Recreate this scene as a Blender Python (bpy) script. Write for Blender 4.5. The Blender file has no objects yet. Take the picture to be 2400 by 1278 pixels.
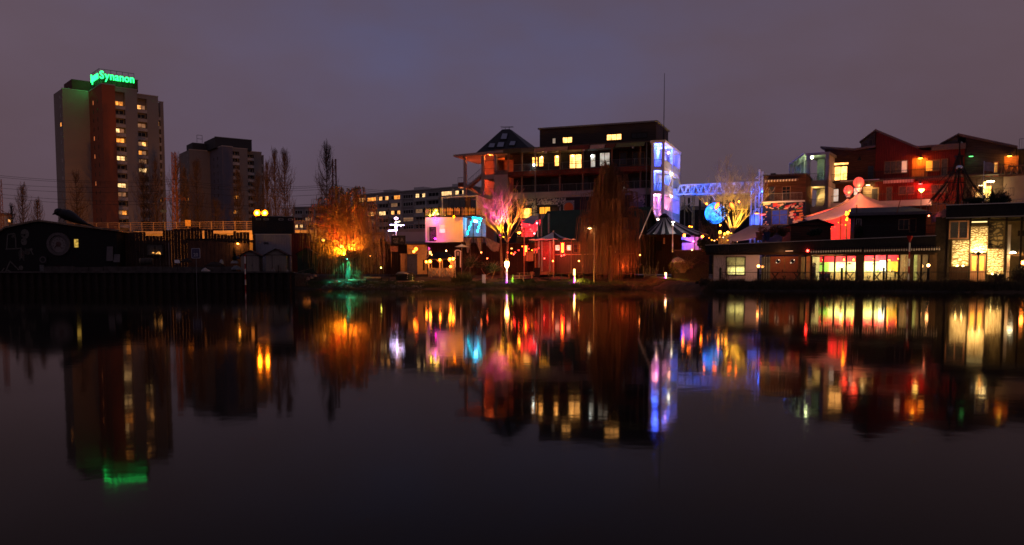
import bpy,math,random
import numpy as np
from mathutils import Vector,Matrix
random.seed(7);rng = np.random.default_rng(7)
S = bpy.context.scene
COL = S.collection
pi = math.pi
def R(d): return math.radians(d)

# ---------------------------------------------------------------- camera, sky, exposure
FPX,CX,PPY,CAMZ,HORIZ = 2000.0,1200.0,790.0,1.6,648.0
PITCH = math.atan((PPY-HORIZ)/FPX)
cam = bpy.data.objects.new('camera',bpy.data.cameras.new('camera'));COL.objects.link(cam)
cam.location = (0,0,CAMZ);cam.rotation_euler = (pi/2-PITCH,0,0)
cam.data.sensor_width = 36;cam.data.lens = 30.0
cam.data.shift_y = (PPY-639.0)/2400.0
cam.data.clip_start = .5;cam.data.clip_end = 6000
S.camera = cam
S.view_settings.view_transform = 'Standard';S.view_settings.look = 'None'
S.view_settings.exposure = 0;S.view_settings.gamma = 1;S.view_settings.use_curve_mapping = False
try:
    S.cycles.use_denoising = True;S.cycles.filter_width = 1.6
    S.cycles.max_bounces = 5;S.cycles.diffuse_bounces = 2;S.cycles.glossy_bounces = 3
    S.cycles.transparent_max_bounces = 12;S.cycles.transmission_bounces = 3
    S.cycles.sample_clamp_indirect = 60;S.cycles.caustics_reflective = False;S.cycles.caustics_refractive = False
except Exception: pass

W = bpy.data.worlds.new('World');S.world = W;W.use_nodes = True
def sky_world():
    nt = W.node_tree;N = nt.nodes;L = nt.links;N.clear()
    out = N.new('ShaderNodeOutputWorld')
    bg = N.new('ShaderNodeBackground');bg.inputs[1].default_value = 1.0
    sky = N.new('ShaderNodeTexSky');sky.sky_type = 'NISHITA';sky.sun_disc = False
    sky.sun_elevation = R(-6);sky.sun_rotation = R(200)
    bn = N.new('ShaderNodeBackground');bn.inputs[1].default_value = 0.05
    L.new(sky.outputs[0],bn.inputs[0])
    add = N.new('ShaderNodeAddShader')
    tc = N.new('ShaderNodeTexCoord');sp = N.new('ShaderNodeSeparateXYZ');L.new(tc.outputs['Generated'],sp.inputs[0])
    # overcast city glow: brownish purple low down, bluer where the cloud is thin
    el = N.new('ShaderNodeValToRGB');L.new(sp.outputs[2],el.inputs[0])
    cr = el.color_ramp
    cr.elements[0].position = 0.0;cr.elements[0].color = (.076,.047,.056,1)
    cr.elements[1].position = 1.0;cr.elements[1].color = (.070,.050,.060,1)
    for p,c in ((.05,(.088,.054,.064)),(.14,(.112,.070,.084)),(.24,(.130,.085,.103)),(.34,(.126,.082,.096))):
        e = cr.elements.new(p);e.color = (*c,1)
    mp = N.new('ShaderNodeMapping');mp.inputs['Scale'].default_value = (1.0,1.0,2.2);L.new(tc.outputs['Generated'],mp.inputs[0])
    nz = N.new('ShaderNodeTexNoise');nz.inputs['Scale'].default_value = 2.9;nz.inputs['Detail'].default_value = 5;nz.inputs['Roughness'].default_value = .5
    L.new(mp.outputs[0],nz.inputs[0])
    # thin cloud towards the middle of the view, thick glow to both sides
    az = N.new('ShaderNodeMath');az.operation = 'ABSOLUTE'
    off = N.new('ShaderNodeMath');off.operation = 'ADD';off.inputs[1].default_value = .02
    L.new(sp.outputs[0],off.inputs[0]);L.new(off.outputs[0],az.inputs[0])
    hi = N.new('ShaderNodeMapRange');L.new(sp.outputs[2],hi.inputs[0]);hi.inputs[1].default_value = .02;hi.inputs[2].default_value = .34
    m1 = N.new('ShaderNodeMapRange');L.new(az.outputs[0],m1.inputs[0]);m1.inputs[1].default_value = .10;m1.inputs[2].default_value = .62;m1.inputs[3].default_value = 1;m1.inputs[4].default_value = 0
    m2 = N.new('ShaderNodeMath');m2.operation = 'MULTIPLY';L.new(hi.outputs[0],m2.inputs[0]);L.new(m1.outputs[0],m2.inputs[1])
    nm = N.new('ShaderNodeMapRange');L.new(nz.outputs[0],nm.inputs[0]);nm.inputs[1].default_value = .35;nm.inputs[2].default_value = .65;nm.inputs[3].default_value = .35;nm.inputs[4].default_value = 1.1
    m3 = N.new('ShaderNodeMath');m3.operation = 'MULTIPLY';L.new(m2.outputs[0],m3.inputs[0]);L.new(nm.outputs[0],m3.inputs[1]);m3.use_clamp = True
    mx = N.new('ShaderNodeMix');mx.data_type = 'RGBA';L.new(m3.outputs[0],mx.inputs[0]);L.new(el.outputs[0],mx.inputs[6]);mx.inputs[7].default_value = (.082,.086,.178,1)
    br = N.new('ShaderNodeMapRange');L.new(nz.outputs[0],br.inputs[0]);br.inputs[1].default_value = .3;br.inputs[2].default_value = .7;br.inputs[3].default_value = .88;br.inputs[4].default_value = 1.10
    ml = N.new('ShaderNodeVectorMath');ml.operation = 'SCALE';L.new(mx.outputs[2],ml.inputs[0]);L.new(br.outputs[0],ml.inputs['Scale'])
    L.new(ml.outputs[0],bg.inputs[0])
    L.new(bg.outputs[0],add.inputs[0]);L.new(bn.outputs[0],add.inputs[1]);L.new(add.outputs[0],out.inputs[0])
sky_world()
sl = bpy.data.lights.new('sun','SUN');sl.energy = .012;sl.angle = R(30);sl.color = (1,.8,.7)
so = bpy.data.objects.new('sun',sl);COL.objects.link(so);so.rotation_euler = (R(35),0,R(20));so.location = (0,0,60)

# ---------------------------------------------------------------- projection helpers (photo pixel -> world)
def ray(px,py):
    a = (px-CX)/FPX;v = (PPY-py)/FPX
    return Vector((a,math.cos(PITCH)+v*math.sin(PITCH),-math.sin(PITCH)+v*math.cos(PITCH)))
def at(px,py,D):
    r = ray(px,py);t = D/r.y
    return Vector((r.x*t,D,CAMZ+r.z*t))
def onz(px,py,z):
    r = ray(px,py);t = (z-CAMZ)/r.z
    return Vector((r.x*t,r.y*t,z))
def mpp(D): return D/FPX          # metres per photo pixel at distance D

class Fac:
    """a vertical reference plane: local u runs right along it, w runs away behind it"""
    def __init__(s,px0,D0,px1=None,D1=None,ang=None,py=600):
        s.o = at(px0,py,D0);s.o.z = 0
        if ang is None:
            q = at(px1,py,D1);s.a = math.atan2(q.y-s.o.y,q.x-s.o.x)
        else: s.a = R(ang)
        s.c,s.s = math.cos(s.a),math.sin(s.a)
    def uz(s,px,py,w=0):
        r = ray(px,py);k = r.x/r.y
        u = (k*(s.o.y+w*s.c)-s.o.x+w*s.s)/(s.c-k*s.s)
        Y = s.o.y+u*s.s+w*s.c
        return u,CAMZ+r.z/r.y*Y
    def zp(s,py,u,w=0):
        r = ray(CX,py);return CAMZ+r.z/r.y*(s.o.y+u*s.s+w*s.c)
    def u(s,px,py=600,w=0): return s.uz(px,py,w)[0]
    def z(s,px,py,w=0): return s.uz(px,py,w)[1]
    def wz(s,px,py,u):
        r = ray(px,py);k = r.x/r.y
        w = (s.o.x+u*s.c-k*(s.o.y+u*s.s))/(s.s+k*s.c)
        return w,CAMZ+r.z/r.y*(s.o.y+u*s.s+w*s.c)
    def world(s,u,w,z): return Vector((s.o.x+u*s.c-w*s.s,s.o.y+u*s.s+w*s.c,z))
    def root(s,name,**k):
        return thing(name,loc=(s.o.x,s.o.y,0),rz=s.a,**k)

# ---------------------------------------------------------------- objects
def thing(name,label=None,cat=None,group=None,loc=(0,0,0),rz=0,kind=None):
    o = bpy.data.objects.new(name,None);COL.objects.link(o)
    o.location = loc;o.rotation_euler = (0,0,rz);o.empty_display_size = .3
    return tag(o,label,cat,group,kind)
def tag(o,label=None,cat=None,group=None,kind=None):
    if label: o['label'] = label
    if cat: o['category'] = cat
    if group: o['group'] = group
    if kind: o['kind'] = kind
    return o
def kids(o): return [c for c in COL.objects if c.parent is o]
CH = {}
def link(o,parent=None):
    COL.objects.link(o)
    if parent is not None:
        o.parent = parent;CH.setdefault(parent.name,[]).append(o)
    return o
def copy_tree(o,loc=None,rz=None,label=None,group=None,parent=None,scale=None):
    c = o.copy();link(c,parent)
    if loc is not None: c.location = loc
    if rz is not None: c.rotation_euler = (0,0,rz)
    if scale is not None: c.scale = (scale,)*3
    if label: c['label'] = label
    if group: c['group'] = group
    for ch in list(CH.get(o.name,[])): copy_tree(ch,parent=c)
    return c

class MB:
    def __init__(s): s.v = [];s.f = []
    def _add(s,vs,fs):
        b = len(s.v);s.v += [tuple(p) for p in vs];s.f += [tuple(b+i for i in f) for f in fs];return s
    def box(s,x0,x1,y0,y1,z0,z1):
        if x1 < x0: x0,x1 = x1,x0
        if y1 < y0: y0,y1 = y1,y0
        if z1 < z0: z0,z1 = z1,z0
        return s._add([(x0,y0,z0),(x1,y0,z0),(x1,y1,z0),(x0,y1,z0),(x0,y0,z1),(x1,y0,z1),(x1,y1,z1),(x0,y1,z1)],
                      [(3,2,1,0),(4,5,6,7),(0,1,5,4),(1,2,6,5),(2,3,7,6),(3,0,4,7)])
    def prism(s,pts,w0,w1):
        """polygon in (u,z) extruded along w"""
        n = len(pts)
        a = sum(pts[i][0]*pts[(i+1) % n][1]-pts[(i+1) % n][0]*pts[i][1] for i in range(n))
        if a < 0: pts = pts[::-1]
        vs = [(p[0],w0,p[1]) for p in pts]+[(p[0],w1,p[1]) for p in pts]
        return s._add(vs,[tuple(range(n)),tuple(range(2*n-1,n-1,-1))]+[(i,n+i,n+(i+1) % n,(i+1) % n) for i in range(n)])
    def slab(s,pts,z0,z1):
        """polygon in plan extruded in z"""
        n = len(pts)
        a = sum(pts[i][0]*pts[(i+1) % n][1]-pts[(i+1) % n][0]*pts[i][1] for i in range(n))
        if a < 0: pts = pts[::-1]
        vs = [(p[0],p[1],z0) for p in pts]+[(p[0],p[1],z1) for p in pts]
        return s._add(vs,[tuple(range(n-1,-1,-1)),tuple(range(n,2*n))]+[(i,(i+1) % n,n+(i+1) % n,n+i) for i in range(n)])
    def hexa(s,lo,hi):
        """eight corners: four lower (ccw), four upper"""
        return s._add(list(lo)+list(hi),[(3,2,1,0),(4,5,6,7),(0,1,5,4),(1,2,6,5),(2,3,7,6),(3,0,4,7)])
    def bar(s,p,q,r0,r1=None,n=6,caps=True):
        p = Vector(p);q = Vector(q);r1 = r0 if r1 is None else r1
        d = (q-p)
        if d.length < 1e-6: return s
        d.normalize();a = d.orthogonal().normalized();b = d.cross(a)
        vs = []
        for c,r in ((p,r0),(q,r1)):
            for i in range(n):
                t = 2*pi*(i+.5)/n;vs.append(c+a*math.cos(t)*r+b*math.sin(t)*r)
        fs = [(i,(i+1) % n,n+(i+1) % n,n+i) for i in range(n)]
        if caps: fs += [tuple(range(n-1,-1,-1)),tuple(range(n,2*n))]
        return s._add(vs,fs)
    def path(s,pts,r,n=5):
        for a,b in zip(pts,pts[1:]): s.bar(a,b,r,n=n)
        return s
    def cyl(s,x,y,z0,z1,r0,r1=None,n=12): return s.bar((x,y,z0),(x,y,z1),r0,r1,n)
    def lathe(s,x,y,prof,n=12):
        """profile [(r,z)] bottom to top"""
        b = len(s.v)
        for r,z in prof:
            for i in range(n):
                t = 2*pi*i/n;s.v.append((x+r*math.cos(t),y+r*math.sin(t),z))
        for k in range(len(prof)-1):
            for i in range(n):
                s.f.append((b+k*n+i,b+k*n+(i+1) % n,b+(k+1)*n+(i+1) % n,b+(k+1)*n+i))
        s.f.append(tuple(b+i for i in range(n-1,-1,-1)));k = len(prof)-1
        s.f.append(tuple(b+k*n+i for i in range(n)))
        return s
    def ball(s,x,y,z,r,n=12,m=8,sz=1):
        return s.lathe(x,y,[(max(.01*r,r*math.sin(pi*k/m)),z-r*sz*math.cos(pi*k/m)) for k in range(m+1)],n)
    def disc(s,c,r,t,n=24,axis=1,sz=1):
        """disc facing -y (axis 1)"""
        x,y,z = c
        pts = [(x+r*math.cos(2*pi*i/n),z+r*sz*math.sin(2*pi*i/n)) for i in range(n)]
        return s.prism(pts,y,y+t)
    def ring(s,c,r0,r1,t,n=24,sz=1):
        x,y,z = c;b = len(s.v)
        for i in range(n):
            cs,sn = math.cos(2*pi*i/n),math.sin(2*pi*i/n)
            for r,yy in ((r0,y),(r1,y),(r1,y+t),(r0,y+t)): s.v.append((x+r*cs,yy,z+r*sz*sn))
        for i in range(n):
            j = (i+1) % n
            for k in range(4): s.f.append((b+4*i+k,b+4*i+(k+1) % 4,b+4*j+(k+1) % 4,b+4*j+k))
        return s
    def quad(s,a,b,c,d): return s._add([a,b,c,d],[(0,1,2,3)])
    def grid(s,f,nu,nv):
        """surface f(i/nu, j/nv) -> point"""
        b = len(s.v)
        for j in range(nv+1):
            for i in range(nu+1): s.v.append(tuple(f(i/nu,j/nv)))
        for j in range(nv):
            for i in range(nu):
                k = b+j*(nu+1)+i;s.f.append((k,k+1,k+nu+2,k+nu+1))
        return s
    def mesh(s,name,m,smooth=False):
        me = bpy.data.meshes.new(name);me.from_pydata(s.v,[],s.f)
        if smooth: me.polygons.foreach_set('use_smooth',[True]*len(me.polygons))
        if m is not None: me.materials.append(m)
        me.update();return me
    def build(s,name,m,parent=None,smooth=False,label=None,kind=None,loc=None,**k):
        o = bpy.data.objects.new(name,s.mesh(name,m,smooth));link(o,parent)
        if loc is not None: o.location = loc
        return tag(o,label,kind=kind,**k)
def inst(o,parent=None,loc=None,rot=None,scale=None):
    c = o.copy();link(c,parent)
    if loc is not None: c.location = loc
    if rot is not None: c.rotation_euler = rot
    if scale is not None: c.scale = scale
    return c

def raw_mesh(name,V,Fq,m,parent=None,smooth=False,**k):
    me = bpy.data.meshes.new(name)
    V = np.asarray(V,dtype=np.float32).reshape(-1,3);Fq = np.asarray(Fq,dtype=np.int32);n = Fq.shape[1]
    me.vertices.add(len(V));me.vertices.foreach_set('co',V.ravel())
    me.loops.add(Fq.size);me.loops.foreach_set('vertex_index',Fq.ravel())
    me.polygons.add(len(Fq));me.polygons.foreach_set('loop_start',np.arange(0,Fq.size,n,dtype=np.int32))
    try: me.polygons.foreach_set('loop_total',np.full(len(Fq),n,dtype=np.int32))
    except Exception: pass
    if smooth: me.polygons.foreach_set('use_smooth',np.ones(len(Fq),dtype=bool))
    me.update(calc_edges=True);me.materials.append(m)
    o = bpy.data.objects.new(name,me);link(o,parent);return tag(o,**k)
def segs(name,P,Q,r0,r1,m,parent=None,sides=3,**k):
    """many tapered twigs as one mesh"""
    P = np.asarray(P,float);Q = np.asarray(Q,float);n = len(P)
    r0 = np.broadcast_to(np.asarray(r0,float),(n,));r1 = np.broadcast_to(np.asarray(r1,float),(n,))
    d = Q-P;d /= np.linalg.norm(d,axis=1)[:,None]+1e-9
    h = np.where(np.abs(d[:,2:3]) < .9,np.array([[0,0,1.]]),np.array([[1.,0,0]]))
    a = np.cross(d,h);a /= np.linalg.norm(a,axis=1)[:,None]+1e-9;b = np.cross(d,a)
    V = np.zeros((n,2*sides,3))
    for i in range(sides):
        t = 2*pi*i/sides;o = a*math.cos(t)+b*math.sin(t)
        V[:,i] = P+o*r0[:,None];V[:,sides+i] = Q+o*r1[:,None]
    base = (np.arange(n)*2*sides)[:,None]
    Fs = np.concatenate([base+np.array([[i,(i+1) % sides,sides+(i+1) % sides,sides+i]]) for i in range(sides)])
    return raw_mesh(name,V,Fs,m,parent,smooth=True,**k)
def leaves(name,C,size,m,parent=None,aspect=.6,**k):
    """many small randomly turned leaf faces"""
    C = np.asarray(C,float);n = len(C)
    size = np.broadcast_to(np.asarray(size,float),(n,))[:,None]
    a = rng.normal(size=(n,3));a /= np.linalg.norm(a,axis=1)[:,None]
    b = np.cross(a,rng.normal(size=(n,3)));b /= np.linalg.norm(b,axis=1)[:,None]
    V = np.stack([C-a*size,C-b*size*aspect,C+a*size,C+b*size*aspect],1)
    Fs = (np.arange(n)*4)[:,None]+np.array([[0,1,2,3]])
    return raw_mesh(name,V,Fs,m,parent,**k)

# ---------------------------------------------------------------- materials
MATS = {}
def mat(name,col=(.5,.5,.5),rough=.7,metal=0,var=.25,scale=3.0,bump=0.0,stretch=(1,1,1),col2=None,spec=.28):
    """painted/wood/stone surface whose colour wanders a little"""
    if name in MATS: return MATS[name]
    m = bpy.data.materials.new(name);m.use_nodes = True;nt = m.node_tree;N = nt.nodes;L = nt.links
    b = N['Principled BSDF'];b.inputs['Roughness'].default_value = rough;b.inputs['Metallic'].default_value = metal
    b.inputs['Specular IOR Level'].default_value = spec
    tc = N.new('ShaderNodeTexCoord');mp = N.new('ShaderNodeMapping');mp.inputs['Scale'].default_value = stretch
    L.new(tc.outputs['Object'],mp.inputs[0])
    nz = N.new('ShaderNodeTexNoise');nz.inputs['Scale'].default_value = scale;nz.inputs['Detail'].default_value = 5;nz.inputs['Roughness'].default_value = .65
    L.new(mp.outputs[0],nz.inputs[0])
    mx = N.new('ShaderNodeMix');mx.data_type = 'RGBA'
    c2 = col2 or tuple(max(0,c*(1-2*var)) for c in col)
    mr = N.new('ShaderNodeMapRange');mr.inputs[1].default_value = .3;mr.inputs[2].default_value = .7
    L.new(nz.outputs[0],mr.inputs[0]);L.new(mr.outputs[0],mx.inputs[0])
    mx.inputs[6].default_value = (*c2,1);mx.inputs[7].default_value = (*col,1)
    L.new(mx.outputs[2],b.inputs['Base Color'])
    if bump:
        bp = N.new('ShaderNodeBump');bp.inputs['Strength'].default_value = bump;bp.inputs['Distance'].default_value = .05
        L.new(nz.outputs[0],bp.inputs['Height']);L.new(bp.outputs[0],b.inputs['Normal'])
    MATS[name] = m;return m
def glow(name,col,s,s2=None,scale=2.0,col2=None,stretch=(1,1,1)):
    """something that gives off light; brightness wanders between s2 and s"""
    if name in MATS: return MATS[name]
    m = bpy.data.materials.new(name);m.use_nodes = True;nt = m.node_tree;N = nt.nodes;L = nt.links
    b = N['Principled BSDF'];b.inputs['Base Color'].default_value = (*[min(.8,c) for c in col],1);b.inputs['Roughness'].default_value = .4
    b.inputs['Emission Color'].default_value = (*col,1);b.inputs['Emission Strength'].default_value = s
    if s2 is not None:
        tc = N.new('ShaderNodeTexCoord');mp = N.new('ShaderNodeMapping');mp.inputs['Scale'].default_value = stretch
        L.new(tc.outputs['Object'],mp.inputs[0])
        nz = N.new('ShaderNodeTexNoise');nz.inputs['Scale'].default_value = scale;nz.inputs['Detail'].default_value = 3
        L.new(mp.outputs[0],nz.inputs[0])
        mr = N.new('ShaderNodeMapRange');mr.inputs[1].default_value = .35;mr.inputs[2].default_value = .65;mr.inputs[3].default_value = s2;mr.inputs[4].default_value = s
        L.new(nz.outputs[0],mr.inputs[0]);L.new(mr.outputs[0],b.inputs['Emission Strength'])
        if col2:
            mx = N.new('ShaderNodeMix');mx.data_type = 'RGBA';mx.inputs[6].default_value = (*col2,1);mx.inputs[7].default_value = (*col,1)
            m2 = N.new('ShaderNodeMapRange');m2.inputs[1].default_value = .4;m2.inputs[2].default_value = .6
            L.new(nz.outputs[0],m2.inputs[0]);L.new(m2.outputs[0],mx.inputs[0]);L.new(mx.outputs[2],b.inputs['Emission Color'])
    MATS[name] = m;return m
def planks(name,col,pitch=.2,axis=2,rough=.7,var=.35,bump=.5,gap=.25):
    """board cladding: dark joints and per-board tone, with grain"""
    if name in MATS: return MATS[name]
    m = mat(name,col,rough,var=var,scale=2.0,stretch=((.3,.3,5) if axis == 2 else (5,5,.3)))
    nt = m.node_tree;N = nt.nodes;L = nt.links;b = N['Principled BSDF']
    tc = N.new('ShaderNodeTexCoord');wv = N.new('ShaderNodeTexWave');wv.wave_type = 'BANDS';wv.bands_direction = 'Z' if axis == 2 else 'X'
    wv.wave_profile = 'SAW';wv.inputs['Scale'].default_value = .314/pitch;wv.inputs['Distortion'].default_value = 0
    L.new(tc.outputs['Object'],wv.inputs[0])
    cr = N.new('ShaderNodeMapRange');cr.inputs[1].default_value = 0;cr.inputs[2].default_value = gap;cr.inputs[3].default_value = .15;cr.inputs[4].default_value = 1
    L.new(wv.outputs['Fac'],cr.inputs[0])
    old = b.inputs['Base Color'].links[0].from_socket
    sc = N.new('ShaderNodeVectorMath');sc.operation = 'SCALE';L.new(old,sc.inputs[0]);L.new(cr.outputs[0],sc.inputs['Scale'])
    L.new(sc.outputs[0],b.inputs['Base Color'])
    bp = N.new('ShaderNodeBump');bp.inputs['Strength'].default_value = bump;bp.inputs['Distance'].default_value = .03
    L.new(cr.outputs[0],bp.inputs['Height']);L.new(bp.outputs[0],b.inputs['Normal'])
    return m
def glass(name='clear_glass',tint=(.75,.8,.8),refl=.12):
    if name in MATS: return MATS[name]
    m = bpy.data.materials.new(name);m.use_nodes = True;nt = m.node_tree;N = nt.nodes;L = nt.links
    for n in list(N): 
        if n.type != 'OUTPUT_MATERIAL': N.remove(n)
    out = N['Material Output'];t = N.new('ShaderNodeBsdfTransparent');t.inputs[0].default_value = (*tint,1)
    g = N.new('ShaderNodeBsdfGlossy');g.inputs['Roughness'].default_value = .03
    fr = N.new('ShaderNodeFresnel');fr.inputs[0].default_value = 1.5
    ad = N.new('ShaderNodeMath');ad.operation = 'ADD';ad.inputs[1].default_value = refl*.5;L.new(fr.outputs[0],ad.inputs[0])
    mx = N.new('ShaderNodeMixShader');L.new(ad.outputs[0],mx.inputs[0]);L.new(t.outputs[0],mx.inputs[1]);L.new(g.outputs[0],mx.inputs[2])
    L.new(mx.outputs[0],out.inputs[0]);MATS[name] = m;return m
GLASS = glass()
DARKGLASS = mat('dark_window_glass',(.02,.022,.026),.06,var=.2,scale=.5)
def M(n): return MATS[n]
# palette
mat('concrete',(.30,.28,.26),.85,var=.16,scale=.8,bump=.15)
mat('pale_render',(.50,.47,.44),.9,var=.06,scale=.3)
mat('white_paint',(.72,.70,.68),.6,var=.08,scale=1.2)
mat('grey_white',(.55,.53,.52),.7,var=.10,scale=.8)
mat('black_paint',(.008,.007,.007),.6,var=.3,scale=1.5)
mat('black_metal',(.02,.02,.02),.5,.3,var=.2)
mat('grey_metal',(.25,.25,.25),.45,.5,var=.2)
mat('steel',(.55,.52,.46),.3,.9,var=.12,scale=2)
mat('rust',(.22,.09,.045),.85,var=.35,scale=4,bump=.3)
mat('timber',(.24,.14,.075),.75,var=.3,scale=3,stretch=(1,1,.3),bump=.2)
mat('pale_timber',(.42,.30,.18),.7,var=.22,scale=3,bump=.2)
mat('grey_timber',(.10,.085,.07),.85,var=.35,scale=4,bump=.3)
mat('dark_timber',(.035,.024,.018),.8,var=.35,scale=4,bump=.3)
mat('bark',(.11,.08,.055),.9,var=.35,scale=9,bump=.6)
mat('twig',(.17,.12,.09),.85,var=.25,scale=.6)
mat('brown_twig',(.17,.085,.04),.85,var=.25,scale=.5)
mat('willow_twig',(.24,.145,.06),.8,var=.25,scale=.5)
mat('pale_twig',(.30,.24,.17),.8,var=.2,scale=.7)
mat('soil',(.05,.038,.028),.95,var=.35,scale=1.1,bump=.5)
mat('grass',(.045,.075,.022),.85,var=.3,scale=.4,col2=(.06,.055,.025))
mat('bush_leaf',(.05,.05,.028),.7,var=.3,scale=.5,col2=(.09,.055,.03))
mat('conifer',(.02,.04,.018),.7,var=.3,scale=1)
mat('red_paint',(.42,.02,.015),.5,var=.12)
mat('canvas_grey',(.30,.29,.33),.8,var=.08,scale=.5)
mat('canvas_cream',(.60,.52,.42),.8,var=.06,scale=.5)
mat('bulb_glass',(.8,.8,.75),.2,var=.05)
planks('brown_board',(.115,.05,.028),.22)
planks('red_board',(.17,.02,.014),.25,axis=0)
planks('dark_board',(.045,.022,.014),.24,axis=0)
planks('grey_board',(.13,.10,.08),.22)
# ---------------------------------------------------------------- water and ground
def sstep(a,b,x):
    t = np.clip((np.asarray(x,float)-a)/(b-a),0,1);return t*t*(3-2*t)
def shore(x): return 107.0-14.0*sstep(17.0,22.5,x)-.3*np.clip(np.asarray(x,float)-22,0,40)-.5*np.sin(np.asarray(x,float)*.55)*(1-sstep(-34,-30,-np.asarray(x,float)))
def gh(x,y):
    """ground height"""
    x = np.asarray(x,float);y = np.asarray(y,float);d = y-shore(x)
    right = sstep(17,22.5,x);left = 1-sstep(-31.5,-27.5,x)
    mid = np.interp(d,[-6,-.5,0,1.2,3,5.2,5.6,9,14,22,60,4000],[-2,-.35,-.02,.35,.62,1.02,1.2,1.45,1.75,2.1,2.2,2.2])
    lf = np.interp(d,[-6,-.2,.5,1.0,60,4000],[-2,-1.5,-1.0,2.05,2.15,2.2])
    rt = np.interp(d,[-6,-.5,0,1.2,2.6,5,20,60,4000],[-2,-.3,0,.5,.62,.7,.9,1.9,2.2])
    h = mid*(1-right)*(1-left)+lf*left*(1-right)+rt*right
    n = .07*np.sin(x*1.3+y*.7)+.05*np.sin(x*2.9-y*2.1+1)+.03*np.sin(x*6.1+y*5.3)
    return h+n*np.clip(d/2,0,1)*(1-left)*np.exp(-np.clip(d-12,0,99)/6)
def G(x,y): return float(gh(x,y))
def ground():
    xs = np.concatenate([np.array([-4000,-2000,-900,-400,-200,-110]),np.arange(-70,75,.5),np.array([90,110,200,400,900,2000,4000])])
    ys = np.concatenate([np.arange(86,136,.5),np.array([140,150,165,190,240,400,900,2000,5000])])
    X,Y = np.meshgrid(xs,ys);Z = gh(X,Y)
    V = np.stack([X,Y,Z],-1).reshape(-1,3);nx = len(xs);ny = len(ys)
    i = np.arange(nx-1)[None,:]+np.arange(ny-1)[:,None]*nx;i = i.ravel()
    return raw_mesh('ground',V,np.stack([i,i+1,i+nx+1,i+nx],1),M('soil'),smooth=True,kind='structure')
ground()
def water():
    m = bpy.data.materials.new('river_water');m.use_nodes = True;nt = m.node_tree;N = nt.nodes;L = nt.links
    for n in list(N):
        if n.type != 'OUTPUT_MATERIAL': N.remove(n)
    out = N['Material Output']
    tc = N.new('ShaderNodeTexCoord')
    def wav(sx,sy,sc,dist,prev=None,strength=1):
        mp = N.new('ShaderNodeMapping');mp.inputs['Scale'].default_value = (sx,sy,1);L.new(tc.outputs['Object'],mp.inputs[0])
        nz = N.new('ShaderNodeTexNoise');nz.inputs['Scale'].default_value = sc;nz.inputs['Detail'].default_value = 2;L.new(mp.outputs[0],nz.inputs[0])
        bp = N.new('ShaderNodeBump');bp.inputs['Strength'].default_value = strength;bp.inputs['Distance'].default_value = dist
        L.new(nz.outputs[0],bp.inputs['Height'])
        if prev: L.new(prev.outputs[0],bp.inputs['Normal'])
        return bp
    b1 = wav(.35,.6,.5,.0010);b2 = wav(1.0,1.0,2.2,.0010,b1)
    g = N.new('ShaderNodeBsdfGlossy');g.inputs['Roughness'].default_value = .05;g.inputs[0].default_value = (.99,.92,.82,1)
    d = N.new('ShaderNodeBsdfDiffuse');d.inputs[0].default_value = (.006,.007,.006,1)
    fr = N.new('ShaderNodeFresnel');fr.inputs[0].default_value = 1.33
    L.new(b2.outputs[0],g.inputs['Normal']);L.new(b1.outputs[0],fr.inputs['Normal'])
    pw = N.new('ShaderNodeMath');pw.operation = 'POWER';pw.inputs[1].default_value = 1.65;L.new(fr.outputs[0],pw.inputs[0])   # reflection cut below Fresnel as the view steepens, darkening the near river
    mx = N.new('ShaderNodeMixShader');L.new(pw.outputs[0],mx.inputs[0]);L.new(d.outputs[0],mx.inputs[1]);L.new(g.outputs[0],mx.inputs[2])
    L.new(mx.outputs[0],out.inputs[0])
    b = MB();b.quad((-900,-300,0),(900,-300,0),(900,112,0),(-900,112,0));b.build('water',m,kind='structure')
water()

def lamp(loc,col,watts,parent=None,r=.08,spot=None,aim=None,blend=.5,name='lamp_light'):
    l = bpy.data.lights.new(name,'SPOT' if spot else 'POINT');l.energy = watts;l.color = col;l.shadow_soft_size = r
    o = bpy.data.objects.new(name,l);link(o,parent);o.location = loc;o.visible_glossy = False   # hidden from reflections; many are fills with no bulb mesh
    if spot:
        l.spot_size = R(spot);l.spot_blend = blend
        d = Vector(aim)-Vector(loc);o.rotation_euler = d.to_track_quat('-Z','Y').to_euler()
    return o

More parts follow.
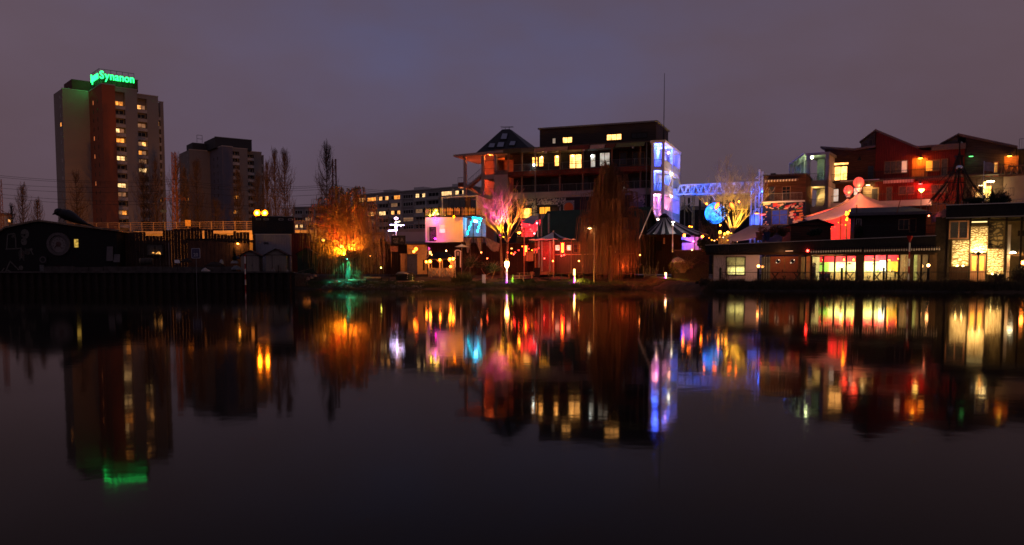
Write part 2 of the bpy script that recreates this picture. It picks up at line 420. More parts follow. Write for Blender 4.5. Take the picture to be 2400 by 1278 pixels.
# ---------------------------------------------------------------- far apartment towers
warm = [glow('lit_window_amber',(1,.33,.05),2.2,.4,1.1,stretch=(1,1,.6)),glow('lit_window_warm',(1,.42,.11),2.6,.4,1.2),
        glow('lit_window_cream',(1,.60,.24),2.4,.7,1.3),glow('lit_window_dim',(.8,.42,.2),.35,.1,1.4),glow('lit_window_red',(1,.25,.08),.7,.3,1.2)]
def tower(D,ang,px0,ytop,P,rows,cols,label,mats,pent,pent_mat):
    """stepped tower block; P holds the photo columns of its vertical edges"""
    f = Fac(px0,D,ang=ang,py=ytop)
    t = f.root('apartment_tower',label=label,cat='tower block')
    zt = f.z(px0,ytop)
    # the orange/blue stair wing stands nearest; wings step back from it
    u1 = f.u(P['core1'],ytop+5);w1 = f.wz(P['core0'],ytop+20,0)[0]
    w1 = max(6,min(w1,16))
    body = MB();body.box(0,u1,0,w1+6,2,zt);body.build('stair_wing',mats[0],t)
    cap = MB();cap.box(-.1,u1+.1,-.1,w1+.1,zt,zt+.3);cap.build('parapet',M('pale_render'),t)
    zs = []
    # right hand wings with balcony recesses
    u = u1;w = 2.2;blocks = []
    for k,pe in enumerate(P['right']):
        ue = f.u(pe,ytop+20,w);blocks.append((u,ue,w,f.u((P['core1'],)[0] if k == 0 else P['right'][k-1],ytop+20,w)));u = ue;w += P['step']
    for k,(a,b,wk,av) in enumerate(blocks):
        aa = a;a = max(a,av);rec = min(2.9,(b-a)*.45);zz = zt-(.0 if k < 2 else .4)
        bd = MB();bd.box(a+(rec if k < 2 else rec*.8),b,wk,wk+12,2,zz);bd.box(aa,a+rec,wk+1.6,wk+12,2,zz)
        if k < 2: bd.box(a,a+rec,wk,wk+1.6,zz-1.2,zz)
        bd.build('wing',mats[1],t)
        cap = MB();cap.box(a,b+.1,wk-.1,wk+.4,zz,zz+.25);cap.build('parapet',M('pale_render'),t)
        for r,(y,st) in enumerate(rows[k]):
            z = f.z(P['rcol'][k],y,wk)
            par = MB();par.box(a+.02,a+rec,wk-.05,wk+.12,z-1.95,z-.95);par.box(a+.02,a+rec,wk+.12,wk+1.6,z-1.15,z-.97);par.build('balcony',M('grey_white'),t)
            # window set back in the recess: frame, then two panes
            fr = MB();x0,x1 = a+.15,a+rec-.12
            for (p,q,zz0,zz1) in ((x0,x1,z-.62,z-.52),(x0,x1,z+.62,z+.72),(x0,x0+.1,z-.52,z+.62),(x1-.1,x1,z-.52,z+.62),((x0+x1)/2-.06,(x0+x1)/2+.06,z-.52,z+.62)): fr.box(p,q,wk+1.5,wk+1.57,zz0,zz1)
            fo = fr.build('window',M('white_paint'),t)
            for j in range(2):
                m = DARKGLASS if st == 0 else warm[(r+j*2+k) % 2 if st == 1 else (2 if st == 2 else 3)]
                if st and (r*7+j*3+k) % 5 == 4: m = warm[3]
                pn = MB();q0 = x0+.1 if j == 0 else (x0+x1)/2+.06;q1 = (x0+x1)/2-.06 if j == 0 else x1-.1
                pn.box(q0,q1,wk+1.53,wk+1.56,z-.52,z+.62);pn.build('pane',m,fo)
    # left wing
    wl = w1;ul0 = f.u(P['left0'],ytop+15,wl)
    bd = MB();wl1 = wl+P.get('ldepth',9);bd.box(ul0,.0,wl,wl1,2,zt);bd.build('wing',mats[2],t)
    cap = MB();cap.box(ul0-.1,0,wl-.1,wl+.3,zt,zt+.25);cap.build('parapet',M('pale_render'),t)
    for y,st in P['lcol']:
        wv = wl+2.6;z = f.z(P['left0'],y,wl+1);wb = MB()
        wb.box(ul0-.04,ul0+.05,wv-.5,wv+.5,z-.55,z+.55);wb.build('window',DARKGLASS if not st else (M('lit_window_amber') if st == 1 else M('grey_white')),t)
    for y,st in P['ccol']:
        z = f.wz(P['core0']+6,y,0)[1]
        for j,wv in enumerate((w1*.36,w1*.68)):
            wb = MB();wb.box(-.04,.05,wv-.3,wv+.3,z-.62+.25*j,z+.62+.25*j)
            wb.build('window',warm[4] if (st == 1 and j == 0) or (st == 2 and j == 1) else DARKGLASS,t)
    # penthouse
    pb = MB();pb.box(*pent[:4],zt,zt+pent[4]);pb.build('penthouse',pent_mat,t)
    pc = MB();pc.box(pent[0]-.15,pent[1]+.15,pent[2]-.15,pent[2]+.3,zt+pent[4],zt+pent[4]+.2);pc.build('parapet',M('grey_metal'),t)
    return f,t,zt
orange = mat('orange_render',(.42,.13,.06),.9,var=.05,scale=.2)
beige = mat('beige_render',(.31,.29,.28),.9,var=.05,scale=.15)
beige2 = mat('warm_beige_render',(.34,.29,.25),.9,var=.05,scale=.15)
dred = mat('dark_red_panel',(.10,.03,.025),.7,var=.1,scale=.5)
r1 = [(241,1),(262,0),(283,0),(305,2),(328,1),(348,0),(370,2),(391,0),(412,0),(434,2),(455,3),(477,0),(498,1),(519,0)]
r2 = [(250,1),(271,0),(293,3),(314,0),(336,1),(357,1),(377,3),(398,2),(419,0),(440,0),(461,0),(482,0),(503,0)]
r3 = [(268,0),(289,1),(308,0),(328,0),(348,0),(368,0),(388,0),(408,1),(429,0),(448,0),(468,1),(488,3),(508,0)]
lc = [(227+21.1*i,{3: 1,7: 2,9: 2}.get(i,0)) for i in range(13)]
cc = [(246+21.1*i,{0: 2,4: 2,6: 2,9: 2}.get(i,0)) for i in range(14)]
f1,tow1,zt1 = tower(262,40,238,197,dict(core0=208,core1=269,right=(321,370,382),step=6.0,rcol=(279,328,372),left0=145,lcol=lc,ccol=cc,ldepth=11),
    (r1,r2,r3),None,'tall pale apartment tower with an orange stair wing and many lit windows',(orange,beige,beige2),(1.6,12.0,5.0,20,3.6),dred)
pbx = MB();pbx.box(-4.5,1.6,16,26,zt1,zt1+3.6);pbx.build('plant_room',dred,tow1)
# roof sign: letters on a rail frame along two sides
def letter(ch,size,m,depth=.25,bold=.03,parent=None,name='letter'):
    cu = bpy.data.curves.new(name,'FONT');cu.body = ch;cu.size = size;cu.extrude = depth/2;cu.offset = bold;cu.resolution_u = 3
    o = bpy.data.objects.new(name,cu);COL.objects.link(o)
    dg = bpy.context.evaluated_depsgraph_get();me = bpy.data.meshes.new_from_object(o.evaluated_get(dg));w = o.dimensions.x
    bpy.data.objects.remove(o);me.materials.clear();me.materials.append(m)
    n = bpy.data.objects.new(name,me);link(n,parent);n.rotation_euler = (pi/2,0,0)
    xs = [v.co.x for v in me.vertices];n['_x0'] = min(xs);n['_x1'] = max(xs);return n
def text_line(s,x,y,z,size,m,parent,width=None,gap=.06,depth=.05,bold=.01,name='letter',rot=None):
    os_ = [];cur = 0
    for ch in s:
        if ch == ' ': cur += size*.35;continue
        o = letter(ch,size,m,depth,bold,parent,name);x0,x1 = o['_x0'],o['_x1'];del o['_x0'],o['_x1']
        os_.append((o,cur-x0));cur += (x1-x0)+gap*size
    k = (width/cur) if width else 1
    for o,c in os_:
        o.location = (x+c*k,y,z);o.scale = (k,1,1)
    return cur*k
green = glow('green_neon',(.02,1.0,.17),4.0)
greenside = M('green_neon')
zl = f1.z(285,191,4)
sg = f1.root('rooftop_sign',label='green neon letters Synanon on the roof corner of the tall tower',cat='sign')
uL = f1.u(233,180,3.6);uR = f1.u(315,190,3.6);zb = f1.z(240,184.5,3.6)-.3
fr = MB()
for z in (zb-.2,zb+3.2): fr.bar((uL,3.9,z),(uR,3.9,z),.08);fr.bar((uL,3.9,z),(uL,12.3,z),.08)
for i in range(7): fr.bar((uL+(uR-uL)*i/6,3.9,zt1+.3),(uL+(uR-uL)*i/6,3.9,zb+3.2),.07)
for i in range(1,6): fr.bar((uL,3.9+8.4*i/5,zt1+.3),(uL,3.9+8.4*i/5,zb+3.2),.07)
fr.build('frame',M('black_metal'),sg)
text_line('Synanon',uL+.1,3.6,zb+.3,3.3,green,sg,width=uR-uL,gap=.07,depth=.3,bold=.035)
for i,ch in enumerate('Synanon'):
    o = letter(ch,3.3,greenside,.3,.07,sg);x0,x1 = o['_x0'],o['_x1'];del o['_x0'],o['_x1']
    o.rotation_euler = (pi/2,0,-pi/2);o.location = (uL-.35,11.6-i*1.15,zb+.3);o.scale = (.44,1,1)
lamp((uL-.5,12,zb+1),(.05,1,.25),450,sg,r=1.5);lamp((uL+5,2.4,zb-1),(.05,1,.25),120,sg,r=1.5)

bluer = mat('blue_grey_render',(.17,.16,.20),.9,var=.05,scale=.2);gr = mat('grey_render',(.25,.23,.22),.9,var=.05,scale=.15)
q1 = [(359,0),(375,0),(392,0),(409,0),(426,0),(445,0),(462,1),(479,0),(497,1),(513,0)]
q2 = [(365,0),(382,0),(399,0),(415,0),(432,0),(448,0),(465,0),(482,0),(499,0)]
q3 = [(380,0),(400,0),(420,0)]
f2,tow2,zt2 = tower(325,35,520,343,dict(core0=489,core1=545,right=(580,613,618),step=5.5,rcol=(551,587,615),left0=443,
    lcol=[(364+17*i,1 if i == 6 else 0) for i in range(9)],ccol=[(378+17*i,0) for i in range(8)],ldepth=15),
    (q1,q2,q3),None,'shorter dark grey apartment tower behind the railway, nearly all windows dark',(bluer,gr,gr),(-1,13.0,5.0,20,4.0),mat('dark_grey_panel',(.05,.055,.065),.7))
ph = MB();ph.box(-6.2,-1,17,26,zt2,zt2+3.0);ph.build('plant_room',M('dark_grey_panel'),tow2)
fr = MB()
for x in (-4.5,-2.5): fr.bar((x,17,zt2+3.2),(x,17,zt2+6),.08)
fr.bar((-4.5,17,zt2+6),(-2.5,17,zt2+6),.08);fr.bar((-4.5,17,zt2+4.6),(-2.5,17,zt2+4.6),.08);fr.build('roof_rail',M('black_metal'),tow2)

# ---------------------------------------------------------------- long low apartment block far behind
def slab_block(px0,D0,px1,D1,ytop0,ylast,bays,lit,label,base_rows):
    f = Fac(px0,D0,px1,D1,py=ytop0)
    t = f.root('apartment_block',label=label,cat='apartment block');U = f.u(px1,ytop0)
    zt = f.z(px0,ytop0)
    wl = MB();wl.box(0,U,.0,11,2,zt);wl.build('wall',M('beige_render'),t)
    rf = MB();rf.box(-.3,U+.3,-.3,11.3,zt,zt+.35)
    for q in (.22,.5,.83): rf.box(U*q,U*q+5,3,7,zt+.35,zt+1.6)
    rf.build('roof',M('grey_white'),t)
    n = bays;bw = U/n
    for k in range(n+1):
        if k % 2 == 0:
            p = MB();p.box(k*bw-.25,k*bw+.25,-.9,-.0,2,zt-.6);p.build('fin_wall',M('grey_white'),t)
    for r in range(base_rows):
        zc = zt-2.0-2.8*r
        for k in range(n):
            x0,x1 = k*bw+.7,(k+1)*bw-.7;loggia = (k % 3 != 1)
            if loggia:
                q = MB();q.box(x0-.3,x1+.3,-.85,-.75,zc-2.0,zc-.9);q.box(x0-.3,x1+.3,-.75,-.02,zc-1.2,zc-1.0);q.build('balcony',M('pale_render'),t)
            st = lit.get((r,k),0)
            fr = MB();zz = zc+.1
            for a,b,c,d in ((x0,x1,zz-.75,zz-.65),(x0,x1,zz+.65,zz+.75)): fr.box(a,b,-.08,-.003,c,d)
            nm = 4 if not loggia else 3
            for j in range(nm+1):
                xx = x0+(x1-x0)*j/nm;fr.box(xx-.05,xx+.05,-.08,-.003,zz-.65,zz+.65)
            fo = fr.build('window',M('white_paint'),t)
            for j in range(nm):
                p = MB();p.box(x0+(x1-x0)*j/nm+.05,x0+(x1-x0)*(j+1)/nm-.05,-.05,-.01,zz-.65,zz+.65)
                s_ = st if (st < 0 or not loggia or (j+r+k) % 3) else 0
                p.build('pane',DARKGLASS if not s_ else warm[abs(s_)-1],fo)
    return t
slab_block(832,335,1096,300,459,0,9,{(0,0): 2,(0,1): 1,(0,2): 2,(0,3): 1,(0,5): 3,(0,7): 3,(0,8): 3,(1,2): 0,(2,1): 2,(2,2): 3,(2,3): 2,(2,5): 4,(3,4): 4,(1,3): 4,(3,1): 4},
    'long low grey apartment block with loggias between the orange tree and the stacked cabins',5)
slab_block(688,345,836,338,487,0,6,{(1,1): 4,(2,0): 3,(2,4): 1,(0,3): 4,(2,5): 2},'low grey apartment block right of the orange floodlights behind the railway',4)
slab_block(1597,330,1790,322,486,0,6,{(0,0): 3,(0,1): 4,(0,3): 1,(0,4): 2,(1,2): 4,(1,3): 3,(2,2): 3,(2,3): 3,(2,4): 2,(1,4): 1,(3,3): 3},'dark apartment block seen through the gap under the blue truss bridge',4)
b = Fac(-60,240,34,250);hb = b.root('low_building',label='low flat roofed building with one lit opening behind the rail at far left',cat='building')
z0 = b.z(0,503);q = MB();q.box(0,b.u(34),0,10,2,z0);q.build('wall',M('pale_render'),hb);q = MB();q.box(-.3,b.u(34)+.3,-.4,10,z0,z0+.5);q.build('roof',M('grey_metal'),hb)
q = MB();q.box(b.u(23),b.u(29),-.06,.1,b.z(25,521),b.z(25,515));q.build('lit_opening',M('lit_window_warm'),hb)

# ---------------------------------------------------------------- railway viaduct
RV = Fac(-80,165,1120,150,py=560)
def viaduct():
    t = RV.root('railway_viaduct',label='concrete railway viaduct with steel railing crossing behind the plank fence',cat='viaduct')
    U0,U1 = RV.u(-80),RV.u(1075);Um = RV.u(690)
    q = MB();zt = RV.z(500,541);q.box(U0,U1,0,11,zt-.5,zt);q.box(U0,U1,.5,10.5,zt-1.7,zt-.5);q.build('deck',mat('viaduct_concrete',(.42,.36,.30),.9,var=.2,scale=.6),t)
    q = MB()
    for u in np.arange(U0+3,U1,13.0): q.box(u-.8,u+.8,2,9,1.8,zt-1.7)
    for i,u in enumerate(np.arange(U0+3,U1,13.0)):
        q = MB();q.box(u-.8,u+.8,2,9,1.8,zt-1.7);q.build('pier',M('viaduct_concrete'),t)
    post = MB();post.box(-.05,.05,-.05,.05,0,1.62);pm = post.mesh('post',mat('rail_steel',(.34,.25,.18),.5,.2))
    n = int((U1-U0)/2.3)
    for i in range(n):
        o = bpy.data.objects.new('post',pm);link(o,t);o.location = (U0+i*2.3,.12,zt)
    for k,zz in enumerate((.45,.85,1.25,1.62)):
        r = MB();r.bar((U0,.12,zt+zz),(U1,.12,zt+zz),.035 if k < 3 else .05);r.build('rail',M('rail_steel'),t)
    # solid noise wall further right
    w0,w1 = RV.u(905),RV.u(1075);q = MB();q.box(w0,w1,-.25,-.05,RV.z(960,566),RV.z(960,544));q.build('parapet_wall',M('pale_render'),t)
    q = MB();q.box(RV.u(437),RV.u(449),-.12,.0,RV.z(443,530),RV.z(443,516));q.build('sign_plate',mat('ochre_plate',(.6,.4,.12),.6),t)
    s = MB();s.box(RV.u(380),RV.u(394),-.12,0,RV.z(386,498),RV.z(386,492));s.bar((RV.u(387),0,zt),(RV.u(387),0,RV.z(387,492)),.05);s.build('sign_plate',mat('blue_plate',(.05,.08,.14),.5),t)
viaduct()
def lattice_mast(px,py,D,label,h_w=.45,arm=True,top=None):
    p = at(px,py,D);z0 = 2.1;t = thing('lattice_mast',label,'mast','lattice masts carrying the railway wires',(p.x,D,0))
    z1 = p.z;q = MB();w = h_w
    for sx in (-1,1):
        for sy in (-1,1): q.bar((sx*w,sy*w,z0),(sx*w*.7,sy*w*.7,z1),.07,n=4)
    q.build('leg_frame',M('rust'),t)
    q = MB();n = int((z1-z0)/.9)
    for i in range(n):
        a = z0+(z1-z0)*i/n;b_ = z0+(z1-z0)*(i+1)/n;s_ = 1 if i % 2 else -1
        for sy in (-1,1): q.bar((s_*w*.85,sy*w*.85,a),(-s_*w*.85,sy*w*.85,b_),.035,n=4);q.bar((sy*w*.85,s_*w*.85,a),(sy*w*.85,-s_*w*.85,b_),.035,n=4)
        q.bar((-w*.85,-w*.85,a),(w*.85,-w*.85,a),.03,n=4)
    q.build('lacing',M('rust'),t)
    if arm:
        q = MB();za = z0+(z1-z0)*.62;q.bar((-2.2,0,za),(2.2,0,za),.06,n=4);q.bar((-2.2,0,za),(0,0,za+1.1),.04,n=4);q.bar((2.2,0,za),(0,0,za+1.1),.04,n=4)
        for x in (-2.1,-1.4,1.4,2.1): q.cyl(x,0,za-.5,za,.07,.05,6)
        q.build('cross_arm',M('rust'),t)
    return t
lattice_mast(407,357,172,'rusty lattice mast standing against the sky left of the grey tower')
lattice_mast(783,373,172,'rusty lattice mast beside the slim poplar above the orange lit willow')
lattice_mast(-3,420,172,'lattice mast cut by the left edge of the photo')
def wires():
    for k,(ya,yb,yc,dd) in enumerate(((405,421,445,0),(409,425,449,1),(426,432,452,2),(435,446,462,4),(448,470,480,5),(456,478,487,6))):
        o = at(-60,ya,172+dd);a = at(407,yb,172+dd);c = at(783,(yb+yc)/2,172+dd);d = at(1100,yc,172+dd);P = []
        for p,q in ((o,a),(a,c),(c,d)):
            for i in range(8):
                s = i/8;r = p.lerp(q,s);r.z -= 4*s*(1-s)*.9;P.append(r)
        P.append(d);m = MB();m.path(P,.028,4)
        tag(m.build('overhead_wire',M('black_metal')),('topmost','second from top','third from top','third from bottom','second from bottom','lowest')[k]+' of the railway wires strung between the lattice masts','wire','overhead wires')
wires()

# ---------------------------------------------------------------- trees
def poplar(name,px,ytop,D,hw,label,ybase=530,n=None,m='twig',group='bare poplars beyond the railway',dense=1.0):
    top = at(px,ytop,D);H = top.z-2;t = thing(name,label,'tree',group,(top.x,D,2));hwm = hw*mpp(D)*1.5
    P,Q,A,B = [],[],[],[];tp = []
    k = 14
    for i in range(k):
        a = i/k;b = (i+1)/k
        tp.append(((0.1*math.sin(a*6),0,H*a),(0.1*math.sin(b*6),0,H*b),.22*(1-a)+.03,.22*(1-b)+.03))
    tr = segs('trunk',[x[0] for x in tp],[x[1] for x in tp],[x[2] for x in tp],[x[3] for x in tp],M('bark'),t,sides=5)
    nb = n or int(H*7*dense)
    for i in range(nb):
        s = .10+.86*random.random();z0 = H*s;az = random.uniform(0,2*pi);prof = min(1,1.25*math.sin(pi*min(1,max(.05,s*.93+.05))**.85))
        reach = hwm*1.1*(.35+.65*random.random())*max(.18,prof);L_ = H*(.10+.17*random.random())*(1.15-s*.75)
        pts = [(0,0,z0)];m_ = 6
        for j in range(1,m_+1):
            q = j/m_;r_ = reach*(1-(1-q)**2);pts.append((r_*math.cos(az+q*.3)+random.gauss(0,.05),r_*math.sin(az+q*.3)+random.gauss(0,.05),z0+L_*(q**1.25)))
        for j in range(m_):
            P.append(pts[j]);Q.append(pts[j+1]);ra = .05*(1-j/m_)+.016;A.append(ra);B.append(ra*.85)
            for _ in range(2):
                d = (random.gauss(0,.22)*hwm/1.5,random.gauss(0,.22)*hwm/1.5,random.uniform(.4,1.1));c = pts[j+1]
                P.append(c);Q.append((c[0]+d[0],c[1]+d[1],min(H,c[2]+d[2])));A.append(.016);B.append(.008)
    segs('crown',P,Q,A,B,M(m),t)
    return t
for args in (('poplar_tree',52,437,205,15,'bare poplar, tallest of the clump at far left'),('poplar_tree',88,470,205,12,'small bare poplar right of the clump at far left'),
             ('poplar_tree',26,483,212,10,'smallest bare poplar at far left'),('poplar_tree',178,408,200,20,'bare poplar in front of the left wing of the tall tower'),
             ('poplar_tree',334,385,200,17,'bare poplar in front of the tall tower, left of two'),('poplar_tree',364,382,200,14,'bare poplar in front of the right edge of the tall tower'),
             ('poplar_tree',412,366,200,17,'bare poplar behind the lattice mast between the towers'),('poplar_tree',432,395,204,11,'slim bare poplar at the left edge of the grey tower'),
             ('poplar_tree',460,378,215,17,'bare poplar in front of the left half of the grey tower'),('poplar_tree',556,400,215,13,'bare poplar in front of the balconies of the grey tower'),
             ('poplar_tree',604,412,215,17,'broad bare poplar at the right edge of the grey tower'),('poplar_tree',643,354,200,14,'tall bare poplar, left of the pair right of the grey tower'),
             ('poplar_tree',625,380,202,9,'thin bare poplar squeezed beside the grey tower'),('poplar_tree',666,358,200,18,'tall bare poplar, right of the pair right of the grey tower'),
             ('poplar_tree',765,342,190,18,'lone slender poplar left of the mast above the orange willow'),('poplar_tree',505,470,210,20,'low bushy bare tree behind the viaduct left of the floodlights')):
    poplar(*args)
# ---------------------------------------------------------------- trees of the shore
class Tree:
    def __init__(s): s.P = [];s.Q = [];s.A = [];s.B = []
    def add(s,p,q,a,b): s.P.append(tuple(p));s.Q.append(tuple(q));s.A.append(a);s.B.append(b)
    def out(s,name,m,parent,sides=3,**k): return segs(name,s.P,s.Q,s.A,s.B,m,parent,sides,**k)
def fan_tree(px,D,ybase,ytop,hw,label,yfork,m='pale_twig',n0=9,levels=5,r0=.16,cat='tree',trunks=((0,0),),up=.55,ratio=.74,group=None,gravity=0.0,tw=1.0,spread=2.0):
    """short trunk whose limbs fan upwards and keep forking"""
    b = at(px,ybase,D);z0 = G(b.x,D)-.2 if ybase > 560 else b.z;t = thing('bare_tree',label,'tree',group,(b.x,D,z0))
    zf = at(px,yfork,D).z-z0;H = at(px,ytop,D).z-z0;Wm = hw*mpp(D)
    tr = Tree();cr = Tree()
    for dx,dz in trunks:
        tr.add((dx*.6,0,0),(dx*.8,0,zf*.5),r0*1.5,r0*1.2);tr.add((dx*.8,0,zf*.5),(dx,0,zf+dz),r0*1.2,r0*1.1)
    L0 = (H-zf)/sum(ratio**i for i in range(levels))*1.08
    def go(p,d,L,r,lv):
        k = 3;q = p
        for i in range(k):
            dd = (d+Vector((random.gauss(0,.12),random.gauss(0,.12),up*.12-gravity*lv*.06))).normalized();n = q+dd*(L/k)
            ra = r*(1-.3*i/k);cr.add(q,n,ra,r*(1-.3*(i+1)/k));q = n;d = dd
            if lv <= levels-2 and i >= 1 and random.random() < .6:
                a = Vector((random.gauss(0,.5),random.gauss(0,.5),random.uniform(.1,.6)));go(q,(d+a).normalized(),L*ratio*.7,r*.4,lv+2)
        if lv < levels:
            for j in range(2 if lv > 0 else 3):
                a = Vector((random.gauss(0,.42),random.gauss(0,.42),random.uniform(-.05,.35)));go(q,(d+a).normalized(),L*ratio*random.uniform(.8,1.1),max(.017*tw,r*.64),lv+1)
    for i in range(n0):
        az = 2*pi*i/n0+random.uniform(-.2,.2);tilt = (random.random()**.8)*spread*math.atan2(Wm*1.05,(H-zf));dx,dz = trunks[i % len(trunks)]
        go(Vector((dx,0,zf+dz)),Vector((math.sin(tilt)*math.cos(az),math.sin(tilt)*math.sin(az),math.cos(tilt))),L0*random.uniform(.8,1.1)*(1-.28*min(1,tilt)),r0*.5,0)
    tr.out('trunk',M('bark'),t,6);cr.out('crown',M(m),t)
    return t
def willow(px,D,ybase,prof,label,lean=0,nl=64,ns=26,m='willow_twig',trunk_top=None,r0=.28,sw=.014):
    """weeping willow: limbs arch out to the profile [(y, half width)], strands hang from them"""
    b = at(px,ybase,D);z0 = G(b.x,D)-.2;t = thing('weeping_willow',label,'tree',None,(b.x,D,z0))
    Z = lambda y: at(px,y,D).z-z0
    ys = [p[0] for p in prof];ws = [p[1]*mpp(D) for p in prof];H = Z(ys[0])
    zr = [Z(y) for y in ys][::-1];wr = ws[::-1];wid = lambda z: float(np.interp(z,zr,wr))
    tr = Tree();cr = Tree();st = Tree();pts = [(0,0,0)]
    zt = Z(trunk_top) if trunk_top else H*.35
    for i in range(1,9):
        s = i/8;pts.append((lean*s*s+.12*math.sin(s*7),.1*math.sin(s*5),(H*.93)*s))
    for i in range(8): tr.add(pts[i],pts[i+1],r0*(1-i/8)+.04,r0*(1-(i+1)/8)+.04)
    def onstem(z):
        s = min(.999,z/(H*.93))*8;i = int(s);return Vector(pts[i]).lerp(Vector(pts[i+1]),s-i)
    for i in range(nl):
        s = (i+.5)/nl;zs = H*(.16+.72*s**1.0);p0 = onstem(zs);az = i*2.399+random.uniform(-.3,.3)
        zt_ = min(H*.99,zs+H*random.uniform(.10,.24));rr = max(.4,wid(zt_*.93))*random.uniform(.55,.98)
        if s < .35: rr = wid(zs)*random.uniform(.5,.9)
        tip = Vector((p0.x*.5+rr*math.cos(az),rr*math.sin(az)*.9,zt_));prev = p0;k = 7;r = .12*(1-s*.5);dens = random.choice((.25,.6,1,1.7,2.1));dl = random.uniform(.25,1.15)
        for j in range(1,k+1):
            q = j/k;q2 = q**.8;c = p0.lerp(tip,q);c.z = p0.z+(tip.z-p0.z)*math.sin(q2*pi*.62)/math.sin(pi*.62)*(1 if q < .8 else 1-(q-.8)*.25)
            c += Vector((random.gauss(0,.12),random.gauss(0,.12),random.gauss(0,.08)));cr.add(prev,c,r*(1-.8*(j-1)/k)+.012,r*(1-.8*j/k)+.012)
            if j >= 2:
                for _ in range(max(1,int((ns//6+1)*dens+random.random()))):
                    # side shoot then a long hanging strand
                    a2 = az+random.gauss(0,.8);so = Vector(c);L_ = random.uniform(.2,.9)*min(1.2,wid(c.z)/3.2);prevp = so
                    for g in range(2):
                        nx = prevp+Vector((math.cos(a2)*L_/2,math.sin(a2)*L_/2,.18-.25*g));cr.add(prevp,nx,.017,.013);prevp = nx
                    zmin = random.uniform(.0,.45)*prevp.z*random.random()+.25
                    drop = (prevp.z-zmin)*min(1,dl*random.uniform(.6,1.1));kk = 7;vx = math.cos(a2)*.10;vy = math.sin(a2)*.10
                    for g in range(kk):
                        f_ = (g+1)/kk;nx = prevp+Vector((vx*(1-f_)+random.gauss(0,.035),vy*(1-f_)+random.gauss(0,.035),-drop/kk));st.add(prevp,nx,sw*(1-.5*g/kk),sw*(1-.5*(g+1)/kk))
                        prevp = nx
            prev = c
    for i in range(46):   # loose sprays breaking the outline
        z = H*random.uniform(.55,1.0);az = random.uniform(0,2*pi);q = onstem(z*.93)+Vector((math.cos(az),math.sin(az),0))*wid(z*.97)*random.uniform(.3,.95);d = Vector((math.cos(az)*.5,math.sin(az)*.5,random.uniform(.3,1)))*random.uniform(.5,1.4)
        for g in range(3): e = q+d*.5+Vector((random.gauss(0,.1),0,-.12*g));cr.add(q,e,.022,.016);cr.add(e,e+Vector((random.gauss(0,.35),random.gauss(0,.2),random.uniform(-.5,.3))),.014,.008);q = e
    tr.out('trunk',M('bark'),t,7);cr.out('limbs',M(m),t);st.out('crown',M(m),t)
    return t
def grass_patch(name,pts,n,h,m,label,cat='grass',w=.02,lean=.35,kind='stuff'):
    """blades over the ground within discs (x, y, r)"""
    C = [];
    for x,y,r,k in pts:
        kk = int(n*k);a = rng.uniform(0,2*pi,kk);q = np.sqrt(rng.uniform(0,1,kk))*r;C.append(np.stack([x+q*np.cos(a),y+q*np.sin(a)*.6],1))
    C = np.concatenate(C);z = gh(C[:,0],C[:,1]);P = np.column_stack([C,z-.03]);n_ = len(P);hh = h*rng.uniform(.4,1.2,n_)
    d = rng.normal(0,lean,(n_,2));a = rng.uniform(0,2*pi,n_);sx = np.column_stack([np.cos(a),np.sin(a),np.zeros(n_)])*w
    T = P+np.column_stack([d[:,0]*hh,d[:,1]*hh,hh]);Mi = P+np.column_stack([d[:,0]*hh*.35,d[:,1]*hh*.35,hh*.55])
    V = np.stack([P-sx,P+sx,Mi+sx*.8,T,Mi-sx*.8],1).reshape(-1,3);F5 = (np.arange(n_)*5)[:,None]
    Fs = np.concatenate([F5+np.array([[0,1,2,4]]),F5+np.array([[4,2,3,3]])]);Fs = F5+np.array([[0,1,2,4]])
    Ft = F5+np.array([[4,2,3]])
    me = bpy.data.meshes.new(name);fs = [tuple(x) for x in Fs.tolist()]+[tuple(x) for x in Ft.tolist()]
    me.from_pydata(V.tolist(),[],fs);me.materials.append(M(m));o = bpy.data.objects.new(name,me);link(o);return tag(o,label,cat,kind=kind)

# ---------------------------------------------------------------- quay wall on the left
def quay():
    b = MB();pts = [];x = -66.0;y0 = 106.6;i = 0
    while x < -27.4:
        pts += [(x,y0),(x+.35,y0),(x+.5,y0+.35),(x+.85,y0+.35)];x += 1.0
    for p,q in zip(pts,pts[1:]): b.quad((p[0],p[1],-1.5),(q[0],q[1],-1.5),(q[0],q[1],2.02),(p[0],p[1],2.02))
    t = thing('quay_wall','dark steel sheet pile quay wall along the left waterline','quay wall',None,(0,0,0))
    b.build('sheet_pile',M('rust_dark'),t)
    c = MB();c.box(-66,-27.3,106.45,107.15,2.02,2.22);c.build('coping',M('concrete_dark'),t)
mat('rust_dark',(.035,.022,.016),.8,var=.3,scale=2,bump=.3);mat('concrete_dark',(.10,.085,.075),.85,var=.3,scale=1.5)
quay()
q = MB();a = at(105,630,110);b_ = at(430,630,110);x = a.x
lw = thing('low_wall','low pale concrete wall standing on the quay behind the coping','wall',None,(0,0,0))
while x < b_.x+5:
    w_ = 1.9;q = MB();q.box(x,x+w_-.05,109.9,110.15,2.0,2.0+.85+random.uniform(-.06,.06));q.build('wall_panel',M('concrete_dark'),lw);x += w_
